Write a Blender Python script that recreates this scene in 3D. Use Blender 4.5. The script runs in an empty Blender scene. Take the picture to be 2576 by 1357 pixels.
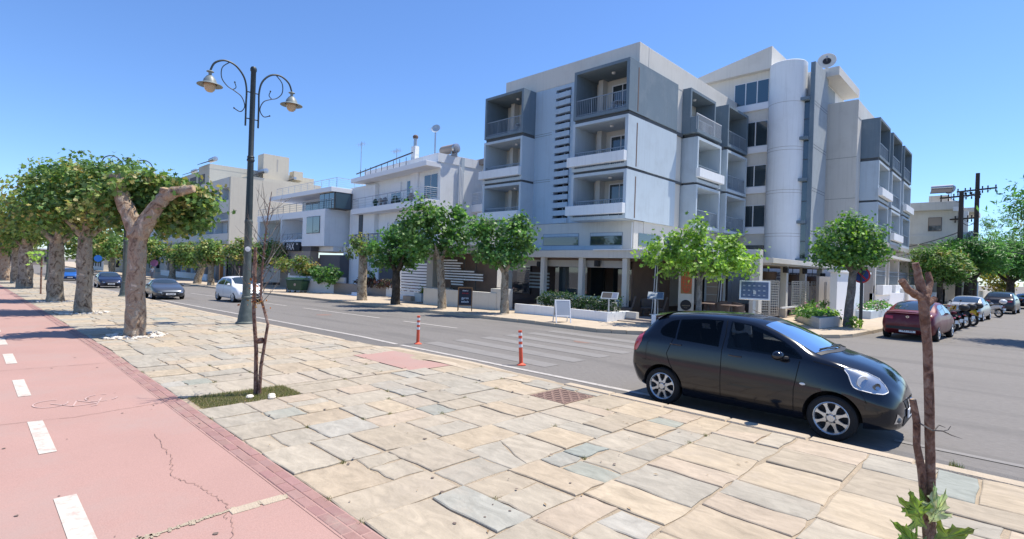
import bpy, bmesh, math, random
import numpy as np
from mathutils import Matrix, Vector
R = math.radians
rnd = random.Random(7)
scene = bpy.context.scene
COL = scene.collection
# ---------------------------------------------------------------- camera
CAMZ = 2.15
yaw, pitch, roll, FPX = R(-44.04), R(-0.06), R(1.87), 1331.0
fw = Vector((math.sin(yaw)*math.cos(pitch), math.cos(yaw)*math.cos(pitch), math.sin(pitch)))
rt = Vector((math.cos(yaw), -math.sin(yaw), 0)); up = rt.cross(fw)
r2 = rt*math.cos(roll)+up*math.sin(roll); u2 = -rt*math.sin(roll)+up*math.cos(roll)
cd = bpy.data.cameras.new('camera'); cam = bpy.data.objects.new('camera', cd); COL.objects.link(cam)
mw = Matrix.Identity(4)
for i in range(3):
    mw[i][0] = r2[i]; mw[i][1] = u2[i]; mw[i][2] = -fw[i]
mw[2][3] = CAMZ
cam.matrix_world = mw
cd.sensor_width = 36; cd.lens = FPX/2576*36; cd.clip_start = .05; cd.clip_end = 3000
scene.camera = cam
# ---------------------------------------------------------------- sky and sun
SUN_EL, SUN_AZ = R(64.7), R(26.3)     # azimuth from +Y towards +X
w = bpy.data.worlds.new('World'); scene.world = w; w.use_nodes = True
nt = w.node_tree; bg = nt.nodes['Background']
sk = nt.nodes.new('ShaderNodeTexSky'); sk.sky_type = 'NISHITA'; sk.sun_disc = False
sk.sun_elevation = SUN_EL; sk.sun_rotation = SUN_AZ
sk.air_density = 1.0; sk.dust_density = 0.05; sk.ozone_density = 3.0; sk.altitude = 0
tn = nt.nodes.new('ShaderNodeMix'); tn.data_type = 'RGBA'; tn.blend_type = 'MULTIPLY'; tn.inputs[0].default_value = 1
nt.links.new(sk.outputs[0], tn.inputs[6]); tn.inputs[7].default_value = (.66, .83, 1.09, 1)
nt.links.new(tn.outputs[2], bg.inputs[0]); bg.inputs[1].default_value = 0.135
sd = bpy.data.lights.new('sun', 'SUN'); sd.energy = 4.8; sd.angle = R(.53); sd.color = (1, .93, .82)
so = bpy.data.objects.new('sun', sd); COL.objects.link(so)
sv = Vector((math.sin(SUN_AZ)*math.cos(SUN_EL), math.cos(SUN_AZ)*math.cos(SUN_EL), math.sin(SUN_EL)))
so.rotation_euler = sv.to_track_quat('Z', 'Y').to_euler(); so.location = (20, 20, 40)
vs = scene.view_settings
vs.view_transform = 'Standard'; vs.look = 'None'; vs.gamma = 1; vs.use_curve_mapping = False
vs.exposure = 0.48
scene.render.engine = 'CYCLES'
scene.cycles.max_bounces = 7; scene.cycles.transparent_max_bounces = 8

# ---------------------------------------------------------------- materials
def N(nt, t, **kw):
    n = nt.nodes.new('ShaderNode'+t)
    for k, v in kw.items(): setattr(n, k, v)
    return n
def mat(name, col, rough=.8, var=.12, scale=3., bump=.0, bscale=30., spec=.4, metal=0., dirt=None, dscale=.6, damt=.3, coat=0., stretch=None, fine=0., streak=0.):
    """Principled surface whose colour wanders with two noises; optional darker dirt patches and fine bump."""
    m = bpy.data.materials.new(name); m.use_nodes = True
    nt = m.node_tree; p = nt.nodes['Principled BSDF']; L = nt.links.new
    p.inputs['Roughness'].default_value = rough; p.inputs['Specular IOR Level'].default_value = spec
    p.inputs['Metallic'].default_value = metal; p.inputs['Coat Weight'].default_value = coat
    p.inputs['Coat Roughness'].default_value = .03
    tc = N(nt, 'TexCoord'); src = tc.outputs['Object']
    if stretch:
        mp = N(nt, 'Mapping'); mp.inputs['Scale'].default_value = stretch; L(src, mp.inputs[0]); src = mp.outputs[0]
    c = (*col, 1)
    if var > 0:
        n1 = N(nt, 'TexNoise'); n1.inputs['Scale'].default_value = scale; n1.inputs['Detail'].default_value = 6; L(src, n1.inputs[0])
        mx = N(nt, 'Mix', data_type='RGBA'); L(n1.outputs[0], mx.inputs[0])
        mx.inputs[6].default_value = tuple(x*(1-var) for x in col)+(1,); mx.inputs[7].default_value = tuple(min(1, x*(1+var)) for x in col)+(1,)
        out = mx.outputs[2]
        if fine > 0:
            n4 = N(nt, 'TexNoise'); n4.inputs['Scale'].default_value = 90; n4.inputs['Detail'].default_value = 3; L(src, n4.inputs[0])
            mr = N(nt, 'MapRange'); L(n4.outputs[0], mr.inputs[0]); mr.inputs[1].default_value = .3; mr.inputs[2].default_value = .7
            mr.inputs[3].default_value = 1-fine; mr.inputs[4].default_value = 1+fine
            vm = N(nt, 'VectorMath', operation='SCALE'); L(out, vm.inputs[0]); L(mr.outputs[0], vm.inputs['Scale']); out = vm.outputs[0]
        if dirt:
            n2 = N(nt, 'TexNoise'); n2.inputs['Scale'].default_value = dscale; n2.inputs['Detail'].default_value = 8; n2.inputs['Roughness'].default_value = .7; L(src, n2.inputs[0])
            mr = N(nt, 'MapRange'); L(n2.outputs[0], mr.inputs[0]); mr.inputs[1].default_value = .5; mr.inputs[2].default_value = .75; mr.inputs[4].default_value = damt
            m2 = N(nt, 'Mix', data_type='RGBA'); L(mr.outputs[0], m2.inputs[0]); L(out, m2.inputs[6]); m2.inputs[7].default_value = (*dirt, 1); out = m2.outputs[2]
        if streak:
            m7 = N(nt, 'Mapping'); m7.inputs['Scale'].default_value = (3.4, 3.4, .14); L(tc.outputs['Object'], m7.inputs[0])
            n7 = N(nt, 'TexNoise'); n7.inputs['Scale'].default_value = 2.0; n7.inputs['Detail'].default_value = 7; n7.inputs['Roughness'].default_value = .6; L(m7.outputs[0], n7.inputs[0])
            r7 = N(nt, 'MapRange'); L(n7.outputs[0], r7.inputs[0]); r7.inputs[1].default_value = .52; r7.inputs[2].default_value = .78; r7.inputs[3].default_value = 1; r7.inputs[4].default_value = 1-streak
            v7 = N(nt, 'VectorMath', operation='SCALE'); L(out, v7.inputs[0]); L(r7.outputs[0], v7.inputs['Scale']); out = v7.outputs[0]
        L(out, p.inputs[0])
    else: p.inputs[0].default_value = c
    if bump > 0:
        n3 = N(nt, 'TexNoise'); n3.inputs['Scale'].default_value = bscale; n3.inputs['Detail'].default_value = 5; L(src, n3.inputs[0])
        b = N(nt, 'Bump'); b.inputs['Strength'].default_value = bump; b.inputs['Distance'].default_value = .02; L(n3.outputs[0], b.inputs['Height']); L(b.outputs[0], p.inputs['Normal'])
    return m
def tintmat(name, rough=.85, bump=.4, bscale=14, grain=.26, trans=0, spec=.3):
    """Colour comes from the piece's own 'tint' attribute, with grain on top."""
    m = bpy.data.materials.new(name); m.use_nodes = True; nt = m.node_tree; p = nt.nodes['Principled BSDF']; L = nt.links.new
    p.inputs['Roughness'].default_value = rough; p.inputs['Specular IOR Level'].default_value = spec
    a = N(nt, 'Attribute', attribute_name='tint'); tc = N(nt, 'TexCoord')
    out = a.outputs[0]
    if grain:
        mp = N(nt, 'Mapping'); mp.inputs['Scale'].default_value = (1, 2.4, 1); L(tc.outputs['Object'], mp.inputs[0])
        oi = N(nt, 'ObjectInfo'); mr0 = N(nt, 'MapRange'); mr0.inputs[4].default_value = 6.28; cx = N(nt, 'CombineXYZ'); L(oi.outputs['Random'], mr0.inputs[0]); L(mr0.outputs[0], cx.inputs[2]); L(cx.outputs[0], mp.inputs['Rotation']); L(cx.outputs[0], mp.inputs['Location'])
        n = N(nt, 'TexNoise'); n.inputs['Scale'].default_value = 3.2; n.inputs['Detail'].default_value = 9; n.inputs['Roughness'].default_value = .68; n.inputs['Distortion'].default_value = .8; L(mp.outputs[0], n.inputs[0])
        mr = N(nt, 'MapRange'); L(n.outputs[0], mr.inputs[0]); mr.inputs[1].default_value = .3; mr.inputs[2].default_value = .7; mr.inputs[3].default_value = 1-grain; mr.inputs[4].default_value = 1+grain*.6
        vm = N(nt, 'VectorMath', operation='SCALE'); L(out, vm.inputs[0]); L(mr.outputs[0], vm.inputs['Scale']); out = vm.outputs[0]
        n5 = N(nt, 'TexNoise'); n5.inputs['Scale'].default_value = 1.1; n5.inputs['Detail'].default_value = 10; n5.inputs['Roughness'].default_value = .75; L(tc.outputs['Object'], n5.inputs[0])
        m5 = N(nt, 'MapRange'); L(n5.outputs[0], m5.inputs[0]); m5.inputs[1].default_value = .52; m5.inputs[2].default_value = .72; m5.inputs[4].default_value = .62
        mx = N(nt, 'Mix', data_type='RGBA'); L(m5.outputs[0], mx.inputs[0]); L(out, mx.inputs[6]); mx.inputs[7].default_value = (.40, .34, .27, 1); out = mx.outputs[2]
    L(out, p.inputs[0])
    if bump:
        n3 = N(nt, 'TexNoise'); n3.inputs['Scale'].default_value = bscale; n3.inputs['Detail'].default_value = 7; n3.inputs['Roughness'].default_value = .6; L(tc.outputs['Object'], n3.inputs[0])
        b = N(nt, 'Bump'); b.inputs['Strength'].default_value = bump; b.inputs['Distance'].default_value = .012; L(n3.outputs[0], b.inputs['Height']); L(b.outputs[0], p.inputs['Normal'])
    if trans:
        tr = N(nt, 'BsdfTranslucent'); ms = N(nt, 'MixShader'); ms.inputs[0].default_value = trans
        hs = N(nt, 'HueSaturation'); hs.inputs['Saturation'].default_value = 1.15; hs.inputs['Value'].default_value = 1.7; L(out, hs.inputs['Color']); L(hs.outputs[0], tr.inputs[0])
        o = nt.nodes['Material Output']; L(p.outputs[0], ms.inputs[1]); L(tr.outputs[0], ms.inputs[2]); L(ms.outputs[0], o.inputs[0])
    return m
def glassmat(name, tint=(.03, .045, .055), rough=.03, spec=.9):
    m = bpy.data.materials.new(name); m.use_nodes = True; p = m.node_tree.nodes['Principled BSDF']
    p.inputs[0].default_value = (*tint, 1); p.inputs['Roughness'].default_value = rough; p.inputs['Specular IOR Level'].default_value = spec
    p.inputs['Coat Weight'].default_value = .6; p.inputs['Coat Roughness'].default_value = .01
    return m
def barkmat(name, cols, scale=3.5):
    m = bpy.data.materials.new(name); m.use_nodes = True; nt = m.node_tree; p = nt.nodes['Principled BSDF']; L = nt.links.new
    p.inputs['Roughness'].default_value = .9; p.inputs['Specular IOR Level'].default_value = .2
    tc = N(nt, 'TexCoord'); mp = N(nt, 'Mapping'); mp.inputs['Scale'].default_value = (1.1, 1.1, .85); L(tc.outputs['Object'], mp.inputs[0])
    n = N(nt, 'TexNoise'); n.inputs['Scale'].default_value = scale; n.inputs['Detail'].default_value = 8; n.inputs['Roughness'].default_value = .62; n.inputs['Distortion'].default_value = .9; L(mp.outputs[0], n.inputs[0])
    cr = N(nt, 'ValToRGB'); e = cr.color_ramp.elements
    for i, (pos, c) in enumerate(cols):
        q = e[i] if i < 2 else e.new(pos); q.position = pos; q.color = (*c, 1)
    L(n.outputs[0], cr.inputs[0]); L(cr.outputs[0], p.inputs[0])
    n2 = N(nt, 'TexNoise'); n2.inputs['Scale'].default_value = 9; n2.inputs['Detail'].default_value = 9; n2.inputs['Roughness'].default_value = .7; L(mp.outputs[0], n2.inputs[0])
    b = N(nt, 'Bump'); b.inputs['Strength'].default_value = 1; b.inputs['Distance'].default_value = .07; L(n2.outputs[0], b.inputs['Height']); L(b.outputs[0], p.inputs['Normal'])
    return m
M = {}
M['stone'] = tintmat('flagstone', bump=.65)
M['mortar'] = mat('sandy_mortar', (.37, .30, .215), .95, .25, 6, .8, 40, dirt=(.25, .21, .14), dscale=2.5, damt=.5, fine=.12)
def add_tar(m, lo, hi): return m
M['asphalt'] = mat('road_asphalt', (.185, .172, .158), .88, .10, .35, .35, 160, dirt=(.115, .108, .10), dscale=1.1, damt=.9, stretch=(.10, .8, 1), fine=.2)
M['asphalt2'] = mat('asphalt_patch', (.15, .142, .134), .9, .14, 1.5, .5, 120, fine=.2)
M['path'] = mat('pink_path_coating', (.40, .245, .207), .85, .10, .8, .12, 90, dirt=(.37, .27, .235), dscale=.45, damt=.9, fine=.09)
M['brick'] = tintmat('pink_border_brick', bump=.4, bscale=20, grain=.12)
M['kerb'] = mat('kerb_concrete', (.47, .39, .29), .9, .16, 5, .5, 60, dirt=(.33, .28, .2), dscale=1.6, damt=.45, fine=.1)
M['farpave'] = mat('far_paving', (.47, .39, .295), .9, .2, 1.6, .4, 30, dirt=(.33, .27, .2), dscale=1.2, damt=.5, fine=.08)
M['soil'] = mat('dry_ground', (.20, .18, .155), .95, .2, .4, .4, 8)
M['line'] = mat('worn_white_paint', (.46, .43, .395), .8, .1, 8, .2, 90, dirt=(.20, .19, .18), dscale=5, damt=.95, fine=.1)
M['zebra'] = mat('worn_zebra_paint', (.225, .213, .2), .85, .12, 3, .2, 90, dirt=(.18, .17, .16), dscale=2.2, damt=1, fine=.1)
M['dash'] = mat('chipped_path_paint', (.56, .51, .44), .8, .08, 6, .2, 60, dirt=(.42, .27, .23), dscale=9, damt=1.0, fine=.05)
M['manhole'] = mat('rusty_iron_cover', (.23, .15, .12), .8, .25, 20, .4, 60, fine=.15)
M['faint'] = mat('faded_white_paint', (.50, .36, .325), .85, .1, 8, .2, 60, dirt=(.48, .30, .27), dscale=14, damt=1.0)
M['crack'] = mat('crack_dirt', (.25, .16, .13), .95, .2, 20)
M['seam'] = mat('seam_dirt', (.40, .33, .24), .95, .3, 15, .8, 50)
M['pebble'] = mat('white_pebble', (.72, .66, .56), .8, .2, 8, .2, 40)
M['cream'] = mat('cream_render', (.62, .60, .55), .9, .07, .5, .25, 50, dirt=(.44, .41, .36), dscale=.45, damt=.45, streak=.13)
M['beige'] = mat('beige_render', (.56, .52, .43), .9, .06, .5, .2, 30, dirt=(.42, .38, .30), dscale=.5, damt=.35, streak=.13)
M['white'] = mat('white_render', (.78, .80, .81), .85, .05, .7, .2, 40, dirt=(.55, .55, .54), dscale=.6, damt=.3, streak=.13)
M['whiteclean'] = mat('white_paint', (.78, .79, .81), .7, .04, 1)
M['bluewall'] = mat('pale_blue_render', (.43, .545, .64), .9, .07, .6, .25, 50, dirt=(.32, .38, .44), dscale=.5, damt=.4, streak=.13)
M['greybox'] = mat('slate_grey_render', (.15, .205, .25), .9, .09, .8, .35, 50, dirt=(.27, .31, .34), dscale=.7, damt=.5, streak=.13)
M['lightbox'] = mat('light_grey_render', (.47, .55, .61), .9, .06, .8, .3, 50, dirt=(.31, .35, .38), dscale=.6, damt=.4, streak=.13)
M['finlight'] = mat('speckled_grey_render', (.34, .38, .40), .9, .14, 2.5, .3, 50, streak=.13)
M['warmgrey'] = mat('warm_grey_render', (.42, .40, .37), .9, .07, .8, .25, 40, streak=.13)
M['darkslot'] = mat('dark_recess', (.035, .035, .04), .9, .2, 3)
M['gap'] = mat('joint_dark_grey', (.10, .11, .12), .9, .2, 3)  # plain dark grey for wall joints, grooves and the fin letter
M['glass'] = glassmat('window_glass')
def carglass(name, tint, ior):
    m = bpy.data.materials.new(name); m.use_nodes = True; nt = m.node_tree; nt.nodes.remove(nt.nodes['Principled BSDF']); o = nt.nodes['Material Output']
    t = N(nt, 'BsdfTransparent'); t.inputs[0].default_value = (*tint, 1); g = N(nt, 'BsdfGlossy'); g.inputs['Roughness'].default_value = .02; g.inputs[0].default_value = (.95, .97, .95, 1)
    f = N(nt, 'Fresnel'); f.inputs[0].default_value = ior; ms = N(nt, 'MixShader'); nt.links.new(f.outputs[0], ms.inputs[0]); nt.links.new(t.outputs[0], ms.inputs[1]); nt.links.new(g.outputs[0], ms.inputs[2]); nt.links.new(ms.outputs[0], o.inputs[0]); return m
M['sideglass'] = carglass('tinted_side_glass', (.40, .43, .44), 1.35); M['rearglass'] = carglass('dark_rear_side_glass', (.16, .17, .18), 1.3); M['frontglass'] = carglass('clear_windscreen', (.66, .76, .78), 1.75)
M['glassblue'] = glassmat('blue_tinted_glass', (.03, .07, .10))
M['rail'] = mat('grey_blue_rail_paint', (.23, .28, .33), .5, .05, 5, spec=.5)
M['railwhite'] = mat('white_metal', (.70, .71, .72), .45, .04, 5, spec=.5)
M['raildark'] = mat('dark_metal', (.05, .055, .06), .5, .1, 5, spec=.5)
M['steel'] = mat('galvanised_steel', (.45, .46, .47), .35, .12, 6, metal=.8)
M['iron'] = mat('black_green_iron_paint', (.022, .032, .034), .5, .3, 9, .1, 40, spec=.5, dirt=(.05, .07, .07), dscale=3, damt=.5)
M['irongreen'] = mat('weathered_green_iron', (.075, .095, .09), .6, .25, 9, .15, 40, spec=.5, dirt=(.20, .22, .21), dscale=6, damt=.5)
M['shade'] = mat('lamp_shade_enamel', (.21, .24, .23), .45, .15, 8, spec=.5)
M['globe'] = mat('amber_lamp_glass', (.52, .40, .27), .25, .08, 5, spec=.6)
M['wood'] = mat('varnished_wood', (.33, .17, .07), .55, .25, 6, .1, 40, stretch=(1, 1, .2))
M['oldwood'] = mat('dark_pole_wood', (.055, .045, .04), .85, .3, 5, .3, 30, stretch=(1, 1, .15))
M['rubber'] = mat('tyre_rubber', (.018, .018, .019), .8, .2, 20, .2, 60, spec=.3)
M['alloy'] = mat('alloy_wheel', (.58, .59, .60), .32, .06, 5, metal=.75, spec=.6)
M['chrome'] = mat('chrome', (.75, .76, .78), .12, 0, metal=1)
M['lightglass'] = glassmat('clear_lamp_lens', (.62, .66, .66), .08, .9)
M['lampin'] = mat('lamp_reflector', (.50, .53, .55), .2, 0, metal=.8)
M['redlens'] = glassmat('red_lamp_lens', (.5, .02, .02), .1, .8)
M['orangelens'] = glassmat('orange_lamp_lens', (.6, .2, .03), .1, .8)
M['blackplastic'] = mat('black_plastic', (.025, .025, .027), .55, .2, 10, .1, 80)
M['plate'] = mat('plate_white', (.75, .76, .76), .5, .02, 5)
M['ink'] = mat('black_ink', (.02, .02, .025), .6, 0)
M['whiteink'] = mat('white_ink', (.85, .85, .85), .6, 0)
M['orange'] = mat('orange_plastic', (.70, .10, .045), .5, .12, 10, .1, 60, dirt=(.45, .16, .10), dscale=5, damt=.4)
M['reflector'] = mat('white_reflector_band', (.72, .72, .72), .4, .08, 30)
M['binGreen'] = mat('green_bin_plastic', (.018, .055, .03), .5, .2, 6, .1, 40)
M['leaf'] = tintmat('leaf', rough=.5, bump=0, grain=0, trans=.32, spec=.4)
M['grass'] = tintmat('dry_grass', rough=.8, bump=0, grain=0, trans=.25)
M['barkplane'] = barkmat('plane_tree_bark', [(.36, (.10, .075, .055)), (.44, (.25, .20, .145)), (.50, (.40, .335, .25)), (.56, (.27, .25, .20)), (.64, (.58, .48, .36))], 4.5)
M['barkpink'] = barkmat('pinkish_plane_bark', [(.34, (.15, .10, .07)), (.44, (.33, .235, .165)), (.50, (.46, .34, .24)), (.57, (.31, .27, .215)), (.65, (.66, .53, .40))], 5)
M['barkgrey'] = barkmat('grey_bark', [(.30, (.10, .09, .08)), (.5, (.20, .18, .16)), (.7, (.32, .30, .27))], 5)
M['barkdark'] = barkmat('dark_bark', [(.30, (.03, .026, .022)), (.5, (.065, .055, .045)), (.7, (.12, .10, .085))], 6)
M['barkred'] = barkmat('reddish_sapling_bark', [(.34, (.09, .05, .04)), (.46, (.20, .115, .085)), (.54, (.27, .17, .13)), (.66, (.36, .27, .22))], 14)
M['cutwood'] = mat('cut_wood', (.45, .32, .19), .8, .15, 20)
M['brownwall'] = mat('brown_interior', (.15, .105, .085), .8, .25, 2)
M['greywall'] = mat('dark_grey_cladding', (.12, .115, .12), .8, .1, 3)
M['taupe'] = mat('taupe_cladding', (.33, .28, .24), .85, .08, 2)
M['stonewall'] = mat('stone_clad_wall', (.30, .26, .23), .9, .2, 8, .5, 20)
M['awning'] = mat('cream_awning', (.66, .62, .54), .85, .08, 2)
M['wicker'] = mat('dark_wicker', (.11, .09, .085), .75, .3, 60, .5, 90)
M['skin'] = mat('skin', (.45, .28, .20), .6, .05, 5)
M['fabric'] = mat('grey_fabric', (.16, .17, .20), .9, .15, 8)
M['fabricwhite'] = mat('pale_fabric', (.55, .55, .56), .9, .1, 8)
M['screenblue'] = mat('menu_print', (.09, .12, .19), .4, .35, 22, spec=.6)
M['board'] = mat('grey_board', (.33, .36, .40), .35, .12, 3, spec=.6)
M['chalk'] = mat('chalkboard', (.035, .03, .035), .7, .2, 8)
M['lattice'] = mat('off_white_lattice', (.56, .54, .49), .8, .08, 3)
M['signred'] = mat('sign_red', (.50, .03, .04), .45, .05, 5)
M['signblue'] = mat('sign_blue', (.03, .07, .26), .45, .05, 5)
M['signpink'] = mat('faded_sign', (.38, .14, .28), .5, .08, 5)
M['brightblue'] = mat('bright_blue_sign', (.03, .18, .60), .45, .05, 5)

# ---------------------------------------------------------------- mesh builder
def wloc(o):
    v = Vector((0, 0, 0))
    while o is not None: v += o.location; o = o.parent
    return v
class MB:
    def __init__(s, mtx=None): s.v = []; s.f = []; s.m = []; s.T = mtx
    def add(s, vs, fs, mi=0):
        b = len(s.v)
        if s.T is not None: vs = [s.T @ Vector(p) for p in vs]
        s.v += [tuple(p) for p in vs]; s.f += [tuple(b+i for i in f) for f in fs]; s.m += [mi]*len(fs); return s
    def box(s, x0, x1, y0, y1, z0, z1, mi=0):
        if x0 > x1: x0, x1 = x1, x0
        if y0 > y1: y0, y1 = y1, y0
        if z0 > z1: z0, z1 = z1, z0
        return s.add([(x0, y0, z0), (x1, y0, z0), (x1, y1, z0), (x0, y1, z0), (x0, y0, z1), (x1, y0, z1), (x1, y1, z1), (x0, y1, z1)],
                     [(3, 2, 1, 0), (4, 5, 6, 7), (0, 1, 5, 4), (1, 2, 6, 5), (2, 3, 7, 6), (3, 0, 4, 7)], mi)
    def prism(s, poly, z0, z1, mi=0):
        n = len(poly); z0f = z0 if callable(z0) else (lambda x, y: z0); z1f = z1 if callable(z1) else (lambda x, y: z1)
        vs = [(x, y, z0f(x, y)) for x, y in poly]+[(x, y, z1f(x, y)) for x, y in poly]
        return s.add(vs, [tuple(range(n))[::-1], tuple(range(n, 2*n))]+[(i, (i+1) % n, n+(i+1) % n, n+i) for i in range(n)], mi)
    def quad(s, a, b, c, d, mi=0): return s.add([a, b, c, d], [(0, 1, 2, 3)], mi)
    def tube(s, pts, rad, n=8, mi=0, cap=True):
        pts = [Vector(p) for p in pts]; rad = rad if hasattr(rad, '__len__') else [rad]*len(pts)
        vs = []; fs = []; pu = None
        for i, p in enumerate(pts):
            d = (pts[min(i+1, len(pts)-1)]-pts[max(i-1, 0)]).normalized()
            u = (pu - d*pu.dot(d)) if pu is not None else (d.orthogonal())
            if u.length < 1e-4: u = d.orthogonal()
            u.normalize(); pu = u; vv = d.cross(u)
            for k in range(n):
                a = 2*math.pi*k/n; vs.append(p+(u*math.cos(a)+vv*math.sin(a))*rad[i])
        for i in range(len(pts)-1):
            for k in range(n): fs.append((i*n+k, i*n+(k+1) % n, (i+1)*n+(k+1) % n, (i+1)*n+k))
        if cap: fs.append(tuple(range(n))[::-1]); fs.append(tuple((len(pts)-1)*n+k for k in range(n)))
        return s.add(vs, fs, mi)
    def lathe(s, prof, c=(0, 0, 0), n=20, mi=0, axis='z'):
        vs = []; fs = []
        for r_, z in prof:
            for k in range(n):
                a = 2*math.pi*k/n; x, y = r_*math.cos(a), r_*math.sin(a)
                vs.append((c[0]+x, c[1]+y, c[2]+z) if axis == 'z' else ((c[0]+x, c[1]+z, c[2]+y) if axis == 'y' else (c[0]+z, c[1]+x, c[2]+y)))
        for i in range(len(prof)-1):
            for k in range(n): fs.append((i*n+k, i*n+(k+1) % n, (i+1)*n+(k+1) % n, (i+1)*n+k))
        return s.add(vs, fs, mi)
    def ball(s, c, r_, n=12, mi=0):
        rr = r_ if hasattr(r_, '__len__') else (r_,)*3; vs = []; fs = []; mlat = n//2
        for i in range(mlat+1):
            t = math.pi*i/mlat
            for k in range(n): a = 2*math.pi*k/n; vs.append((c[0]+rr[0]*math.sin(t)*math.cos(a), c[1]+rr[1]*math.sin(t)*math.sin(a), c[2]+rr[2]*math.cos(t)))
        for i in range(mlat):
            for k in range(n): fs.append((i*n+k, (i+1)*n+k, (i+1)*n+(k+1) % n, i*n+(k+1) % n))
        return s.add(vs, fs, mi)
    def grid(s, P, mi=0, flip=False):
        nr = len(P); nc = len(P[0]); vs = [p for r_ in P for p in r_]; fs = []
        for i in range(nr-1):
            for j in range(nc-1):
                q = (i*nc+j, i*nc+j+1, (i+1)*nc+j+1, (i+1)*nc+j); fs.append(q[::-1] if flip else q)
        return s.add(vs, fs, mi)
    def build(s, name, mats, parent=None, world=True, smooth=False, bevel=0, tint=None, loc=None, angle=35, hide=False):
        me = bpy.data.meshes.new(name)
        off = wloc(parent) if (parent is not None and world) else Vector((0, 0, 0))
        if loc is not None: off = off+Vector(loc)-(wloc(parent) if (parent is not None and world) else Vector((0, 0, 0)))
        vs = [(a-off[0], b-off[1], c-off[2]) for a, b, c in s.v] if world or loc is not None else s.v
        me.from_pydata(vs, [], s.f)
        mats = mats if isinstance(mats, (list, tuple)) else [mats]
        for m_ in mats: me.materials.append(M[m_] if isinstance(m_, str) else m_)
        if len(mats) > 1: me.polygons.foreach_set('material_index', s.m)
        if tint is not None:
            at = me.attributes.new('tint', 'FLOAT_COLOR', 'POINT')
            arr = np.ones((len(me.vertices), 4), dtype=np.float32); arr[:, :3] = np.asarray(tint, dtype=np.float32); at.data.foreach_set('color', arr.ravel())
        me.update()
        o = bpy.data.objects.new(name, me); COL.objects.link(o)
        if parent is not None:
            o.parent = parent
            if loc is not None: o.location = Vector(loc)-wloc(parent)
        elif loc is not None: o.location = loc
        if smooth:
            me.polygons.foreach_set('use_smooth', [True]*len(me.polygons))
            if angle: me.set_sharp_from_angle(angle=R(angle))
        if bevel:
            b = o.modifiers.new('edge', 'BEVEL'); b.width = bevel; b.segments = 2; b.limit_method = 'ANGLE'; b.angle_limit = R(40)
        return o
def bx(name, m, p, *a, **k): return MB().box(*a).build(name, m, p, **k)
def thing(name, label, cat, loc=(0, 0, 0), rz=0, group=None):
    o = bpy.data.objects.new(name, None); COL.objects.link(o); o.empty_display_size = .2
    o.location = loc; o.rotation_euler = (0, 0, rz); o['label'] = label; o['category'] = cat
    if group: o['group'] = group
    return o
def tag(o, label, cat, group=None):
    o['label'] = label; o['category'] = cat
    if group: o['group'] = group
    return o
def struct(o): o['kind'] = 'structure'; return o
def stuff(o): o['kind'] = 'stuff'; return o
def dup(root, loc, rz=None, label=None, group=None, swap=None):
    """copy a thing with its parts and their sub-parts; swap = {old material: new material name}"""
    def cp(o, par):
        c = o.copy()
        if swap and o.type == 'MESH':
            names = [m_.name if m_ else '' for m_ in o.data.materials]
            if any(n in swap for n in names):
                c.data = o.data.copy()
                for i, n in enumerate(names):
                    if n in swap: c.data.materials[i] = swap[n]
        COL.objects.link(c)
        if par is not None: c.parent = par
        for ch in o.children: cp(ch, c)
        return c
    r_ = cp(root, None); r_.location = loc
    if rz is not None: r_.rotation_euler = (0, 0, rz)
    if label: r_['label'] = label
    if group: r_['group'] = group
    return r_
def TR(x=0, y=0, z=0, rz=0, rx=0, ry=0): return Matrix.Translation((x, y, z)) @ Matrix.Rotation(rz, 4, 'Z') @ Matrix.Rotation(ry, 4, 'Y') @ Matrix.Rotation(rx, 4, 'X')
def text(s, size, m, parent, T, name='lettering', depth=.004, off=0):
    """T: local matrix with text in its XZ plane facing -Y"""
    cu = bpy.data.curves.new('t', 'FONT'); cu.body = s; cu.size = size; cu.extrude = depth; cu.align_x = 'CENTER'; cu.align_y = 'CENTER'; cu.resolution_u = 3; cu.offset = off
    o = bpy.data.objects.new('t', cu); COL.objects.link(o)
    bpy.context.view_layer.update()
    me = bpy.data.meshes.new_from_object(o); bpy.data.objects.remove(o)
    me.transform(T @ Matrix.Rotation(R(90), 4, 'X'))
    me.materials.clear(); me.materials.append(M[m] if isinstance(m, str) else m); me.name = name
    q = bpy.data.objects.new(name, me); COL.objects.link(q); q.parent = parent
    return q
def zg(X): return min(0., (max(X, -82)+14)*.0165)
# ================================================================= GROUND
def interp(x, P):
    if x <= P[0][0]: return P[0][1]
    for (a, b), (c, d) in zip(P, P[1:]):
        if x <= c: return b+(d-b)*(x-a)/(c-a)
    return P[-1][1]
NK = [(-300, 8.2), (-90, 7.7), (-45, 7.5), (-36, 7.35), (-25, 7.05), (-13, 7.05), (-12.2, 7.1), (-11.6, 7.75), (-6.6, 7.75), (-6.1, 7.66), (0, 7.6), (20, 7.6)]
def nk(x): return interp(x, NK)
FK = [(-300, 19), (-75, 18.2), (-60, 17.2), (-46, 16.6), (-31, 16.1), (-22, 15.75), (-10.8, 15.6), (-9.6, 16.3), (-8, 18.3), (-6, 20.7), (-4.8, 22.3), (-4.55, 23.2), (0, 85), (6, 167)]
def fk(x): return interp(x, FK)
def sheet(name, m, xs, ylo, yhi, dz, parent=None, ny=1, side=0, zf=None):
    zf = zf or (lambda x, y: zg(x)+dz)
    b = MB(); P = []
    for x in xs:
        a = ylo(x) if callable(ylo) else ylo; c = yhi(x) if callable(yhi) else yhi
        P.append([(x, a+(c-a)*j/ny, zf(x, a+(c-a)*j/ny)) for j in range(ny+1)])
    b.grid(P, flip=True)
    return b.build(name, m, parent)
def xr(a, b, s):
    n = max(1, int(round((b-a)/s))); return sorted(set([a+(b-a)*i/n for i in range(n+1)]+[v for v in (-82, -14) if a < v < b]))
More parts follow.
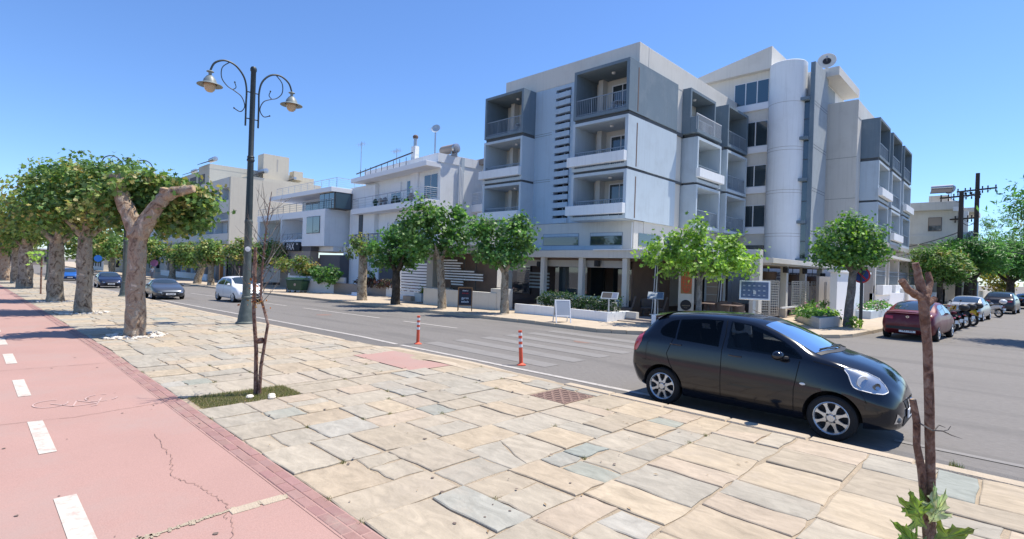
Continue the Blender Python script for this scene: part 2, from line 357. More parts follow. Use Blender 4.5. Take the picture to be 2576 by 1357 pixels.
struct(sheet('ground', 'soil', [-900, -300, -82, -14, 100, 900], -900, 1500, -.08, ny=4))
road = struct(sheet('main_road', 'asphalt', xr(-300, 100, 10), 4, 40, 0, ny=8))
side = struct(sheet('side_street', 'asphalt', [-4.0, 0, 14], lambda x: 24.5, 260, .004, ny=20))
sheet('asphalt_patch', 'asphalt2', xr(-60, -11.9, 2), lambda x: nk(x), 8.08, .004, road)
sheet('asphalt_patch', 'asphalt2', [-6.0, -3, 0, 6], 7.6, lambda x: 8.25+.15*math.sin(x*1.7), .004, road)
# painted lines on the road
def mark(name, x0, x1, y0, y1, m='line', dz=.008, st=2.0, par=road): return sheet(name, m, xr(x0, x1, st), y0, y1, dz, par)
mark('edge_line', -95, -12.2, 8.14, 8.27); mark('edge_line', -12.0, -4.2, lambda x: 8.15+.03*(x+12), lambda x: 8.28+.03*(x+12)); mark('edge_line', -1.2, 7, 8.72, 8.84, 'zebra')
for a, b in ((-17.6, -14.3), (-26.5, -19.3), (-36, -28.5), (-46, -39), (-57, -50), (-70, -63)): mark('centre_line', a, b, 12.05, 12.17, 'line')
for y in (8.95, 10.0, 11.05, 12.1, 13.15, 14.2): mark('crossing_stripe', -12.0, -7.55, y, y+.5, 'zebra', .006)
sheet('crossing_stripe', 'zebra', [-3.8, -3.2], 26, 26.3, .01, side)
# far pavement, one raised sheet under the buildings with its kerb
xs = xr(-300, -10.8, 5)+[-10.2, -9.6, -8.8, -8, -7, -6, -5.4, -4.8, -4.55, -4, -2, 0, 3, 6]
fp = struct(sheet('far_pavement', 'farpave', xs, lambda x: fk(x)+.16, lambda x: 175, .13, ny=12))
kb = thing('far_kerb', '', ''); del kb['label'], kb['category']; kb['kind'] = 'structure'
pts = []
x = -100.
while x < -4.56: pts.append((x, fk(x))); x += .98 if x < -11.6 else (.45 if x < -9 else .42)
pts += [(-4.55+.0728*(k), 23.2+k) for k in np.arange(0, 40, 1.0)]
def kerbstone(b, p, q, wd, h0, z1, jit=.006):
    p = Vector((*p, 0)); q = Vector((*q, 0)); d = (q-p).normalized(); n = Vector((-d.y, d.x, 0)); g = .008
    a = p+d*g; c = q-d*g
    P = [a, c, c+n*wd, a+n*wd]; zt = z1+rnd.uniform(-jit, jit)
    bot = [(v.x, v.y, zg(v.x)+h0) for v in P]; t0 = [(v.x, v.y, zg(v.x)+zt-.02) for v in P]
    ctr = sum(P, Vector())/4
    t1 = [(v.x*.97+ctr.x*.03 if False else v.x-(v.x-ctr.x)*.03, v.y-(v.y-ctr.y)*.12, zg(v.x)+zt) for v in P]
    vs = bot+t0+t1; fs = []
    for r_ in (0, 4):
        for i in range(4): fs.append((r_+i, r_+(i+1) % 4, r_+4+(i+1) % 4, r_+4+i))
    fs.append((8, 9, 10, 11)); b.add(vs, fs)
for i, (p, q) in enumerate(zip(pts, pts[1:])):
    b = MB(); kerbstone(b, p, q, .17, -.02, .135); b.build('kerb_stone', 'kerb', kb)
# near promenade
prom = struct(sheet('promenade', 'mortar', xr(-300, 12, 3), 2.0, lambda x: min(nk(x)-.12, 7.55), .116, ny=3))
nkb = thing('near_kerb', '', ''); del nkb['label'], nkb['category']; nkb['kind'] = 'structure'
x = -75.
while x < 6:
    x2 = x+.95+rnd.uniform(-.1, .15)
    if not (-11.9 < x2 < -6.2) and not (-11.9 < x < -6.2):
        b = MB(); kerbstone(b, (x2, nk(x2)), (x, nk(x)), .2, -.01, .132, .008); b.build('kerb_stone', 'kerb', nkb)
    x = x2
# crossing ramp: concrete slope down to the road and the pink dip beside it
def rampz(x, y): return zg(x)+.132*(1-max(0, min(1, (y-7.1)/.95)))**.9+.004+.012*math.sin(x*1.9)
sheet('crossing_ramp', 'kerb', xr(-11.5, -6.3, .3), 6.98, lambda x: 8.06-.25*abs((x+8.9)/2.6)**4, 0, prom, ny=8, zf=lambda x, y: rampz(x, y)-.05*math.exp(-((x+9.7)/.55)**2-((y-7.2)/.35)**2))
sheet('pink_ramp', 'path', xr(-10.6, -8.4, .2), 6.0, lambda x: 7.05+.12*math.sin((x+10.6)*1.4), 0, prom, ny=6, zf=lambda x, y: zg(x)+.136-.03*math.exp(-((x+9.5)/.6)**2-((y-7.1)/.4)**2))
# cycle path
cp = struct(sheet('cycle_path', 'path', xr(-300, 12, 3), -9, 1.99, .125, ny=4))
for a, b_, c, d in ((-5.71, -4.25, .55, .70), (-8.53, -7.08, .56, .70), (-11.47, -10.1, .56, .70), (-14.6, -13.2, .56, .71), (-17.8, -16.3, .56, .71), (-21, -19.5, .56, .71), (-24.2, -22.7, .56, .71)):
    sheet('path_dash', 'dash', xr(a, b_, .8), c, d, .130, cp)
def crack(p, n, w_, dz, m='crack', par=cp, amp=.06):
    b = MB(); L_ = []; rr = random.Random(int(p[0][0]*100))
    for i in range(n+1):
        t = i/n*(len(p)-1); k = min(int(t), len(p)-2); f = t-k
        x = p[k][0]*(1-f)+p[k+1][0]*f+rr.uniform(-amp, amp); y = p[k][1]*(1-f)+p[k+1][1]*f+rr.uniform(-amp, amp); L_.append((x, y))
    for (x, y), (u, v) in zip(L_, L_[1:]):
        d = Vector((u-x, v-y, 0)).normalized(); nn = Vector((-d.y, d.x, 0))*w_*rr.uniform(.3, 1)
        b.quad((x-nn.x, y-nn.y, zg(x)+dz), (u-nn.x, v-nn.y, zg(u)+dz), (u+nn.x, v+nn.y, zg(u)+dz), (x+nn.x, y+nn.y, zg(x)+dz))
    return b.build('crack', m, par)
crack([(-7.1, 1.55), (-6.2, 1.5), (-5.6, 1.38), (-5.2, 1.5), (-4.7, 1.55), (-4.4, 1.45)], 90, .0035, .131, amp=.018)
crack([(-4.45, 1.5), (-4.15, 1.42), (-3.9, 1.3)], 20, .003, .131, amp=.012)
crack([(-8.62, .1), (-8.45, 1.0), (-8.6, 1.98)], 34, .006, .131, amp=.01)
crack([(-12.5, .3), (-12.4, 1.9)], 14, .008, .131, amp=.015)
crack([(-17.2, .0), (-17.0, 1.9)], 14, .012, .131, amp=.015)
crack([(-4.52, -.4), (-4.58, .5), (-4.50, 1.0), (-4.56, 1.5), (-4.52, 1.97)], 70, .045, .1312, 'seam', amp=.012)
for y0, y1 in ((1.52, 1.74), (1.76, 1.95)): bx('stone_slab', 'kerb', cp, -4.58, -4.47, y0, y1, .12, .134, bevel=.006)
# painted bicycle on the path, worn
b = MB()
def stroke(b, pts, w_, z=.132):
    for (x, y), (u, v) in zip(pts, pts[1:]):
        d = Vector((u-x, v-y, 0)); 
        if rnd.random() < .1: continue
        if d.length < 1e-4: continue
        d.normalize(); n_ = Vector((-d.y, d.x, 0))*w_
        b.quad((x-n_.x, y-n_.y, zg(x)+z), (u-n_.x, v-n_.y, zg(u)+z), (u+n_.x, v+n_.y, zg(u)+z), (x+n_.x, y+n_.y, zg(x)+z))
bxx, byy = -9.45, 1.12
def bk(u, v): return (bxx+v*.62, byy+u*.5)
for cx_ in (-.55, .55): stroke(b, [bk(cx_+.36*math.cos(t), .1+.36*math.sin(t)) for t in np.linspace(0, 5.2, 16)], .009)
stroke(b, [bk(-.55, .1), bk(-.15, .62), bk(.38, .62), bk(.0, .1), bk(-.15, .62)], .009); stroke(b, [bk(.55, .1), bk(.32, .78), bk(.2, .82)], .009)
b.build('bicycle_symbol', 'faint', cp)
# brick border of the path
sheet('brick_bed', 'path', xr(-90, 2, 3), 1.97, 2.2, .1285, cp)
near = []; far = MB(); ft = []
x = 1.0; k = 0
bt = [(.32, .185, .165), (.345, .205, .18), (.305, .18, .16), (.33, .20, .175)]
cnt = 0
x = -2.2
while x > -70:
    Lb = .2
    for row in (0, 1):
        xo = x+(.1 if row else 0); y0 = 1.985+row*.105
        b = MB() if cnt < 300 else far
        zt = zg(xo)+.134+rnd.uniform(-.003, .003); g = .0035
        n0 = len(b.v)
        b.add([(xo-Lb+g, y0+g, zt-.03), (xo-g, y0+g, zt-.03), (xo-g, y0+.102-g, zt-.03), (xo-Lb+g, y0+.102-g, zt-.03), (xo-Lb+g, y0+g, zt-.004), (xo-g, y0+g, zt-.004), (xo-g, y0+.102-g, zt-.004), (xo-Lb+g, y0+.102-g, zt-.004),
               (xo-Lb+g*3, y0+g*2.5, zt), (xo-g*3, y0+g*2.5, zt), (xo-g*3, y0+.102-g*2.5, zt), (xo-Lb+g*3, y0+.102-g*2.5, zt)],
              [(0, 1, 5, 4), (1, 2, 6, 5), (2, 3, 7, 6), (3, 0, 4, 7), (4, 5, 9, 8), (5, 6, 10, 9), (6, 7, 11, 10), (7, 4, 8, 11), (8, 9, 10, 11)])
        c = rnd.choice(bt); cc = [tuple(v*rnd.uniform(.97, 1.03) for v in c)]*(len(b.v)-n0)
        if cnt < 300: b.build('brick', 'brick', cp, tint=cc)
        else: ft += cc
        cnt += 1
    x -= Lb
stuff(far.build('brick_border', 'brick', cp, tint=ft))

# ---- flagstones
OBST = [(-8.68, -7.92, 2.28, 3.64), (-5.72, -4.93, 6.34, 7.18), (-10.5, -8.5, 6.05, 9)]+[(x_-.8, x_+.8, 2.35, 3.9) for x_ in (-16.64, -25.88, -34.79, -44.5, -55.2)]
TOPY = lambda x: min(nk(x)-.2, 7.38)
polys = []
def clip(poly, nx, ny, c):
    out = []
    for (x, y), (u, v) in zip(poly, poly[1:]+poly[:1]):
        da = nx*x+ny*y-c; db = nx*u+ny*v-c
        if da <= 0: out.append((x, y))
        if (da < 0) != (db < 0): t = da/(da-db); out.append((x+(u-x)*t, y+(v-y)*t))
    return out
def bsp(x0, x1, y0, y1, d=0):
    w_, h = x1-x0, y1-y0
    if w_ < .08 or h < .08: return
    big = 1.05 if rnd.random() > .2 else .66
    if max(w_, h) < big and w_*h < .62*big or max(w_, h) < .5:
        poly = [(x0, y0), (x1, y0), (x1, y1), (x0, y1)]; small = w_*h < .22
        if rnd.random() < .03 and not small:
            a = rnd.uniform(0, math.pi); cx_, cy_ = (x0+x1)/2, (y0+y1)/2; nx, ny = math.cos(a), math.sin(a); c = nx*cx_+ny*cy_+rnd.uniform(-.1, .1)
            for s in (1, -1):
                q = clip(poly, s*nx, s*ny, s*c)
                if len(q) > 2: polys.append((q, .004, small, d))
        else: polys.append((poly, rnd.uniform(.008, .018), small, d))
        return
    f = rnd.uniform(.36, .64)
    if (w_ > h*rnd.uniform(.8, 1.25)): bsp(x0, x0+w_*f, y0, y1, d+1); bsp(x0+w_*f, x1, y0, y1, d+1)
    else: bsp(x0, x1, y0, y0+h*f, d+1); bsp(x0, x1, y0+h*f, y1, d+1)
xsplit = sorted(set([1.2, -96]+[o[0] for o in OBST]+[o[1] for o in OBST]))
xx = [1.2]
for a, b_ in list(zip(xsplit, xsplit[1:]))[::-1]:
    seg = b_
    while seg > a+1e-6:
        wd = rnd.uniform(1.3, 2.3); nx_ = seg-wd
        if nx_ < a+.7: nx_ = a
        ys = [2.2, (TOPY(nx_)+TOPY(seg))/2]
        for o in OBST:
            if o[0] < (seg+nx_)/2 < o[1]: ys += [max(2.2, o[2]), min(o[3], ys[1])]
        ys = sorted(set(ys)); 
        for y0, y1 in zip(ys, ys[1:]):
            cx_, cy_ = (seg+nx_)/2, (y0+y1)/2
            if any(o[0] < cx_ < o[1] and o[2] < cy_ < o[3] for o in OBST): continue
            # long cross joints first
            if seg-nx_ < 1.25: bsp(nx_, seg, y0, y1)
            else:
                mm = nx_+(seg-nx_)*rnd.uniform(.4, .6); bsp(nx_, mm, y0, y1); bsp(mm, seg, y0, y1)
        seg = nx_
def inset(poly, g):
    n = len(poly); A = sum(x*v-u*y for (x, y), (u, v) in zip(poly, poly[1:]+poly[:1]))
    s = 1 if A > 0 else -1; q = poly
    for (x, y), (u, v) in zip(poly, poly[1:]+poly[:1]):
        d = math.hypot(u-x, v-y)
        if d < 1e-6: continue
        nx, ny = s*(v-y)/d, -s*(u-x)/d
        q = clip(q, nx, ny, nx*x+ny*y-g)
        if len(q) < 3: return None
    return q if s > 0 else q[::-1]
STC = [(.47, .385, .275), (.44, .36, .26), (.465, .38, .285), (.425, .37, .285), (.38, .345, .28), (.46, .378, .27), (.44, .385, .30), (.42, .355, .265)]
BLU = [(.33, .335, .28), (.30, .315, .275), (.36, .35, .30), (.40, .375, .32)]
def stone(poly, gap, small, b, tints, detail):
    q = inset(poly, gap)
    if not q: return False
    # rough outline
    P = []
    for (x, y), (u, v) in zip(q, q[1:]+q[:1]):
        L_ = math.hypot(u-x, v-y); n = (3 if L_ > .35 else 2 if L_ > .15 else 1) if detail else 1
        for k in range(n):
            t = k/n; j = (.019 if detail else .010)
            P.append((x+(u-x)*t+rnd.uniform(-j, j), y+(v-y)*t+rnd.uniform(-j, j)))
    cx_ = sum(p[0] for p in P)/len(P); cy_ = sum(p[1] for p in P)/len(P)
    dz = rnd.uniform(-.006, .008); sx, sy = rnd.uniform(-.006, .006), rnd.uniform(-.006, .006)
    z = lambda x, y: zg(x)+.130+dz+sx*(x-cx_)+sy*(y-cy_)
    n = len(P); r_ = [1-.012/max(.1, math.hypot(x-cx_, y-cy_)) for x, y in P]; r3 = [1-.035/max(.1, math.hypot(x-cx_, y-cy_)) for x, y in P]
    A = [(x, y, z(x, y)-.05) for x, y in P]; B = [(x, y, z(x, y)-.007) for x, y in P]
    C = [(cx_+(x-cx_)*k, cy_+(y-cy_)*k, z(x, y)) for (x, y), k in zip(P, r_)]
    D = [(cx_+(x-cx_)*k, cy_+(y-cy_)*k, z(x, y)+.0005+rnd.uniform(-.001, .001)) for (x, y), k in zip(P, r3)]
    vs = A+B+C+(D if detail else []); rings = 3 if detail else 2; fs = []
    for r0 in range(rings):
        for i in range(n): fs.append((r0*n+i, r0*n+(i+1) % n, (r0+1)*n+(i+1) % n, (r0+1)*n+i))
    fs.append(tuple(range(rings*n, (rings+1)*n)))
    b.add(vs, fs)
    near_blue = math.sin(cx_*1.9+1)+math.sin(cy_*2.3+cx_*.7)
    c = rnd.choice(BLU) if (rnd.random() < (.38 if small else .04) and near_blue > -.3) else rnd.choice(STC)
    if cx_ < -4.5 and rnd.random() < .45: c = tuple(.6*a+.4*g for a, g in zip(c, (.37, .345, .29)))
    k = rnd.uniform(.90, 1.01); c = tuple(v*k for v in c)
    tints += [c]*len(vs); return True
def dist(p):
    x = sum(a for a, _ in p[0])/len(p[0]); y = sum(b for _, b in p[0])/len(p[0])
    inview = (x < .6-.0*y) and (y > 1.9+0*x) and not (x > -3.1 and y < 2.2+1.35*(x+3.1)*.75)
    return math.hypot(x, y)+(0 if inview else 1000)
polys.sort(key=dist)
farb = MB(); fart = []; cnt = 0
for p in polys:
    if cnt < 300:
        b = MB(); t = []
        if stone(p[0], p[1], p[2], b, t, True): b.build('paving_stone', 'stone', prom, tint=t); cnt += 1
    else: stone(p[0], p[1], p[2], farb, fart, dist(p) < 40)
stuff(farb.build('distant_paving_stones', 'stone', prom, tint=fart))
# manhole cover with chequer ribs
mh = MB(); mh.box(-5.68, -4.97, 6.38, 7.14, .10, .128)
mh.build('manhole_cover', 'manhole', prom, bevel=.004)
ribs = MB()
for i in range(7):
    for j in range(7):
        cx_, cy_ = -5.61+i*.095, 6.45+j*.103
        a = R(45 if (i+j) % 2 else -45)
        for o_ in (-.022, .022):
            ox, oy = -math.sin(a)*o_, math.cos(a)*o_
            ribs.T = TR(cx_+ox, cy_+oy, .130, a); ribs.box(-.038, .038, -.008, .008, -.003, .004)
stuff(ribs.build('cover_ribs', 'manhole', prom))
# ---- grass bed, pebbles
def leafmesh(C, size, nrm, shape='diamond', tints=None, rs=None):
    """C (n,3) centres, nrm (n,3) normals -> verts, faces arrays, point tints"""
    n = len(C); rs = rs or np.random.RandomState(1)
    nrm = nrm/np.linalg.norm(nrm, axis=1, keepdims=True)
    r_ = rs.normal(size=(n, 3)); u = np.cross(nrm, r_); u /= np.linalg.norm(u, axis=1, keepdims=True); v = np.cross(nrm, u)
    s = size*(rs.uniform(.65, 1.25, n))[:, None]
    if shape == 'diamond': prof = [(-.5, 0, 0), (0, -.36, .07), (.5, 0, 0), (0, .36, .07)]; F = [(0, 1, 2), (0, 2, 3)]
    elif shape == 'blade': prof = [(0, -.05, 0), (0, .05, 0), (1, 0, .15)]; F = [(0, 1, 2)]
    elif shape == 'long': prof = [(-.5, 0, 0), (0, -.14, .03), (.5, 0, -.08), (0, .14, .03)]; F = [(0, 1, 2), (0, 2, 3)]
    else:  # lobed plane leaf
        prof = [(-.38, 0, 0), (-.28, -.34, .05), (-.02, -.22, .0), (.12, -.5, .06), (.22, -.16, 0), (.58, 0, -.03), (.22, .16, 0), (.12, .5, .06), (-.02, .22, 0), (-.28, .34, .05)]
        F = [(0, 1, 2), (0, 2, 4), (2, 3, 4), (0, 4, 6), (4, 5, 6), (0, 6, 8), (6, 7, 8), (0, 8, 9)]
    k = len(prof)
    V = np.concatenate([(C+s*(a*u+b*v+c*nrm))[:, None, :] for a, b, c in prof], axis=1).reshape(-1, 3)
    Fa = (np.arange(n)[:, None, None]*k+np.array(F)[None]).reshape(-1, 3)
    T = np.repeat(tints, k, axis=0)
    return V, Fa, T
def npmesh(name, V, F, T, m, parent=None, world=True, smooth=False):
    off = np.array(wloc(parent)) if (parent is not None and world) else np.zeros(3)
    me = bpy.data.meshes.new(name); nf = len(F)
    me.vertices.add(len(V)); me.vertices.foreach_set('co', (V-off).astype(np.float32).ravel())
    me.loops.add(nf*3); me.loops.foreach_set('vertex_index', F.astype(np.int32).ravel())
    me.polygons.add(nf); me.polygons.foreach_set('loop_start', np.arange(0, nf*3, 3, dtype=np.int32)); me.polygons.foreach_set('loop_total', np.full(nf, 3, dtype=np.int32))
    at = me.attributes.new('tint', 'FLOAT_COLOR', 'POINT'); arr = np.ones((len(V), 4), np.float32); arr[:, :3] = T; at.data.foreach_set('color', arr.ravel())
    me.materials.append(M[m]); me.update(calc_edges=True); me.validate()
    o = bpy.data.objects.new(name, me); COL.objects.link(o); o.parent = parent
    return o
def grasspatch(name, x0, x1, y0, y1, n, h, cols, parent=None, dens_edge=True):
    rs = np.random.RandomState(3); C = np.stack([rs.uniform(x0, x1, n), rs.uniform(y0, y1, n), np.full(n, .115)], 1); C[:, 2] += [zg(x) for x in C[:, 0]]
    nrm = rs.normal(size=(n, 3)); nrm[:, 2] *= .15
    nrm /= np.linalg.norm(nrm, axis=1, keepdims=True); upv = np.array([0, 0, 1.])+rs.normal(scale=.45, size=(n, 3)); 
    u = upv/np.linalg.norm(upv, axis=1, keepdims=True); s = h*rs.uniform(.4, 1.2, n)[:, None]
    sd_ = np.cross(u, nrm); sd_ /= np.linalg.norm(sd_, axis=1, keepdims=True)
    V = np.stack([C-sd_*.004, C+sd_*.004, C+u*s], 1).reshape(-1, 3); F = np.arange(n*3).reshape(-1, 3)
    t = np.array(cols)[rs.randint(0, len(cols), n)]*rs.uniform(.7, 1.3, n)[:, None]
    return stuff(npmesh(name, V, F, np.repeat(t, 3, 0), 'grass', parent))
bed = bx('grass_bed', M['soil'], prom, -8.66, -7.94, 2.3, 3.62, .07, .118)
g = grasspatch('dry_grass', -8.66, -7.92, 2.28, 3.64, 9000, .055, [(.20, .21, .07), (.28, .25, .11), (.38, .32, .17), (.14, .18, .05)]); tag(g, 'patch of short dry grass round the bare sapling in the paving', 'grass')
pz = MB()
for i in range(3):
    pz.ball((-8.12+i*.11, (2.95, 3.22, 3.18)[i], .15), (.05, .06, .035), 8)
o = pz.build('white_stone', 'pebble', None, smooth=True); tag(o, 'small white stones lying in the grass at the bare sapling', 'stones'); stuff(o)
def pebbles(x, y, r0, r1, n, label):
    b = MB()
    for i in range(n):
        a = rnd.uniform(0, 2*math.pi); q = rnd.uniform(r0, r1); s = rnd.uniform(.025, .065); px, py = x+q*math.cos(a), y+q*math.sin(a)*.95
        b.T = TR(px, py, zg(px)+.12+s*.3, rnd.uniform(0, 3)); b.ball((0, 0, 0), (s*1.4, s, s*.6), 6)
    b.T = None
    o = b.build('pebble_ring', 'pebble', None, smooth=True); tag(o, label, 'pebbles'); stuff(o)
# the dark mark in the pavement and weeds at the kerb
grasspatch('kerb_weed', -.55, -.42, 7.62, 7.7, 70, .09, [(.10, .16, .04), (.2, .2, .08)], prom)

# gum spots, small leaves and grit on path and paving
sp_ = MB(); rg = random.Random(5)
for i in range(170):
    x = -3-14*rg.random()**1.6; y = rg.uniform(-1.5, 7.2); r_ = rg.uniform(.006, .022)*(1.3 if rg.random() < .1 else 1); z = zg(x)+(.1315 if y < 2 else .1415)
    k = 7; a0 = rg.uniform(0, 6); sp_.add([(x+r_*rg.uniform(.6, 1.2)*math.cos(a0+2*math.pi*j/k), y+r_*rg.uniform(.6, 1.2)*math.sin(a0+2*math.pi*j/k), z) for j in range(k)], [tuple(range(k))])
M['gum'] = mat('gum_spots', (.16, .12, .10), .9, .3, 40)
stuff(sp_.build('gum_spots', 'gum', prom))
lt = MB()
for i in range(55):
    x = -2-16*rg.random()**1.5; y = rg.uniform(2.3, 7.3); z = zg(x)+.142; a0 = rg.uniform(0, 6); l_ = rg.uniform(.012, .035)
    lt.T = TR(x, y, z, a0, rg.uniform(-.3, .3)); lt.add([(-l_, 0, 0), (0, -l_*.35, .004), (l_, 0, .003), (0, l_*.35, .005)], [(0, 1, 2, 3)])
M['litter'] = mat('dry_leaf_litter', (.30, .20, .10), .8, .3, 30)
stuff(lt.build('dry_leaf_litter', 'litter', prom))
# weeds in the joints
wd_ = [p for p in polys[:260] if rg.random() < .22]
for i, p in enumerate(wd_[:40]):
    x, y = p[0][rg.randrange(len(p[0]))]
    if x < -2.4: grasspatch('joint_weed', x-.05, x+.05, y-.03, y+.03, 26, .045, [(.20, .20, .07), (.30, .26, .12), (.13, .17, .05)], prom)
for x, y in ((-9.6, 13.2), (-22, 11.0)): o = MB().lathe([(.33, 0), (.001, .002)], (x, y, .004+zg(x)), 24).build('manhole_lid', 'manhole', road)
# ================================================================= HOTEL
hotel = thing('apartment_hotel', 'five storey corner apartment hotel with slate grey box balconies and a white round stair tower', 'building', (-15.75, 26, 0))
H = hotel
ROWS = [(11.0, 13.85), (7.95, 10.78), (5.1, 7.8)]
# cores and walls (every face its own plane)
bx('core_wall', 'cream', H, -26.25, -15.76, 27.05, 31.2, -.4, 15.05)
bx('core_wall', 'cream', H, -26.25, -16.75, 31.2, 60, -.4, 15.05)
bx('roof_deck', 'cream', H, -16.75, -15.96, 31.2, 40, 13.87, 14.8)
bx('roof_parapet', 'cream', H, -26.29, -15.75, 26.0, 27.0, 13.86, 15.12, bevel=.02)
bx('roof_parapet', 'cream', H, -15.95, -15.74, 27.0, 40.0, 13.7, 15.10, bevel=.02)
bx('facade_wall', 'bluewall', H, -23.45, -21.72, 26.0, 27.04, 5.12, 13.85)
bx('facade_wall', 'bluewall', H, -20.5, -19.3, 26.0, 27.04, 5.12, 13.85)
bx('facade_wall', 'bluewall', H, -21.72, -20.5, 26.002, 27.04, 13.62, 13.849)
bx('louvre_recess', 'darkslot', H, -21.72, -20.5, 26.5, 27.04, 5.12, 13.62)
bx('louvre_frame', 'bluewall', H, -21.15, -21.09, 26.25, 26.5, 5.3, 13.6)
for i in range(17):
    z = 5.12+i*.4975
    b = MB(); b.prism([(-22.0, 25.995), (-20.5, 25.9), (-20.5, 26.25), (-21.9, 26.25)], z, z+.32)
    b.build('louvre', 'bluewall', H, bevel=.015)
bx('lower_band', 'cream', H, -26.25, -15.75, 25.99, 27.0, 3.2, 5.1)
for z in (10.85, 10.98, 7.85, 7.98): bx('wall_joint', 'gap', H, -23.4, -22.0, 25.992, 26.0, z, z+.018)
def strip_window(x0, x1, z0, z1, y, parent=H):
    f = MB().box(x0, x1, y-.012, y, z0, z1).build('window', 'rail', parent)
    MB().box(x0+.05, x1-.05, y-.02, y-.012, z0+.04, z1-.22).build('pane', 'glass', f)
    MB().box(x0+.05, x1-.05, y-.02, y-.012, z1-.18, z1-.03).build('blind_box', 'lightbox', f)
for x0, x1 in ((-25.9, -23.25), (-22.42, -19.54), (-18.72, -16.45)):
    strip_window(x0, x1, 3.70, 4.46, 25.99)
bx('window_ledge', 'lightbox', H, -26.25, -16.42, 25.75, 25.989, 3.42, 3.68, bevel=.01)
b = MB(); b.box(-15.745, -15.73, 26.5, 29.0, 3.68, 4.42); b.box(-15.745, -15.73, 29.6, 32.2, 3.68, 4.42); wn = b.build('window', 'glass', H)
b = MB(); b.tube([(-15.85, 25.96, 3.3), (-15.85, 25.96, 5.0)], .03, 6); b.build('downpipe', 'whiteclean', H)

def railing(par, x0, x1, y, z0, z1, m='rail', T=None, n=None, depth=0, stuffy=False):
    """vertical-bar railing along local x"""
    b = MB(T); b.box(x0, x1, y-.02, y+.02, z1-.04, z1); b.box(x0, x1, y-.012, y+.012, z0+.06, z0+.09)
    n = n or int((x1-x0)/.125)
    for i in range(n+1):
        x = x0+(x1-x0)*i/n; r_ = .012 if i % max(1, n//3) else .02
        b.box(x-r_/2-.002, x+r_/2+.002, y-.008, y+.008, z0, z1-.04)
    return b.build('railing', m, par, world=False)
def chairset(b, x, y, z, s=1.):
    b.lathe([(.001, .70), (.38, .70), (.38, .73), (.001, .73)], (x, y, z), 14); b.tube([(x, y, z), (x, y, z+.7)], .025, 6)
    for dx in (-.55, .55):
        cx = x+dx
        b.box(cx-.2, cx+.2, y-.2, y+.2, z+.42, z+.45)
        for i in range(5): b.box(cx-.18+i*.08, cx-.15+i*.08, y+.18, y+.2, z+.45, z+.85)
        b.box(cx-.2, cx+.2, y+.175, y+.205, z+.82, z+.88)
        for ex in (-.18, .18):
            for ey in (-.18, .18): b.box(cx+ex-.015, cx+ex+.015, y+ey-.015, y+ey+.015, z, z+.42)
def balcony(T, w_, d, rec, z0, z1, boxm, frontm=None, trough=False, door=None, furn=False, thick=.17, openbase=False, lampx=.5, inner='cream', pillar=None, wallin=True):
    """box balcony; local frame: x along the front, -y outwards, origin at front left corner; goes back d+rec"""
    e = MB(T); D = d+rec
    fm = boxm
    e.box(0, w_, 0, D, z0, z0+thick+.02, 0)
    e.box(0, thick, .0, D, z0+thick+.02, z1-thick, 0); e.box(w_-thick, w_, 0, D, z0+thick+.02, z1-thick, 0)
    e.box(0, w_, 0, D, z1-thick, z1, 0)
    box_ = e.build('balcony_box', [boxm], H, bevel=0)
    box_.matrix_parent_inverse = Matrix.Identity(4)
    def sub(b, name, m, **k): return b.build(name, m, box_, **k)
    zi = z0+thick+.02; yb = D-.12
    sub(MB(T).box(thick, w_-thick, yb, D-.002, zi, z1-thick), 'back_wall', inner)
    if pillar is not None: sub(MB(T).box(pillar, pillar+.32, yb-.5, yb, zi, z1-thick), 'pier', inner)
    if door is not None:
        b = MB(T); x = door; b.box(x-.06, x+1.42, yb-.05, yb-.001, zi, zi+2.16); dr = sub(b, 'door', 'whiteclean')
        for k in (0, 1): MB(T).box(x+.02+k*.69, x+.65+k*.69, yb-.062, yb-.05, zi+.12, zi+2.08).build('pane', 'glass', box_)
    b = MB(T); b.lathe([(.001, -.10), (.10, -.08), (.12, -.0)], (w_*lampx, D*.45, z1-thick), 10); sub(b, 'ceiling_lamp', 'whiteclean')
    ry = .10
    # railing parts need H offset
    r_ = MB(T); zt = z0+1.16 if not trough else z0+1.12; zb = zi
    x0, x1 = thick+.01, w_-thick-.01
    r_.box(x0, x1, ry-.02, ry+.02, zt-.045, zt); r_.box(x0, x1, ry-.012, ry+.012, zb+.07, zb+.10)
    n = int((x1-x0)/.13)
    for i in range(n+1):
        x = x0+(x1-x0)*i/n; hw = .022 if i % max(1, n//3) == 0 else .0095
        r_.box(x-hw, x+hw, ry-.01, ry+.01, zb, zt-.045)
    sub(r_, 'railing', 'rail')
    if furn:
        b = MB(T); chairset(b, w_*.66, D*.5, zi); sub(b, 'garden_furniture', 'lightbox')
    if trough:
        b = MB(T); b.prism([(-.18, -.28), (w_-.02, -.28), (w_+.0, -.003), (-.18, -.003)], z0+.28, z0+.83)
        sub(b, 'parapet_trough', 'white', bevel=.015)
    return box_
_old = MB.build
F1 = lambda x: TR(x, 24.8, 0)
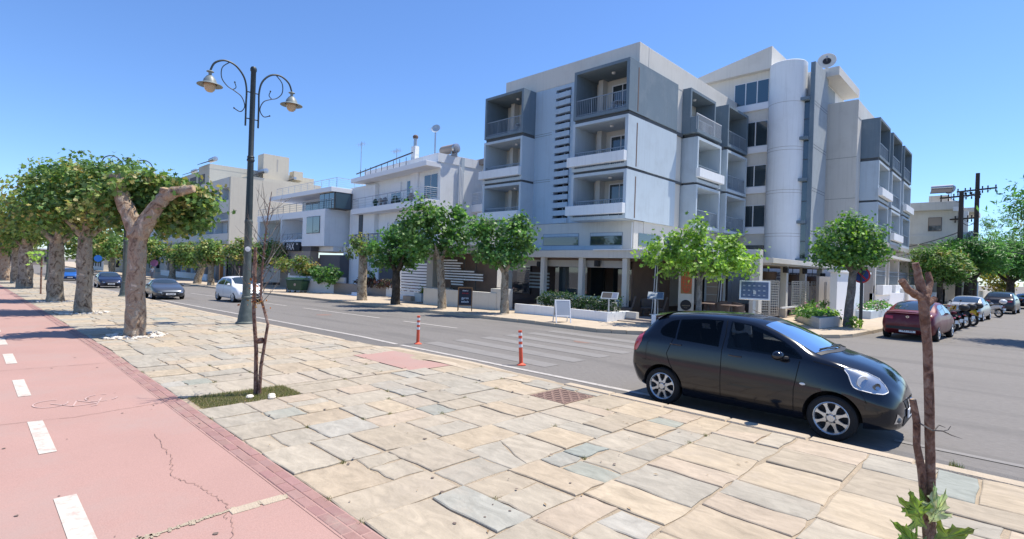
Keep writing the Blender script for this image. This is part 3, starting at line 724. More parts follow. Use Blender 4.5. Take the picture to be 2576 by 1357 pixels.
for i, (z0, z1) in enumerate(ROWS):
    bm_ = 'greybox' if i == 0 else 'lightbox'
    balcony(F1(-19.35), 3.74, 1.2, 1.0, z0, z1, bm_, door=1.35, trough=i > 0, furn=i == 0, pillar=.62, lampx=.55)
    balcony(F1(-27.05), 3.62, 1.2, 1.0, z0, z1, 'greybox' if i == 0 else 'lightbox', door=None, trough=i > 0, furn=True, lampx=.6, pillar=.95)
    # long flank of the corner box
    bx('flank_panel', bm_, H, -15.75, -15.6, 24.82, 30.38, z0+.0, z1-.0)
    bx('slot_groove', 'brownwall', H, -15.599, -15.592, 25.7, 25.8, z0+.1, z1-.3)
    if i < 2:
        zz = ROWS[i+1][1]
        bx('floor_joint', 'gap', H, -27.0, -23.5, 24.95, 27, zz, z0); bx('floor_joint', 'gap', H, -19.3, -15.66, 24.95, 31.3, zz, z0); bx('floor_joint', 'gap', H, -15.7, -15.0, 31.6, 39.5, zz, z0)
# boxes on the flank facing the side street (rotated 90 degrees: local x runs along +Y)
FX = lambda X, Y: TR(X, Y, 0, R(90))
for i, (z0, z1) in enumerate(ROWS):
    bm_ = 'greybox' if i == 0 else 'lightbox'
    if i == 0:
        balcony(FX(-15.2, 31.3), 3.7, .55, .9, z0, z1, bm_, door=1.3)
        b = MB(); b.box(-15.19, -14.72, 31.3, 35.0, z0, z0+.2); b.box(-15.19, -14.72, 31.3, 31.46, z0+.2, z0+1.0); o = b.build('balcony_tray', bm_, H, bevel=.01)
        r_ = MB(FX(-14.75, 31.3))
        for k in range(27): r_.box(k*.14-.01, k*.14+.01, .02, .04, z0+.2, z0+1.18)
        r_.box(-.02, 3.7, .01, .05, z0+1.16, z0+1.2); r_.build('railing', 'railwhite', H)
    else:
        balcony(FX(-14.75, 31.5), 3.55, 1.0, .9, z0, z1, bm_, door=1.3, trough=i == 1, furn=i == 2)
    balcony(FX(-14.72, 35.95), 3.6, 1.0, .9, z0, z1, bm_, door=1.2, furn=i > 0)
    for ya, yb_ in ((30.4, 31.28), (35.08, 35.93), (39.57, 39.99)): bx('facade_wall', 'cream', H, -16.74, -15.752, ya, yb_, z0, z1)
bx('facade_wall', 'cream', H, -16.0, -15.755, 27.06, 40, -.2, 5.09)
# ---- wing with windows, round tower, fin
bx('wing_wall', 'cream', H, -18.6, -13.3, 40.0, 56, -.2, 17.2)
for z0, z1, x0 in ((14.78, 16.5, -15.97), (11.65, 13.5, -15.2), (8.7, 10.3, -15.2), (5.75, 7.38, -15.2)):
    f = MB().box(x0, -13.5, 39.955, 39.998, z0, z1).build('window', 'railwhite', H)
    n = 3 if z0 > 14 else 2; wv = (-13.5-x0)/n
    for k in range(n): MB().box(x0+k*wv+.05, x0+(k+1)*wv-.03, 39.94, 39.954, z0+.06, z1-.05).build('pane', 'glassblue' if z0 > 14 else 'glass', f)
    bx('sill_band', 'whiteclean', H, x0-.05, -13.45, 39.82, 39.997, z0-.48, z0-.01, bevel=.01)
bx('window', 'glass', H, -15.7, -13.5, 39.95, 39.99, 3.6, 4.45)
# sloped roof fascia
b = MB(); b.add([(-18.7, 39.55, 17.0), (-13.25, 39.55, 17.05), (-13.25, 39.55, 18.62), (-18.7, 39.55, 17.55), (-18.7, 57, 17.0), (-13.25, 57, 17.05), (-13.25, 57, 18.62), (-18.7, 57, 17.55)],
                [(0, 1, 2, 3), (1, 5, 6, 2), (5, 4, 7, 6), (4, 0, 3, 7), (3, 2, 6, 7), (4, 5, 1, 0)]); b.build('roof_fascia', 'cream', H)
b = MB(); n = 48
zz = [-.2]; 
prof = [(1.2, -.2)]
for z in (5.02, 5.22, 8.02, 8.22, 10.98, 11.2, 14.3): prof += [(1.2, z-.012), (1.182, z-.008), (1.182, z+.008), (1.2, z+.012)]
prof += [(1.2, 17.15), (1.15, 17.2), (.001, 17.2)]
b.lathe(prof, (-12.3, 40.2, 0), 56); tw = b.build('stair_tower', 'white', H, smooth=True, angle=25)
for z in (5.02, 5.22, 8.02, 8.22, 10.98, 11.2, 14.3): MB().lathe([(1.199, z-.014), (1.2025, z-.012), (1.2025, z+.012), (1.199, z+.014)], (-12.3, 40.2, 0), 56).build('tower_joint', 'warmgrey', tw, smooth=True)
bx('tower_back', 'white', H, -13.29, -10.79, 40.9, 56, -.2, 16.6)
fin = bx('fin_wall', 'finlight', H, -10.76, -10.5, 39.9, 43.2, -.1, 16.95, bevel=.01)
bx('fin_edge', 'greybox', H, -10.78, -10.52, 39.86, 39.899, -.1, 16.93)
for z in (5.2, 5.4, 8.15, 8.35, 11.1, 11.3, 14.05, 14.25): bx('fin_groove', 'gap', fin, -10.499, -10.496, 39.92, 43.18, z, z+.03)
for z0, z1 in ((-.1, 3.3), (3.5, 5.9), (6.1, 8.8), (9.0, 11.65), (11.85, 14.35)):
    f = bx('stair_window', 'glass', H, -11.25, -10.79, 39.95, 40.1, z0, z1); bx('window_bar', 'raildark', f, -11.25, -10.79, 39.93, 39.949, (z0+z1)/2-.03, (z0+z1)/2+.03)
for z in (3.3, 5.9, 8.8, 11.65, 14.35): bx('stair_ledge', 'greybox', H, -11.35, -10.77, 39.55, 40.2, z, z+.2)
bx('tower_side_wall', 'finlight', H, -11.4, -10.75, 43.21, 46.2, -.1, 16.5)
bx('roof_slab', 'cream', H, -12.9, -9.7, 42.6, 49, 16.62, 17.25, bevel=.01)
# ---- rear block
bx('rear_wall', 'cream', H, -13.2, -8.76, 44.0, 45.19, -.2, 15.05)
bx('rear_wall', 'cream', H, -13.2, -9.45, 45.2, 63, -.2, 15.05)
bx('roof_deck', 'cream', H, -9.45, -8.78, 45.2, 63, 13.87, 14.8)
for z in (8.0, 10.95): bx('wall_joint', 'gap', H, -12, -8.76, 43.99, 43.999, z, z+.02)
bx('roof_parapet', 'cream', H, -8.77, -8.74, 44, 63, 13.8, 15.0)
for i, (z0, z1) in enumerate(ROWS):
    for k, (y0, wd) in enumerate(((45.2, 4.0), (50.45, 4.2), (55.9, 4.1))):
        balcony(FX(-7.6, y0), wd, 1.1, .7, z0, z1, 'greybox' if i == 0 else 'lightbox', door=1.4, trough=(i, k) in ((1, 0), (1, 2), (2, 1)))
    for ya, yb_ in ((49.22, 50.43), (54.67, 55.88), (60.02, 63)): bx('facade_wall', 'greybox' if i < 1 else 'lightbox', H, -9.44, -8.6, ya, yb_, z0, z1)
    if i < 2: bx('floor_joint', 'gap', H, -8.8, -7.7, 45.3, 59.9, ROWS[i+1][1], z0)
bx('under_slab', 'warmgrey', H, -9.2, -7.55, 45.2, 60, 4.75, 5.09)
# ground floor units of the rear block
bx('end_wall', 'warmgrey', H, -12.5, -7.7, 45.0, 45.2, -.1, 4.74)
for k, y in enumerate((45.2, 49.1, 50.4, 54.9, 60.2, 64.8)): bx('pier', 'cream', H, -9.3, -7.62, y, y+.28, -.1, 4.1)
bx('back_wall', 'taupe', H, -9.6, -9.31, 45.2, 66, -.1, 4.2)
bx('unit_canopy', 'cream', H, -9.2, -7.3, 48.6, 66.5, 3.95, 4.15)
for k, (y0, y1) in enumerate(((45.55, 49.0), (50.75, 54.8), (55.3, 60.1), (60.6, 64.7))):
    r_ = MB(FX(-7.66, y0)); n = int((y1-y0)/.3)
    for j in range(n+1): r_.box(j*(y1-y0)/n-.015, j*(y1-y0)/n+.015, 0, .03, 1.9, 2.85)
    r_.box(0, y1-y0, -.02, .04, 2.85, 2.92); r_.box(0, y1-y0, -.01, .03, 2.55, 2.6); r_.build('railing', 'rail', H)
    bx('parapet_trough', 'white', H, -7.62, -7.2, y0+.1, y1+.2, 1.15, 1.85, bevel=.01)
bx('base_wall', 'cream', H, -7.9, -7.63, 45.2, 66, -.1, 1.8)
# ---- restaurant ground floor
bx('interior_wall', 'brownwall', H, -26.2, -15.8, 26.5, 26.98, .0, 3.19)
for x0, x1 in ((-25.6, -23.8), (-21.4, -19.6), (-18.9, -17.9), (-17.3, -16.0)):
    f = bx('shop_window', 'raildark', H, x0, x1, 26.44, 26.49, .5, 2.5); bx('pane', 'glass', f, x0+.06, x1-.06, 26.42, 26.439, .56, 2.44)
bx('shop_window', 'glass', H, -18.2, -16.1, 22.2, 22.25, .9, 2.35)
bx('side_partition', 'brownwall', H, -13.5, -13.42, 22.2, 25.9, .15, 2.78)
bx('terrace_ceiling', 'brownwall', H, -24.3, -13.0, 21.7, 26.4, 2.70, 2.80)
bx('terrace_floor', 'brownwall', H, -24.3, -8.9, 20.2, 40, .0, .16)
bx('ceiling_beam', 'warmgrey', H, -24.3, -13.4, 21.72, 21.9, 2.36, 2.699)
can = bx('terrace_canopy', 'cream', H, -24.5, -10.4, 21.2, 25.98, 2.82, 3.18, bevel=.01)
bx('canopy_edge', 'whiteclean', can, -15.0, -10.35, 21.1, 21.3, 3.182, 3.23)
for x in (-20.9, -18.35, -15.85, -13.32): bx('column', 'cream', H, x-.13, x+.13, 21.28, 21.54, .02, 2.819, bevel=.01)
bx('low_wall', 'lightbox', H, -18.4, -13.5, 21.3, 21.52, .02, .95)
can2 = bx('terrace_canopy', 'cream', H, -15.7, -8.35, 26.0, 37.2, 2.82, 3.06, bevel=.01)
bx('terrace_ceiling', 'warmgrey', H, -15.6, -8.45, 26.05, 37.1, 2.74, 2.819)
for y in (29.0, 32.2, 35.6): bx('column', 'cream', H, -8.95, -8.65, y, y+.3, .1, 2.74, bevel=.01)
bx('portal_post', 'cream', H, -9.02, -8.6, 25.0, 25.42, .1, 3.4, bevel=.01); bx('portal_beam', 'cream', H, -13.0, -9.021, 25.0, 25.42, 2.86, 3.4, bevel=.01)
bx('white_screen_wall', 'whiteclean', H, -6.9, -6.6, 29.9, 36.0, .05, 2.52); bx('wall_cap', 'white', H, -7.0, -6.5, 29.8, 37.4, 2.521, 2.63)
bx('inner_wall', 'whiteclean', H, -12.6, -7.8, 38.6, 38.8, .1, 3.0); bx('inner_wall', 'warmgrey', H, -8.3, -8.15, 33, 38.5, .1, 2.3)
# pierced lattice panels on the inner wall
def lattice(name, T, w_, h, nx, nz, m, par, label=None, cross=False):
    b = MB(T); b.box(0, w_, 0, .04, 0, .05); b.box(0, w_, 0, .04, h-.05, h); b.box(0, .05, 0, .04, .05, h-.05); b.box(w_-.05, w_, 0, .04, .05, h-.05)
    for i in range(1, nx): b.box(w_*i/nx-.014, w_*i/nx+.014, .008, .032, .05, h-.05)
    for i in range(1, nz): b.box(.05, w_-.05, .012, .028, h*i/nz-.02, h*i/nz+.02)
    if not cross: b.box(w_/2-.035, w_/2+.035, -.004, .044, .05, h-.05)
    return b.build(name, m, par)
for x in (-12.2, -11.4, -10.3): lattice('pierced_panel', TR(x, 38.5, 1.7), .7, .8, 4, 4, 'raildark', H, cross=True)
for k, (X, Y) in enumerate(((-9.3, 27.3), (-8.7, 30.1), (-8.6, 33.2))):
    o = lattice('lattice_screen', TR(X, Y, .25, R(62)), 1.15, 1.75, 9, 14, 'lattice', None)
    tag(o, ('cream lattice screen nearest the portal post, behind the framed menu panel', 'cream lattice screen between the first two terrace columns', 'cream lattice screen farthest right, by the last terrace column')[k], 'lattice screen', 'lattice screens of the restaurant terrace')
bx('terrace_rail', 'railwhite', H, -8.6, -8.5, 28.0, 36.0, .62, .70)
bx('service_cabinet', 'darkslot', H, -12.6, -11.2, 27.8, 28.0, .16, 2.4)
# fin lettering
fl = text('B', .75, 'gap', H, TR(-10.48+15.75, 41.2-26, 4.1, R(90)), 'lettering')
# round columns wrapped in striped cloth
for k, (X, Y) in enumerate(((-11.6, 21.1), (-10.2, 24.6))):
    t = thing('striped_post', ('striped black and white wrapped post between menu stand and entrance', 'striped wrapped post behind the trunk of the lime green tree')[k], 'post', (X, Y, .1), 0, 'striped posts at the restaurant')
    b = MB(); b.lathe([(.17, 0), (.10, 1.4), (.085, 2.7)], (0, 0, 0), 16); b.build('cloth', 'fabricwhite', t, world=False, smooth=True)
    for j in range(6):
        b = MB(); P = []
        for s in range(13): 
            a = j*math.pi/3+s*.09; r_ = .173-.07*min(1, s/6)-.015*max(0, (s-6)/6); P.append([((r_+.004)*math.cos(a+da), (r_+.004)*math.sin(a+da), s*.225) for da in (0, .28, .55)])
        b.grid(P); b.build('stripe', 'ink', t, world=False, smooth=True)
# satellite dish on the roof
t = thing('satellite_dish', 'large round white satellite dish with dark centre on the tower roof', 'satellite dish', (-10.75, 43.6, 17.15))
T = TR(0, 0, .95, R(14), R(75))
b = MB(T); P = [(0.001, 0)]+[(.60*k/6, .13*(k/6)**2) for k in range(1, 7)]; b.lathe(P, (0, 0, 0), 28); b.lathe([(.60, .13), (.61, .12), (.001, -.03)], (0, 0, 0), 28); b.build('reflector', 'cream', t, world=False, smooth=True)
b = MB(T); b.lathe([(.27, .05), (.20, .02), (.001, .03)], (0, 0, .02), 18); b.build('dark_hub', 'darkslot', t, world=False, smooth=True)
b = MB(); b.tube([(0, 0, 0), (0, 0, 1.0)], .05, 8); b.tube([(-.3, 0, 0), (0, 0, .6)], .03, 6); b.tube([(.3, 0, 0), (0, 0, .6)], .03, 6); b.build('mast', 'steel', t, world=False)
b = MB(T); b.tube([(0, 0, .05), (0, 0, .55)], .02, 6); b.box(-.06, .06, -.06, .06, .5, .62); b.build('receiver_arm', 'steel', t, world=False)

# ================================================================= generic city building helpers
def railslat(par, P, z0, h, m='steel', n=4, post=1.4, vertical=False):
    b = MB()
    for (x, y), (u, v) in zip(P, P[1:]):
        L_ = math.hypot(u-x, v-y); k = max(1, int(L_/post))
        for i in range(k+1): t = i/k; b.tube([(x+(u-x)*t, y+(v-y)*t, z0), (x+(u-x)*t, y+(v-y)*t, z0+h)], .022, 5)
        b.tube([(x, y, z0+h), (u, v, z0+h)], .028, 5)
        if vertical:
            kk = int(L_/.13)
            for i in range(kk): t = i/kk; b.box(x+(u-x)*t-.008, x+(u-x)*t+.008, y+(v-y)*t-.008, y+(v-y)*t+.008, z0+.05, z0+h)
        else:
            for i in range(1, n): b.tube([(x, y, z0+h*i/n), (u, v, z0+h*i/n)], .013, 4)
    return b.build('railing', m, par, world=False)
def L(b, name, m, par, **k): return b.build(name, m, par, world=False, **k)
def win(par, x0, x1, z0, z1, y, fm='raildark', gm='glass', n=2, sill=False, shutter=0):
    f = L(MB().box(x0, x1, y-.05, y+.02, z0, z1), 'window', fm, par); wv = (x1-x0)/n
    for k in range(n): L(MB().box(x0+k*wv+.05, x0+(k+1)*wv-.03, y-.065, y-.051, z0+.05, z1-.05), 'pane', gm, f)
    if shutter: L(MB().box(x0+.03, x1-.03, y-.085, y-.066, z1-shutter*(z1-z0), z1-.03), 'shutter', 'whiteclean', f)
    if sill: L(MB().box(x0-.08, x1+.08, y-.14, y-.001, z0-.07, z0-.002), 'sill', 'whiteclean', f)
    return f

# ---- white three storey house, next to the hotel (local: x along the front from its right corner towards the left = -x)
WH = thing('white_apartment_house', 'white three storey house with long balconies, chimney and a water tank on the roof', 'building', (-33.2, 24.5, -.2), R(-5))
z_ = .2
L(MB().box(-13.2, 0, 1.3, 9, -.6, 10.55), 'main_wall', 'white', WH)
L(MB().box(-1.9, .0, .0, 1.299, 3.0, 11.3-.2), 'corner_wall', 'white', WH) if False else None
L(MB().box(-12.9, .05, 1.0, 9.05, 10.55, 11.25), 'roof_parapet', 'white', WH)
L(MB().box(-13.6, .02, -.05, 1.299, 10.1, 10.5), 'roof_slab', 'whiteclean', WH, bevel=.02)
L(MB().box(-13.5, .0, .0, 1.299, 7.05, 7.55), 'balcony_slab', 'whiteclean', WH, bevel=.02)
L(MB().box(-13.5, -.3, .0, 1.299, 3.75, 4.25), 'balcony_slab', 'whiteclean', WH, bevel=.02)
L(MB().box(0.001, .12, 3.2, 3.5, 5, 11.2), 'drain_pipes', 'lightbox', WH)
for k in range(4): L(MB().tube([(.12, 3.0+k*.14, 3.2), (.12, 3.0+k*.14, 10.6-k*.2)], .05, 8), 'pipe', 'white', WH)
railslat(WH, [(-13.4, 1.2), (-13.4, .08), (-2.1, .08)], 7.55, .95, 'steel', 4)
railslat(WH, [(-2.1, .08), (-.05, .08), (-.05, 1.2)], 7.55, .95, 'railwhite', 6, .9)
railslat(WH, [(-13.4, 1.2), (-13.4, .08), (-.4, .08)], 4.25, .85, 'raildark', 3, .9, True)
win(WH, -2.3, -.3, 7.75, 9.75, 1.3, 'whiteclean'); win(WH, -7.9, -6.1, 7.65, 9.6, 1.3, 'whiteclean', shutter=.45); win(WH, -11.2, -10.5, 7.65, 9.4, 1.3, 'whiteclean', n=1); win(WH, -5.1, -4.5, 7.65, 9.6, 1.3, 'whiteclean', n=1)
win(WH, -11.7, -10.7, 4.3, 6.2, 1.3, 'whiteclean', shutter=.4); win(WH, -9.9, -8.3, 4.3, 6.2, 1.3, 'whiteclean', shutter=.9); win(WH, -7.2, -5.6, 4.3, 6.2, 1.3); win(WH, -3.6, -1.8, 4.3, 6.2, 1.3)
L(MB().box(-4.35, -3.2, 1.15, 1.299, 7.55, 10.1), 'flue_casing', 'whiteclean', WH)
b = MB(); b.box(-12.35, -11.5, .85, 1.2, 8.9, 9.55); ac = L(b, 'air_conditioner', 'whiteclean', WH, bevel=.03); L(MB().lathe([(.25, 0), (.25, -.02), (.001, -.02)], (-12.0, .84, 9.22), 16, axis='y'), 'fan_grille', 'darkslot', ac)
for k, x in enumerate((-9.6, -8.6, -7.7, -5.9, -3.2)): 
    b = MB(); b.lathe([(.12, 0), (.17, .3), (.15, .3)], (x, .6, 7.55), 10); b.ball((x, .6, 8.05), (.25, .25, .3), 8); L(b, 'potted_plant', ('binGreen', 'stonewall', 'fabric')[k % 3], WH)
L(MB().box(-6.6, -4.2, .3, 1.0, 3.3-.25, 3.75), 'slab_soffit', 'warmgrey', WH) if False else None
# rear part of the house seen past the corner
L(MB().box(.0, 1.4, 5.4, 9.5, -.3, 10.9), 'rear_wall', 'white', WH); win_ = L(MB().box(.5, 1.15, 5.32, 5.39, 7.6, 9.3), 'window', 'glass', WH)
L(MB().box(-.1, 1.45, 4.4, 5.39, 6.9, 7.5), 'rear_balcony', 'whiteclean', WH, bevel=.02); railslat(WH, [(-.0, 4.45), (1.4, 4.45), (1.4, 5.3)], 7.5, .95, 'railwhite', 7, .5)
L(MB().box(-.4, 2.4, 5.0, 9.6, 10.901, 11.35), 'tile_roof_edge', 'stonewall', WH)
# ground floor of the house
L(MB().box(-13.4, -9.2, .9, 1.29, -.4, 3.74), 'ground_wall', 'white', WH); L(MB().box(-9.19, -.3, 1.0, 1.29, -.4, 3.2), 'shop_front', 'greywall', WH)
# roof furniture
t = thing('chimney', 'white square chimney with a round steel cowl on the white house', 'chimney', (-37.3, 26.3, 10.9)); L(MB().box(-.28, .28, -.2, .2, -.3, 1.35), 'stack', 'white', t); b = MB(); b.lathe([(.15, 1.35), (.15, 1.95), (.19, 1.95), (.19, 2.0)], (0, 0, 0), 14); L(b, 'flue', 'steel', t, smooth=True); L(MB().ball((0, 0, 2.15), (.24, .24, .2), 14), 'cowl', 'brownwall', t, smooth=True)
t = thing('water_tank', 'brown and steel cylinder water heater tank lying on the roof corner', 'water tank', (-33.6, 27.0, 11.0)); b = MB(); b.lathe([(.001, -.95), (.3, -.92), (.36, -.8), (.36, .8)], (0, 0, .62), 20, axis='x'); L(b, 'tank_body', 'taupe', t, smooth=True); b = MB(); b.lathe([(.37, .75), (.37, .95), (.2, 1.0), (.001, 1.0)], (0, 0, .62), 20, axis='x'); L(b, 'end_cap', 'steel', t, smooth=True); b = MB(); b.box(-.7, -.6, -.3, .3, 0, .35); b.box(.6, .7, -.3, .3, 0, .35); L(b, 'stand', 'steel', t)
def antenna(x, y, z, h, label, n=5):
    t = thing('tv_antenna', label, 'antenna', (x, y, z)); L(MB().tube([(0, 0, -.3), (0, 0, h)], .035, 6), 'mast', 'steel', t)
    b = MB(); b.tube([(-.6, .1, h-.25), (.6, -.1, h-.25)], .015, 4)
    for i in range(n): xx_ = -.55+i*1.1/(n-1); b.tube([(xx_, .3, h-.25), (xx_, -.3, h-.25)], .01, 4); b.tube([(xx_, .0, h-.45), (xx_, .0, h-.05)], .012, 4)
    L(b, 'elements', 'steel', t)
antenna(-45.6, 26, 10.6, 3.2, 'tall thin mast with a small aerial at the left end of the white roof', 4)
antenna(-40.2, 26.4, 10.9, 1.6, 'low spiky aerial behind the middle of the white roof railing', 7)
antenna(-36.2, 27.5, 11.1, 3.0, 'tall aerial beside the chimney of the white house', 6)
t = thing('rooftop_dish', 'small grey dish on a tall pole between chimney and tank', 'satellite dish', (-34.9, 26.6, 11.2)); L(MB().tube([(0, 0, -.3), (0, 0, 2.0)], .03, 6), 'pole', 'steel', t); b = MB(TR(0, 0, 2.2, R(30), R(70))); b.lathe([(.001, 0), (.2, .03), (.38, .1), (.37, .08), (.001, -.02)], (0, 0, 0), 20); L(b, 'bowl', 'lightbox', t, smooth=True)
b = MB()
for x in np.linspace(-12.2, -3.6, 9): b.tube([(x, .25, 10.5), (x, .25, 11.25)], .025, 5)
b.tube([(-13.0, .25, 10.95), (-2.6, .25, 11.5)], .06, 6); o = L(b, 'roof_rail', 'raildark', WH)

# ---- white modern house with the sign
PX = thing('white_modern_house', 'white flat roofed modern house with blue glass corner and black sign panel', 'building', (-48.5, 24, -.4))
o0 = -48.5
def PXb(n, m, x0, x1, y0, y1, z0, z1, **k): return L(MB().box(x0-o0, x1-o0, y0, y1, z0+.4, z1+.4), n, m, PX, **k)
PXb('upper_wall', 'white', -58.4, -47.9, 2.2, 12, 7.3, 9.0); PXb('roof_slab', 'whiteclean', -62.1, -47.4, 0, 12, 8.98, 9.42, bevel=.02); PXb('stair_head', 'white', -50.5, -47.5, 6, 10, 9.42, 11.3)
PXb('terrace_slab', 'whiteclean', -65.5, -48.5, 0, 12, 6.7, 7.38, bevel=.02)
PXb('bay_wall', 'white', -53.3, -48.5, 0.001, 12, 3.78, 6.699); PXb('recess_wall', 'lightbox', -65, -53.3, 2.6, 12, 3.8, 6.699); PXb('recess_floor', 'whiteclean', -58.6, -53.3, .1, 2.59, 3.8, 4.5)
PXb('side_pier', 'white', -58.75, -58.5, 0, 2.5, 3.8, 6.699); PXb('side_pier', 'white', -65.3, -64.7, 0, 6, -.4, 6.699)
win(PX, -3.8, -.95, 5.45, 7.12, .0, 'raildark'); win(PX, -8.9, -5.6, 7.75, 9.1, 2.2, 'raildark'); win(PX, -7.0, -6.0, 5.0, 6.3, 2.6, 'raildark', n=1)
f = PXb('glass_corner', 'raildark', -50.5, -47.45, .4, 2.19, 7.39, 8.97)
for k in range(3): L(MB().box(-1.95+k*1.0, -1.05+k*1.0, .38, .395, 7.85, 9.33), 'pane', 'glassblue', f)
L(MB().box(1.055, 1.07, .5, 2.1, 7.85, 9.33), 'pane', 'glassblue', f)
f = PXb('glass_door', 'raildark', -52.8, -50.6, 1.6, 2.19, 7.39, 8.97); L(MB().box(-4.2, -2.2, 1.58, 1.595, 7.85, 9.3), 'pane', 'glassblue', f)
railslat(PX, [(-9.9, .1), (0, .1), (1.0, .1), (1.0, 3)], 7.78, .9, 'rail', 4, 1.6); railslat(PX, [(-17, .1), (-9.9, .1)], 7.78, .75, 'rail', 3, 1.2); railslat(PX, [(-13, .6), (1, .6), (1, 8)], 9.8, .95, 'steel', 5, 1.5); railslat(PX, [(-10, .15), (-5, .15)], 4.9, .6, 'rail', 2, 1.2)
PXb('ground_wall', 'white', -48.4, -43.9, 2.0, 8, -.5, 3.77); PXb('ground_box', 'greywall', -51.4, -47.2, 1.0, 2.5, -.5, 2.95); PXb('ground_soffit', 'white', -58, -48.6, 1.0, 6, 3.3, 3.77)
PXb('shop_box', 'taupe', -58.7, -51.6, .1, .99, -.6, 3.28); PXb('shop_door', 'darkslot', -53.2, -52.4, .04, .099, -.4, 1.7)
sg = PXb('sign_panel', 'ink', -57.3, -53.65, -.12, .05, 3.3, 4.22); text('PAX', 1.0, 'whiteink', PX, TR(-55.75-o0, -.15, 3.72+.4), 'lettering'); b = MB(); 
for i in range(9): b.box(-54.6-o0+.02, -54.0-o0, -.83, -.801, 4.28+i*.0, 4.30) if i == 0 else None
text('bar', .30, 'whiteink', PX, TR(-54.1-o0, -.15, 4.02+.4), 'lettering')
PXb('sign_pier', 'greywall', -53.6, -51.5, .12, .9, 3.281, 3.75)
PXb('east_wall', 'white', -47.9, -43.4, 2.3, 12, 3.78, 9.6)
win(PX, 2.4, 3.1, 4.6, 7.3, 2.3, 'raildark', n=1)

# ---- long beige hotel on the left
BG = thing('long_beige_block', 'long pale three storey block with rows of deep balcony bays and louvre strip', 'building', (-81.6, 26, -1.1))
X0 = -81.6
def BGb(n, m, x0, x1, y0, y1, z0, z1, par=BG, **k): return L(MB().box(x0-X0, x1-X0, y0-26, y1-26, z0+1.1, z1+1.1), n, m, par, **k)
BGb('core_wall', 'lightbox', -118, -81.62, 27.2, 33.6, -1.1, 13.9); BGb('end_wall', 'beige', -81.9, -81.3, 26, 33.6, -1.1, 14.0); BGb('top_band', 'cream', -95, -81.91, 26, 27.19, 12.55, 14.0)
BGb('middle_band', 'cream', -100, -81.91, 26, 27.19, 8.95, 10.75); BGb('lower_band', 'cream', -118, -81.91, 26, 27.19, 4.9, 5.95); BGb('upper_left_band', 'cream', -118, -95.01, 26, 27.19, 7.76, 11.4)
BGb('thin_band', 'cream', -100, -81.91, 26.001, 27.19, 7.76, 7.95)
for i in range(6): BGb('louvre', 'lightbox', -99.9, -81.91, 26.1, 26.3, 8.0+i*.16, 8.07+i*.16)
for x in (-91.8, -88.3, -85.1): BGb('bay_divider', 'lightbox', x-.12, x+.12, 26.05, 27.19, 10.76, 12.54)
for x in (-116, -112, -108, -104, -99.9, -96, -92, -88): BGb('bay_divider', 'lightbox', x-.12, x+.12, 26.05, 27.19, 5.96, 7.75); BGb('louvre_divider', 'lightbox', x-.06, x+.06, 26.04, 26.35, 7.96, 8.94) if x > -100 else None
for x in (-117.5, -113.5, -109.5, -105.5, -101.5, -97.5, -93.5, -89.5, -85.5):
    f = BGb('bay_window', 'railwhite', x, x+1.3, 27.1, 27.19, 5.97, 7.6); BGb('pane', 'glass', x+.06, x+1.24, 27.05, 27.099, 6.0, 7.55, par=BG)
BGb('ground_back', 'brownwall', -118, -82, 28.2, 28.3, -1.1, 4.89); BGb('ground_beam', 'taupe', -118, -81.95, 26.1, 26.6, 2.6, 3.6); BGb('ground_ledge', 'warmgrey', -118, -81.95, 26, 27.19, 3.61, 4.89)
for x in (-114, -108, -102, -97, -92, -87, -82.6): BGb('ground_pier', 'barkpink' if False else 'taupe', x-.3, x+.3, 26.1, 26.7, -1.1, 2.59)
BGb('dark_opening', 'darkslot', -108, -100.5, 25.97, 25.999, 3.95, 4.6)
BGb('cafe_counter', 'white', -112, -86, 24.6, 24.9, -1.0, -.1)
# upper cream building with stepped parapet behind
UB = thing('stepped_cream_building', 'cream building with stepped parapet and a square lift tower behind the long block', 'building', (-100, 36, -1))
def UBb(n, m, x0, x1, y0, y1, z0, z1, **k): return L(MB().box(x0+100, x1+100, y0-36, y1-36, z0+1, z1+1), n, m, UB, **k)
UBb('main_wall', 'beige', -131, -100, 28.6, 47, 13.95, 17.6); UBb('top_step', 'beige', -106, -99.98, 28.58, 47, 17.6, 18.4); UBb('left_step', 'beige', -131, -106.01, 29.4, 47, 17.6, 18.1); UBb('far_step', 'cream', -150, -131.01, 29.4, 46, -1, 17.4)
UBb('side_recess', 'taupe', -99.975, -99.96, 31.5, 37, 15.6, 15.9)
for x in (-129, -124.5, -120, -115.5, -111, -106): UBb('bay', 'greywall', x, x+3.6, 28.55, 28.598, 14.6, 16.9)
UBb('lift_tower', 'beige', -101.6, -98.9, 37, 41.6, 17.0, 21.5); UBb('tower_stain', 'warmgrey', -98.89, -98.88, 39.4, 39.6, 18.6, 20.8); UBb('roof_hut', 'beige', -101, -98.9, 42.6, 44.3, 17.6, 19.2); UBb('rear_wing', 'beige', -99.95, -97, 33.8, 47, -1, 16.8)
def solar(x, y, z, label, s=1.0):
    t = thing('solar_heater', label, 'solar heater', (x, y, z), 0, 'solar water heaters on the far roofs'); L(MB().lathe([(.001, -1.1*s), (.3*s, -1.05*s), (.32*s, 1.05*s), (.001, 1.1*s)], (0, 0, .9*s), 12, axis='x'), 'tank', 'steel', t, smooth=True)
    L(MB().add([(-1*s, -1.6*s, .1), (1*s, -1.6*s, .1), (1*s, -.2*s, .8*s), (-1*s, -.2*s, .8*s), (-1*s, -1.6*s, .02), (1*s, -1.6*s, .02), (1*s, -.2*s, .7*s), (-1*s, -.2*s, .7*s)], [(0, 1, 2, 3), (4, 7, 6, 5), (0, 4, 5, 1), (2, 6, 7, 3), (1, 5, 6, 2), (0, 3, 7, 4)]), 'panel', 'darkslot', t)
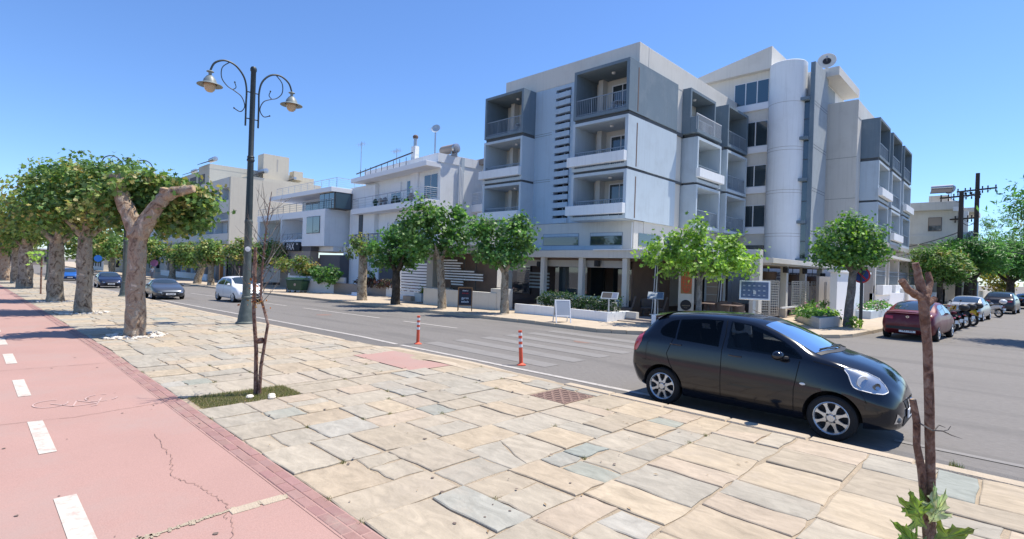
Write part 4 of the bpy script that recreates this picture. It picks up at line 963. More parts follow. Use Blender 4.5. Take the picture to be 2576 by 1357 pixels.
solar(-102.5, 29.8, 18.4, 'solar heater on the highest step of the cream parapet', 1.3); solar(-108.5, 30.5, 18.1, 'solar heater second from left on the cream parapet', 1.1); solar(-116, 30.5, 18.1, 'solar heater at the left end of the cream parapet', 1.1)
solar(-98.0, 36.6, 16.8, 'solar heater in front of the square lift tower', 1.4); solar(-98.4, 42.2, 16.8, 'small solar heater right of the lift tower', .9)
# dark shops between the long block and the sign house
SH = thing('dark_shopfront', 'low dark restaurant front between the long block and the sign house', 'building', (-70, 26, -1.0)); 
for x0, x1, z1, m in ((-12, 4.5, 3.6, 'greywall'),): L(MB().box(x0, x1, 0, 8, -.2, z1), 'front_wall', m, SH)
for k in range(5): f = L(MB().box(-11+k*3, -9+k*3, -.06, -.001, .2, 2.6), 'shop_window', 'raildark', SH); L(MB().box(-10.9+k*3, -9.1+k*3, -.08, -.061, .3, 2.5), 'pane', 'glass', f)
L(MB().box(-12.2, 4.7, -2.0, 8, 3.601, 3.75), 'roof_edge', 'taupe', SH); L(MB().box(-8.5, -8.1, -2.0, -1.6, -.2, 3.6), 'orange_post', 'wood', SH)

# ---- far end of the street on the left
for k, (x, y, wd, dp, h, m, lab) in enumerate(((-150, 20, 26, 10, 4.2, 'awning', 'low building with a wide cream awning at the far end of the street'), (-175, 34, 14, 12, 9, 'lightbox', 'grey gabled house far behind the blue car'), (-140, 28, 10, 10, 7.5, 'cream', 'pale house far left behind the plane trees'), (-215, 8, 22, 10, 4.5, 'taupe', 'low brown building seen between far tree trunks'), (-190, -6, 20, 10, 5.5, 'cream', 'low cream building at the far left edge'))):
    t = thing('far_building', lab, 'building', (x, y, -1.1)); L(MB().box(-wd/2, wd/2, 0, dp, -.3, h), 'wall', m, t); L(MB().box(-wd/2-.6, wd/2+.6, -.8, dp+.6, h, h+.35), 'roof', 'whiteclean', t)
    for j in range(int(wd/3)): f = L(MB().box(-wd/2+.8+j*3, -wd/2+2.3+j*3, -.05, -.001, .9, 2.4), 'window', 'darkslot', t); L(MB().box(wd/2+.001, wd/2+.05, .8+j*1.2, 1.4+j*1.2, .9, 2.4), 'window', 'darkslot', t) if j < dp/1.3 else None

# ---- cream apartments behind the hotel on the side street
CA = thing('cream_apartment_house', 'cream three storey house with a shuttered window behind the utility poles', 'building', (-4.6, 66, 0))
def CAb(n, m, x0, x1, y0, y1, z0, z1, **k): return L(MB().box(x0+4.6, x1+4.6, y0-66, y1-66, z0, z1), n, m, CA, **k)
CAb('front_wall', 'cream', -14, -4.6, 66, 78, -.1, 9.2); CAb('roof_band', 'cream', -14, -4.55, 65.3, 78, 9.2, 10.0, bevel=.02); CAb('roof_block', 'whiteclean', -4.95, -4.6, 64.9, 65.299, 9.0, 9.4)
CAb('floor_band', 'cream', -14, -4.5, 65.5, 66.0, 5.9, 6.75, bevel=.02)
f = win(CA, -2.3, -1.25, 7.2, 8.55, .0, 'brownwall', n=1); L(MB().box(-2.25, -1.3, -.09, -.066, 7.75, 8.5), 'shutter', 'taupe', f)
win(CA, -2.4, -1.4, 4.0, 5.0, .0, 'brownwall', n=1)
CAb('side_balcony', 'cream', -4.59, -3.7, 69, 76, 5.9, 6.7); CAb('side_balcony', 'cream', -4.59, -3.5, 69, 76, 9.3, 9.7); CAb('side_balcony', 'whiteclean', -4.59, -3.2, 76, 82, 5.2, 5.9); CAb('side_pier', 'white', -4.58, -4.0, 67.5, 68, -.1, 9.19)
CAb('side_opening', 'darkslot', -4.595, -4.58, 70, 72.5, 6.7, 8.9)
BB = thing('roof_terrace_house', 'far cream house with solar tank and dish seen over the apartments', 'building', (-6, 84, 0)); L(MB().box(-6, -.3, 0, 8, 0, 12.2), 'wall', 'beige', BB); L(MB().box(-2.8, -.9, 0, 6, 12.2, 13.0), 'upper_wall', 'cream', BB); L(MB().box(-3.9, -3.6, -.03, 0, 11.4, 11.9), 'window', 'darkslot', BB)
solar(-7.5, 83.6, 13.0, 'solar heater on the roof above the cream apartments', 1.0)
t = thing('roof_dish', 'grey dish beside the solar heater over the cream apartments', 'satellite dish', (-6.6, 83.5, 12.6)); b = MB(TR(0, 0, .9, R(-30), R(65))); b.lathe([(.001, 0), (.3, .04), (.6, .18), (.58, .14), (.001, -.03)], (0, 0, 0), 18); L(b, 'bowl', 'lightbox', t, smooth=True); L(MB().tube([(0, 0, -.3), (0, 0, .9)], .04, 6), 'pole', 'steel', t)
# garden walls along the side street
t = thing('garden_wall', 'low white garden wall below the rear hotel units', 'wall', (-7, 40, 0)); L(MB().prism([(-.9, 5.0), (-.7, 5.0), (1.4, 26), (1.1, 26)], .1, 1.25), 'wall_face', 'whiteclean', t); 
for k, (x, y) in enumerate(((.05, 13.0), (.75, 19.9), (1.35, 26.0))): L(MB().box(x-.35, x+.25, y, y+.6, .1, 1.6), 'gate_post', 'cream', t, bevel=.04)
t = thing('long_street_wall', 'pale street wall running behind the parked cars on the right', 'wall', (-4.6, 66, 0)); L(MB().prism([(-.4, 2), (-.1, 2), (3.5, 60), (3.2, 60)], .1, 1.35), 'wall_face', 'cream', t)
t = thing('flower_planter', 'low grey planter with pink flowers behind the no parking sign', 'planter', (-6.0, 33, .1)); L(MB().box(-.4, .3, 0, 7, 0, .45), 'box', 'lightbox', t, bevel=.02)
# ================================================================= VEHICLES
def keys(K, x):
    """K: list of (x, v...) -> smooth interpolation (monotone-ish cubic)"""
    if x <= K[0][0]: return K[0][1:]
    if x >= K[-1][0]: return K[-1][1:]
    for i in range(len(K)-1):
        if x <= K[i+1][0]:
            a, b = K[i], K[i+1]; h = b[0]-a[0]; t = (x-a[0])/h; out = []
            for j in range(1, len(a)):
                d = (b[j]-a[j])/h
                d0 = (a[j]-K[i-1][j])/(a[0]-K[i-1][0]) if i > 0 else d
                d1 = (K[i+2][j]-b[j])/(K[i+2][0]-b[0]) if i+2 < len(K) else d
                m0 = 0 if d0*d <= 0 else 2*d0*d/(d0+d); m1 = 0 if d1*d <= 0 else 2*d1*d/(d1+d)
                h00 = 2*t**3-3*t*t+1; h10 = t**3-2*t*t+t; h01 = -2*t**3+3*t*t; h11 = t**3-t*t
                out.append(h00*a[j]+h10*h*m0+h01*b[j]+h11*h*m1)
            return tuple(out)
class Body:
    """car body: x forward. cols: x, zbottom, zsill, wsill, zmid, wmid, zbelt, wbelt, zroofedge, wroof, ztop"""
    def __init__(s, K, nst=110): s.K = K; s.x0 = K[0][0]; s.x1 = K[-1][0]; s.n = nst; s.cache = {}
    def half(s, x):
        kx = round(x, 4)
        if kx in s.cache: return s.cache[kx]
        zb, zs, ws, zm, wm, zbt, wb, zr, wr, zt = keys(s.K, x)
        C = [(0, zb), (ws*.82, zb), (ws, zs), (wm, zm), (wb, zbt), (wr, zr), (wr*.62, zt-(zt-zr)*.22), (0, zt)]
        P = []
        for i in range(len(C)-1):
            p0 = C[max(i-1, 0)]; p1 = C[i]; p2 = C[i+1]; p3 = C[min(i+2, len(C)-1)]
            if i == len(C)-2: p3 = (-p1[0], p1[1])
            if i == 0: p0 = (-p2[0], p2[1])
            n = (2, 2, 5, 6, 7, 4, 5)[i]
            for k in range(n):
                t = k/n; q = []
                for a in (0, 1):
                    tens = .42; m1 = (p2[a]-p0[a])*tens; m2 = (p3[a]-p1[a])*tens
                    l1 = abs(p2[a]-p1[a])*1.6; m1 = max(-l1, min(l1, m1)); m2 = max(-l1, min(l1, m2))
                    q.append((2*t**3-3*t*t+1)*p1[a]+(t**3-2*t*t+t)*m1+(-2*t**3+3*t*t)*p2[a]+(t**3-t*t)*m2)
                P.append((max(0, q[0]), q[1]))
        P.append(C[-1]); s.cache[kx] = P; return P
    def side(s, x, z):
        P = s.half(x); best = 0
        for (y0, z0), (y1, z1) in zip(P, P[1:]):
            if (z0-z)*(z1-z) <= 0 and abs(z1-z0) > 1e-7: best = max(best, y0+(y1-y0)*(z-z0)/(z1-z0))
        return best
    def top(s, x, y):
        P = s.half(x); y = abs(y); best = None
        for (y0, z0), (y1, z1) in zip(P[::-1], P[-2::-1]):
            if (y0-y)*(y1-y) <= 0 and abs(y1-y0) > 1e-7:
                z = z0+(z1-z0)*(y-y0)/(y1-y0); return z
        return P[-1][1]
    def inside(s, x, y, z):
        if x < s.x0 or x > s.x1: return False
        P = s.half(x); return P[0][1] < z < P[-1][1] and abs(y) < s.side(x, z)
    def end(s, y, z, sgn):
        a = 0.; b = s.x1+.001 if sgn > 0 else s.x0-.001
        if not s.inside(a, y, z): return a
        # march from the end
        x = b; st = -sgn*.02
        for _ in range(120):
            x += st
            if s.inside(x, y, z): break
        lo, hi = x, x-st
        for _ in range(12):
            m_ = (lo+hi)/2
            if s.inside(m_, y, z): lo = m_
            else: hi = m_
        return lo
    def mesh(s, root, paint, arches, ra, under='blackplastic'):
        xs = []
        n = s.n
        for i in range(n+1):
            t = i/n; u = .5-.5*math.cos(math.pi*t); xs.append(s.x0+(s.x1-s.x0)*(.55*t+.45*u))
        rings = []
        for x in xs:
            P = s.half(x); rings.append([(x, y, z) for y, z in P]+[(x, -y, z) for y, z in P[-2:0:-1]])
        m = len(rings[0]); vs = [p for r_ in rings for p in r_]; fs = []
        for i in range(n):
            for k in range(m): fs.append((i*m+k, (i+1)*m+k, (i+1)*m+(k+1) % m, i*m+(k+1) % m))
        fs.append(tuple(range(m))); fs.append(tuple(n*m+k for k in range(m))[::-1])
        b = MB(); b.add(vs, fs); o = b.build('body', [paint, under], root, world=False)
        bmm = bmesh.new(); bmm.from_mesh(o.data); bmesh.ops.recalc_face_normals(bmm, faces=bmm.faces); bmm.to_mesh(o.data); bmm.free()
        c = MB()
        for ax in arches:
            for sg in (1, -1): c.lathe([(.001, .30*sg), (ra, .30*sg), (ra, 1.2*sg), (.001, 1.2*sg)], (ax[0], 0, ax[1]), 40, axis='y')
        co = c.build('cutter', [paint, under], None, world=False); co.data.polygons.foreach_set('material_index', [1]*len(co.data.polygons))
        bmm = bmesh.new(); bmm.from_mesh(co.data); bmesh.ops.remove_doubles(bmm, verts=bmm.verts, dist=1e-4); bmesh.ops.recalc_face_normals(bmm, faces=bmm.faces); bmm.to_mesh(co.data); bmm.free()
        md = o.modifiers.new('cut', 'BOOLEAN'); md.operation = 'DIFFERENCE'; md.object = co; md.solver = 'EXACT'; md.use_self = True
        bpy.context.view_layer.update()
        me = bpy.data.meshes.new_from_object(o.evaluated_get(bpy.context.evaluated_depsgraph_get()))
        o.modifiers.clear(); o.data = me; bpy.data.objects.remove(co)
        me.polygons.foreach_set('use_smooth', [True]*len(me.polygons)); me.set_sharp_from_angle(angle=R(42))
        return o
    # patches that hug the surface
    def side_patch(s, name, m, root, top_, bot, xa, xb, off=.004, nx=18, nz=6, sides=(1, -1), **k):
        out = []
        for sg in sides:
            G = []
            for i in range(nx+1):
                x = xa+(xb-xa)*i/nx; z0 = bot(x) if callable(bot) else bot; z1 = top_(x) if callable(top_) else top_
                G.append([(x, sg*(s.side(x, z0+(z1-z0)*j/nz)+off), z0+(z1-z0)*j/nz) for j in range(nz+1)])
            b = MB(); b.grid(G, flip=sg < 0); out.append(b.build(name, m, root, world=False, smooth=True, angle=0))
        return out
    def top_patch(s, name, m, root, xa, xb, hw, off=.005, nx=12, ny=14):
        G = []
        for i in range(nx+1):
            r_ = []
            for j in range(ny+1):
                v = -1+2*j/ny; a = xa(v) if callable(xa) else xa; c = xb(v) if callable(xb) else xb
                x = a+(c-a)*i/nx; y = v*(hw(x) if callable(hw) else hw); r_.append((x+off*.5, y, s.top(x, y)+off))
            G.append(r_)
        b = MB(); b.grid(G); return b.build(name, m, root, world=False, smooth=True, angle=0)
    def end_patch(s, name, m, root, f, sgn, off=.004, nu=10, nv=6, mirror=False, flipm=False):
        """f(u,v) -> (y,z)"""
        out = []
        for mi_ in ((1, -1) if mirror else (1,)):
            G = []
            for i in range(nu+1):
                r_ = []
                for j in range(nv+1):
                    y, z = f(i/nu, j/nv); r_.append((s.end(y, z, sgn)+off*sgn, y*mi_, z))
                G.append(r_)
            b = MB(); b.grid(G, flip=(sgn*mi_ > 0)); out.append(b.build(name, m, root, world=False, smooth=True, angle=0))
        return out
def quadf(a, b, c, d):
    """bilinear (y,z) patch a-b bottom, d-c top"""
    return lambda u, v: tuple((a[k]*(1-u)+b[k]*u)*(1-v)+(d[k]*(1-u)+c[k]*u)*v for k in (0, 1))
def wheel(root, x, y, r_, wd, sgn, style='alloy', nsp=8, rimf=.66):
    b = MB(); k = sgn
    prof = [(r_*rimf, -wd/2), (r_*.93, -wd/2), (r_, -wd*.36), (r_, wd*.36), (r_*.93, wd/2), (r_*rimf, wd/2)]
    b.lathe([(a, y+z) for a, z in prof], (x, 0, r_), 40, axis='y'); b.T = None
    ty = b.build('tyre', 'rubber', root, world=False, smooth=True)
    b = MB(); rr = r_*rimf
    yo = y+k*wd/2
    b.lathe([(rr*1.01, yo-k*.0), (rr*.97, yo+k*.004), (rr*.91, yo-k*.012), (rr*.90, yo-k*.10), (rr*.5, yo-k*.11)], (x, 0, r_), 40, axis='y')
    for i in range(nsp):
        a = 2*math.pi*(i+.5)/nsp
        ca, sa = math.cos(a), math.sin(a)
        if style == 'petal':  # paired curved spokes that leave oval windows
            P = []
            for t, hw_ in ((.12, .34), (.3, .19), (.5, .105), (.7, .085), (.85, .13), (.95, .24)):
                P.append((rr*t, hw_*rr*(1 if t > .25 else .9)))
        else: P = [(rr*.15, rr*.13), (rr*.5, rr*.10), (rr*.94, rr*.13)]
        G = []
        for q, hw_ in P:
            row = []
            for e, dy in ((-1, -.03), (-.8, -.004), (.8, -.004), (1, -.03)):
                u_, v_ = q, e*hw_; px = u_*ca-v_*sa; pz = u_*sa+v_*ca
                row.append((x+px, yo+k*(dy-.006+(.004 if q < rr*.4 else 0)), r_+pz))
            G.append(row)
        b.grid(G, flip=sgn < 0)
    b.lathe([(rr*.24, yo-k*.03), (rr*.24, yo-k*.002), (rr*.20, yo+k*.006), (.001, yo+k*.006)], (x, 0, r_), 20, axis='y')
    rim = b.build('rim', 'alloy', ty, world=False, smooth=True)
    b = MB(); b.lathe([(rr*.98, yo-k*.10), (.001, yo-k*.10)], (x, 0, r_), 24, axis='y'); b.build('wheel_backing', 'darkslot', ty, world=False)
    if style == 'petal':
        b = MB()
        for i in range(4):
            a = 2*math.pi*(i+.5)/4; b.lathe([(.011, yo-k*.01), (.011, yo+k*.009), (.001, yo+k*.009)], (x+rr*.17*math.cos(a)*1.7, 0, r_+rr*.17*math.sin(a)*1.7), 8, axis='y')
        b.build('wheel_nut', 'darkslot', ty, world=False)
    return ty
paints = {}
def paint(name, col, metal=.3, rough=.28, dust=0.):
    m = mat(name, col, rough, .05, 2, spec=.4, metal=metal, coat=.4*(1-dust), dirt=(.32, .26, .2) if dust else None, dscale=1.5, damt=dust)
    M[name] = m; return name
paint('black_car_paint', (.006, .008, .014), .0, .12, .01); paint('dusty_red_paint', (.12, .008, .013), .1, .45, .22); paint('silver_paint', (.42, .42, .40), .6, .35); paint('charcoal_paint', (.045, .045, .05), .5, .3)
paint('grey_roadster_paint', (.10, .115, .14), .5, .3); paint('white_car_paint', (.75, .76, .78), 0, .3); paint('navy_paint', (.022, .032, .07), .3, .25); paint('blue_car_paint', (.02, .12, .42), .2, .3); paint('white_scooter_paint', (.7, .7, .7), 0, .3); paint('yellow_paint', (.65, .42, .02), 0, .35); paint('red_scooter_paint', (.35, .02, .03), 0, .35)
def lin(P): return lambda x: interp(x, P)
def plate(root, body, sgn, y, z, s, w_=.5, h=.11):
    x = body.end(y, z, sgn)+sgn*.02
    b = MB(); b.box(x-.006, x+.006, y-w_/2, y+w_/2, z-h/2, z+h/2); o = b.build('number_plate', 'plate', root, world=False, bevel=0)
    text(s, h*.78, 'ink', o, TR(x+sgn*.008, y, z, R(90) if sgn > 0 else R(-90)), 'lettering', .001, .0008)

M['gapblack'] = mat('shut_line_black', (.004, .004, .004), .9, 0)
M['screenglass'] = glassmat('windscreen_glass', (.045, .12, .16), .03, 1.0)  # bluish base colour stands in for the sky reflected in the screen
M['lampdark'] = mat('dark_lamp', (.08, .09, .10), .15, 0, spec=.8)
M['darkglass'] = glassmat('dark_side_glass', (.008, .010, .014), .04, .35); M['darkglass'].node_tree.nodes['Principled BSDF'].inputs['Coat Weight'].default_value = 0
# --- black hatchback (hero)
HK = [(-1.84, .36, .44, .50, .58, .62, .76, .60, .82, .56, .84), (-1.81, .31, .40, .60, .60, .72, .90, .69, .98, .60, 1.02), (-1.74, .27, .36, .68, .62, .78, .98, .74, 1.10, .60, 1.14), (-1.66, .25, .33, .72, .62, .80, 1.02, .76, 1.15, .59, 1.20),
      (-1.56, .23, .30, .75, .62, .815, 1.04, .775, 1.26, .575, 1.32), (-1.46, .22, .28, .76, .62, .822, 1.05, .782, 1.36, .565, 1.43), (-1.36, .21, .275, .768, .62, .826, 1.05, .786, 1.41, .565, 1.48), (-1.15, .19, .26, .78, .62, .832, 1.045, .79, 1.445, .57, 1.515), (-.7, .17, .24, .785, .60, .832, 1.035, .792, 1.48, .58, 1.548), (-.2, .17, .24, .785, .58, .832, 1.025, .792, 1.48, .585, 1.555),
      (.15, .17, .24, .785, .58, .832, 1.015, .79, 1.445, .585, 1.53), (.45, .17, .24, .785, .58, .832, 1.01, .788, 1.345, .60, 1.445), (.75, .17, .25, .785, .60, .83, 1.0, .782, 1.21, .64, 1.315), (1.0, .18, .26, .78, .62, .828, .985, .77, 1.085, .69, 1.19), (1.2, .18, .27, .78, .64, .825, .965, .757, 1.04, .69, 1.12), (1.4, .19, .28, .77, .64, .818, .92, .735, .99, .655, 1.075),
      (1.6, .20, .29, .75, .60, .80, .86, .70, .93, .59, 1.01), (1.75, .215, .30, .71, .56, .755, .78, .66, .86, .52, .935), (1.86, .225, .31, .64, .52, .68, .70, .59, .765, .45, .84), (1.93, .24, .32, .54, .47, .58, .62, .50, .675, .38, .745), (1.975, .28, .34, .38, .43, .42, .54, .37, .58, .26, .63), (1.985, .33, .37, .26, .42, .28, .50, .24, .53, .18, .56)]
hb = Body(HK, 130)
AR, AF = -1.205, 1.245
hat = thing('parked_hatchback', 'black small hatchback with silver wheels parked at the kerb in the foreground', 'car', (0, 0, 0))
bo = hb.mesh(hat, 'black_car_paint', [(AR, .31), (AF, .31)], .352)
WT = lin([(-1.30, 1.24), (-1.24, 1.31), (-1.15, 1.375), (-1.02, 1.405), (-.6, 1.45), (-.17, 1.455), (.12, 1.43), (.35, 1.36), (.60, 1.24), (.76, 1.145), (.86, 1.06)]); WB = lin([(-1.30, 1.17), (-1.24, 1.13), (-1.02, 1.10), (-.3, 1.06), (.86, 1.03)])
bmm = bmesh.new(); bmm.from_mesh(bo.data); kill = []
for f_ in bmm.faces:
    ok1 = ok2 = True
    for v_ in f_.verts:
        x, y, z = v_.co; ok1 &= (abs(y) > .5 and WB(x)+.012 < z < WT(x)-.012 and (-.97 < x < -.32 or -.15 < x < .80 or -1.24 < x < -1.05)); ok2 &= (abs(y) < interp(x, [(.2, .50), (1.2, .62)]) and .36 < x < 1.10-.13*(y/.62)**2 and z > 1.1)
    if ok1 or ok2: kill.append(f_)
bmesh.ops.delete(bmm, geom=kill, context='FACES'); bmm.to_mesh(bo.data); bmm.free()
M['trim'] = mat('dark_seat_cloth', (.045, .047, .052), .9, .2, 20); M['dash'+'board'] = mat('dashboard_plastic', (.10, .11, .12), .7, .1, 10)
for sy in (-.36, .36):
    for sx, nm in ((.02, 'front_seat'), (-.85, 'rear_seat')):
        b = MB(); b.box(sx-.25, sx+.25, sy-.25, sy+.25, .45, .66); s_ = b.build(nm, 'trim', hat, world=False, bevel=.05)
        MB(TR(sx-.27, sy, .62, 0, 0, R(-14))).box(-.06, .06, -.24, .24, 0, .58).build('seat_back', 'trim', s_, world=False, bevel=.05)
        MB(TR(sx-.42, sy, 1.22, 0, 0, R(-10))).box(-.05, .05, -.13, .13, 0, .19).build('headrest', 'trim', s_, world=False, bevel=.05)
MB().box(.62, 1.05, -.70, .70, .55, .96).build('dashboard', 'dashboard', hat, world=False, bevel=.08)
MB().box(-1.5, .9, -.74, .74, .33, .38).build('cabin_floor', 'trim', hat, world=False)
b = MB(TR(.50, .36, .93, 0, 0, R(-65))); b.tube([(.185*math.cos(a), .185*math.sin(a), 0) for a in np.linspace(0, 6.283, 25)], .014, 6); b.tube([(-.18, 0, 0), (.18, 0, 0)], .018, 6); b.build('steering_wheel', 'blackplastic', hat, world=False)
MB().box(.52, .56, -.12, .12, 1.30, 1.36).build('rear_mirror', 'blackplastic', hat, world=False)
# glass
belt = lin([(-1.6, 1.075), (-1.2, 1.025), (-.3, .975), (.5, .955), (1.1, .94)])
hb.side_patch('rear_quarter_window', 'rearglass', hat, lin([(-1.30, 1.24), (-1.24, 1.31), (-1.15, 1.375), (-1.02, 1.405)]), lin([(-1.30, 1.17), (-1.24, 1.13), (-1.02, 1.10)]), -1.30, -1.02)
hb.side_patch('rear_door_window', 'rearglass', hat, lin([(-.99, 1.408), (-.6, 1.45), (-.30, 1.455)]), lin([(-.99, 1.095), (-.3, 1.06)]), -.99, -.30)
hb.side_patch('front_door_window', 'sideglass', hat, lin([(-.17, 1.455), (.12, 1.43), (.35, 1.36), (.60, 1.24), (.76, 1.145), (.86, 1.06)]), lin([(-.17, 1.055), (.86, 1.03)]), -.17, .86, nx=26)
hb.top_patch('windscreen', 'frontglass', hat, lambda v: .30+.05*(1-v*v), lambda v: 1.12-.13*v*v, lambda x: interp(x, [(.2, .53), (1.2, .65)]), .006)
hb.top_patch('rear_screen', 'glass', hat, lambda v: -1.68, lambda v: -1.50, .48, .006)
# cowl, wipers, aerial, spoiler
hb.top_patch('cowl', 'blackplastic', hat, lambda v: 1.13-.13*v*v, lambda v: 1.20-.14*v*v, .62, .004, nx=3)
for y0, y1 in ((.05, -.5), (.58, .02)):
    b = MB(); P = [(1.15-.1*(y0)**2, y0)]; 
    for t in (0, .3, .6, 1): yy = y0+(y1-y0)*t; P.append((1.13-.13*yy*yy-.06*t-.02, yy))
    b.tube([(x, y, hb.top(x, y)+.022) for x, y in P], .010, 5); b.build('wiper', 'blackplastic', hat, world=False)
b = MB(); b.tube([(.15, 0, 1.53), (-.08, 0, 1.62)], .006, 5); b.build('aerial', 'blackplastic', hat, world=False)
b = MB(); G = []
for i in range(5):
    x = -1.57+.30*i/4; row = []
    for j in range(13):
        y = -.60+1.2*j/12; row.append((x+.10*(y/.6)**2*(1-i/4), y, 1.468+.040*i/4-.035*(y/.6)**2))
    G.append(row)
b.grid(G); G2 = [[(p[0]+.02*(1-i/4), p[1], p[2]-.05+.012*i) for p in row] for i, row in enumerate(G)]; b.grid(G2, flip=True); b.grid([G[0], G2[0]], flip=True)
for j in (0, -1): b.grid([[r_[j] for r_ in G], [r_[j] for r_ in G2]], flip=(j == 0))
b.build('spoiler', 'black_car_paint', hat, world=False, smooth=True)
# mirrors, handles, seams
for sg in (1, -1):
    b = MB(); b.ball((.60, sg*.935, 1.06), (.085, .105, .068), 16); mr = b.build('mirror', 'black_car_paint', hat, world=False, smooth=True)
    b = MB(); b.tube([(.68, sg*.77, 1.02), (.62, sg*.86, 1.03)], .025, 6); b.build('mirror_arm', 'blackplastic', mr, world=False)
    for x in (-1.0, -.05):
        b = MB(); z = .955-.06*x; 
        b.tube([(x-.08, sg*(hb.side(x-.08, z)+.004), z+.004), (x-.03, sg*(hb.side(x, z)+.030), z+.002), (x+.06, sg*(hb.side(x, z)+.030), z), (x+.1, sg*(hb.side(x+.1, z)+.004), z-.003)], .014, 6); b.build('door_handle', 'black_car_paint', hat, world=False, smooth=True)
def seam(pts, wd=.005):
    for sg in (1, -1):
        b = MB(); Q = []
        for (x, z), (u, v) in zip(pts, pts[1:]):
            for k in range(6): t = k/6; Q.append((x+(u-x)*t, z+(v-z)*t))
        Q.append(pts[-1]); G = []
        for i, (x, z) in enumerate(Q):
            q = Q[min(i+1, len(Q)-1)]; p = Q[max(i-1, 0)]; d = Vector((q[0]-p[0], q[1]-p[1])).normalized(); n_ = (-d.y*wd, d.x*wd)
            G.append([(x+n_[0]*e, sg*(hb.side(x+n_[0]*e, z+n_[1]*e)+.0018), z+n_[1]*e) for e in (-1, 1)])
        b.grid(G, flip=sg > 0); b.build('door_seam', 'gapblack', hat, world=False)
seam([(-.24, .40), (-.245, 1.03)]); seam([(-.24, 1.03), (-.22, 1.25), (-.24, 1.46)]); seam([(.78, .30), (.78, .6), (.84, 1.0)]); seam([(-.24, .30), (-.24, .40)]); seam([(-.88, .36), (-.95, .5), (-1.08, .70), (-1.14, .85), (-1.05, 1.09)]); seam([(-.85, .33), (-.24, .30), (.78, .30)])
seam([(1.0, 1.02), (1.35, .965), (1.60, .90), (1.80, .80)], .004)
# lights
def hlz(u, v):
    x = 1.36+.47*u
    lo = interp(u, [(0, .955), (.10, .90), (.20, .79), (.26, .75), (.33, .735), (.7, .705), (.93, .70), (1, .725)]); hi = interp(u, [(0, .985), (.25, .965), (.5, .935), (.75, .88), (.92, .80), (1, .735)])
    return x, lo+(hi-lo)*v
for sg in (1, -1):
    for nm, mt_, off, sh in (('headlight', 'lampin', .006, 1.0),):
        G = []
        for i in range(17):
            row = []
            for j in range(7):
                x, z = hlz(i/16, j/6)
                y = hb.side(x, z); row.append((x+off*.6, sg*(y+off), z))
            G.append(row)
        b = MB(); b.grid(G, flip=sg < 0)
        if nm == 'headlight': hl_ = b.build(nm, 'lampin', hat, world=False, smooth=True, angle=0)
    # rim of the lamp and inner reflector bowl
    E_ = [hlz(i/20, 0) for i in range(21)]+[hlz(1-i/20, 1) for i in range(21)]
    b = MB(); b.tube([(x+.006, sg*(hb.side(x, z)+.008), z) for x, z in E_], .006, 5); b.build('lamp_rim', 'plate', hl_, world=False)
    for u_, rr_ in ((.42, .080), (.74, .045)):
        x, z = hlz(u_, .48); y = hb.side(x, z); b = MB(TR(x+.012, sg*(y+.006), z, R(38*sg), 0, R(90))); b.lathe([(rr_, .0), (rr_*.96, .012), (rr_*.72, -.006), (.001, -.012)], (0, 0, .008), 20); b.build('lamp_bulb', 'plate' if u_ < .6 else 'lampdark', hl_, world=False, smooth=True)
    # turn repeater, fog lamp, tail lamp
    x, z = .89, .70; b = MB(); b.ball((x, sg*(hb.side(x, z)+.002), z), (.038, .008, .018), 12); b.build('side_repeater', 'plate', hat, world=False, smooth=True)
    hb.side_patch('tail_lamp', 'redlens', hat, lin([(-1.80, .94), (-1.72, 1.12), (-1.62, 1.20)]), lin([(-1.80, .82), (-1.70, .84), (-1.62, 1.0)]), -1.80, -1.62, .006, 8, 6, (sg,))
    b = MB(); G = []
    for i in range(9):
        row = []
        for j in range(5):
            u, v = i/8, j/4; y = .60-.13*u-.02*v; z = .33+.13*v*(1-.6*u)
            row.append((hb.end(y, z, 1)+.006, sg*y, z))
        G.append(row)
    b.grid(G, flip=sg > 0); fg = b.build('fog_lamp', 'chrome', hat, world=False, smooth=True, angle=0)
    yq = .545; b = MB(TR(hb.end(yq, .375, 1)+.012, sg*yq, .375, R(35*sg), 0, R(90))); b.lathe([(.036, 0), (.001, .01)], (0, 0, 0), 16); b.build('fog_bulb', 'lampdark', fg, world=False)
# grille, chrome v with round emblem, lower intake, plate
hb.end_patch('upper_grille', 'blackplastic', hat, quadf((-.25, .475), (.25, .475), (.36, .60), (-.36, .60)), 1, .004, 14, 5)
hb.end_patch('lower_grille', 'blackplastic', hat, quadf((-.40, .27), (.40, .27), (.36, .395), (-.36, .395)), 1, .004, 14, 5)
for sg in (1, -1): hb.end_patch('grille_chrome', 'chrome', hat, quadf((.04*sg, .47), (.10*sg, .47), (.20*sg, .60), (.13*sg, .60)), 1, .014, 4, 6)
def emb(T, par, r_=.06):
    b = MB(T); b.lathe([(r_, 0), (r_, .012), (r_*.78, .012), (r_*.78, 0)], (0, 0, 0), 24); b.box(-r_*1.25, r_*1.25, -r_*.2, r_*.2, .0, .014); b.build('emblem', 'chrome', par, world=False)
emb(TR(hb.end(0, .54, 1)+.012, 0, .54, R(90)) @ Matrix.Rotation(R(90), 4, 'X'), hat)
plate(hat, hb, 1, 0, .425, 'NIK 3825')
for sg in (1, -1):
    for ax in (AR, AF): wheel(hat, ax, sg*.725, .300, .185, sg, 'petal', 8, .72)
# interior hints: seats and steering wheel behind the glass are dark shapes (solid body), exhaust
b = MB(); b.tube([(-1.80, .45, .25), (-1.88, .45, .25)], .025, 8); b.build('exhaust', 'steel', hat, world=False)

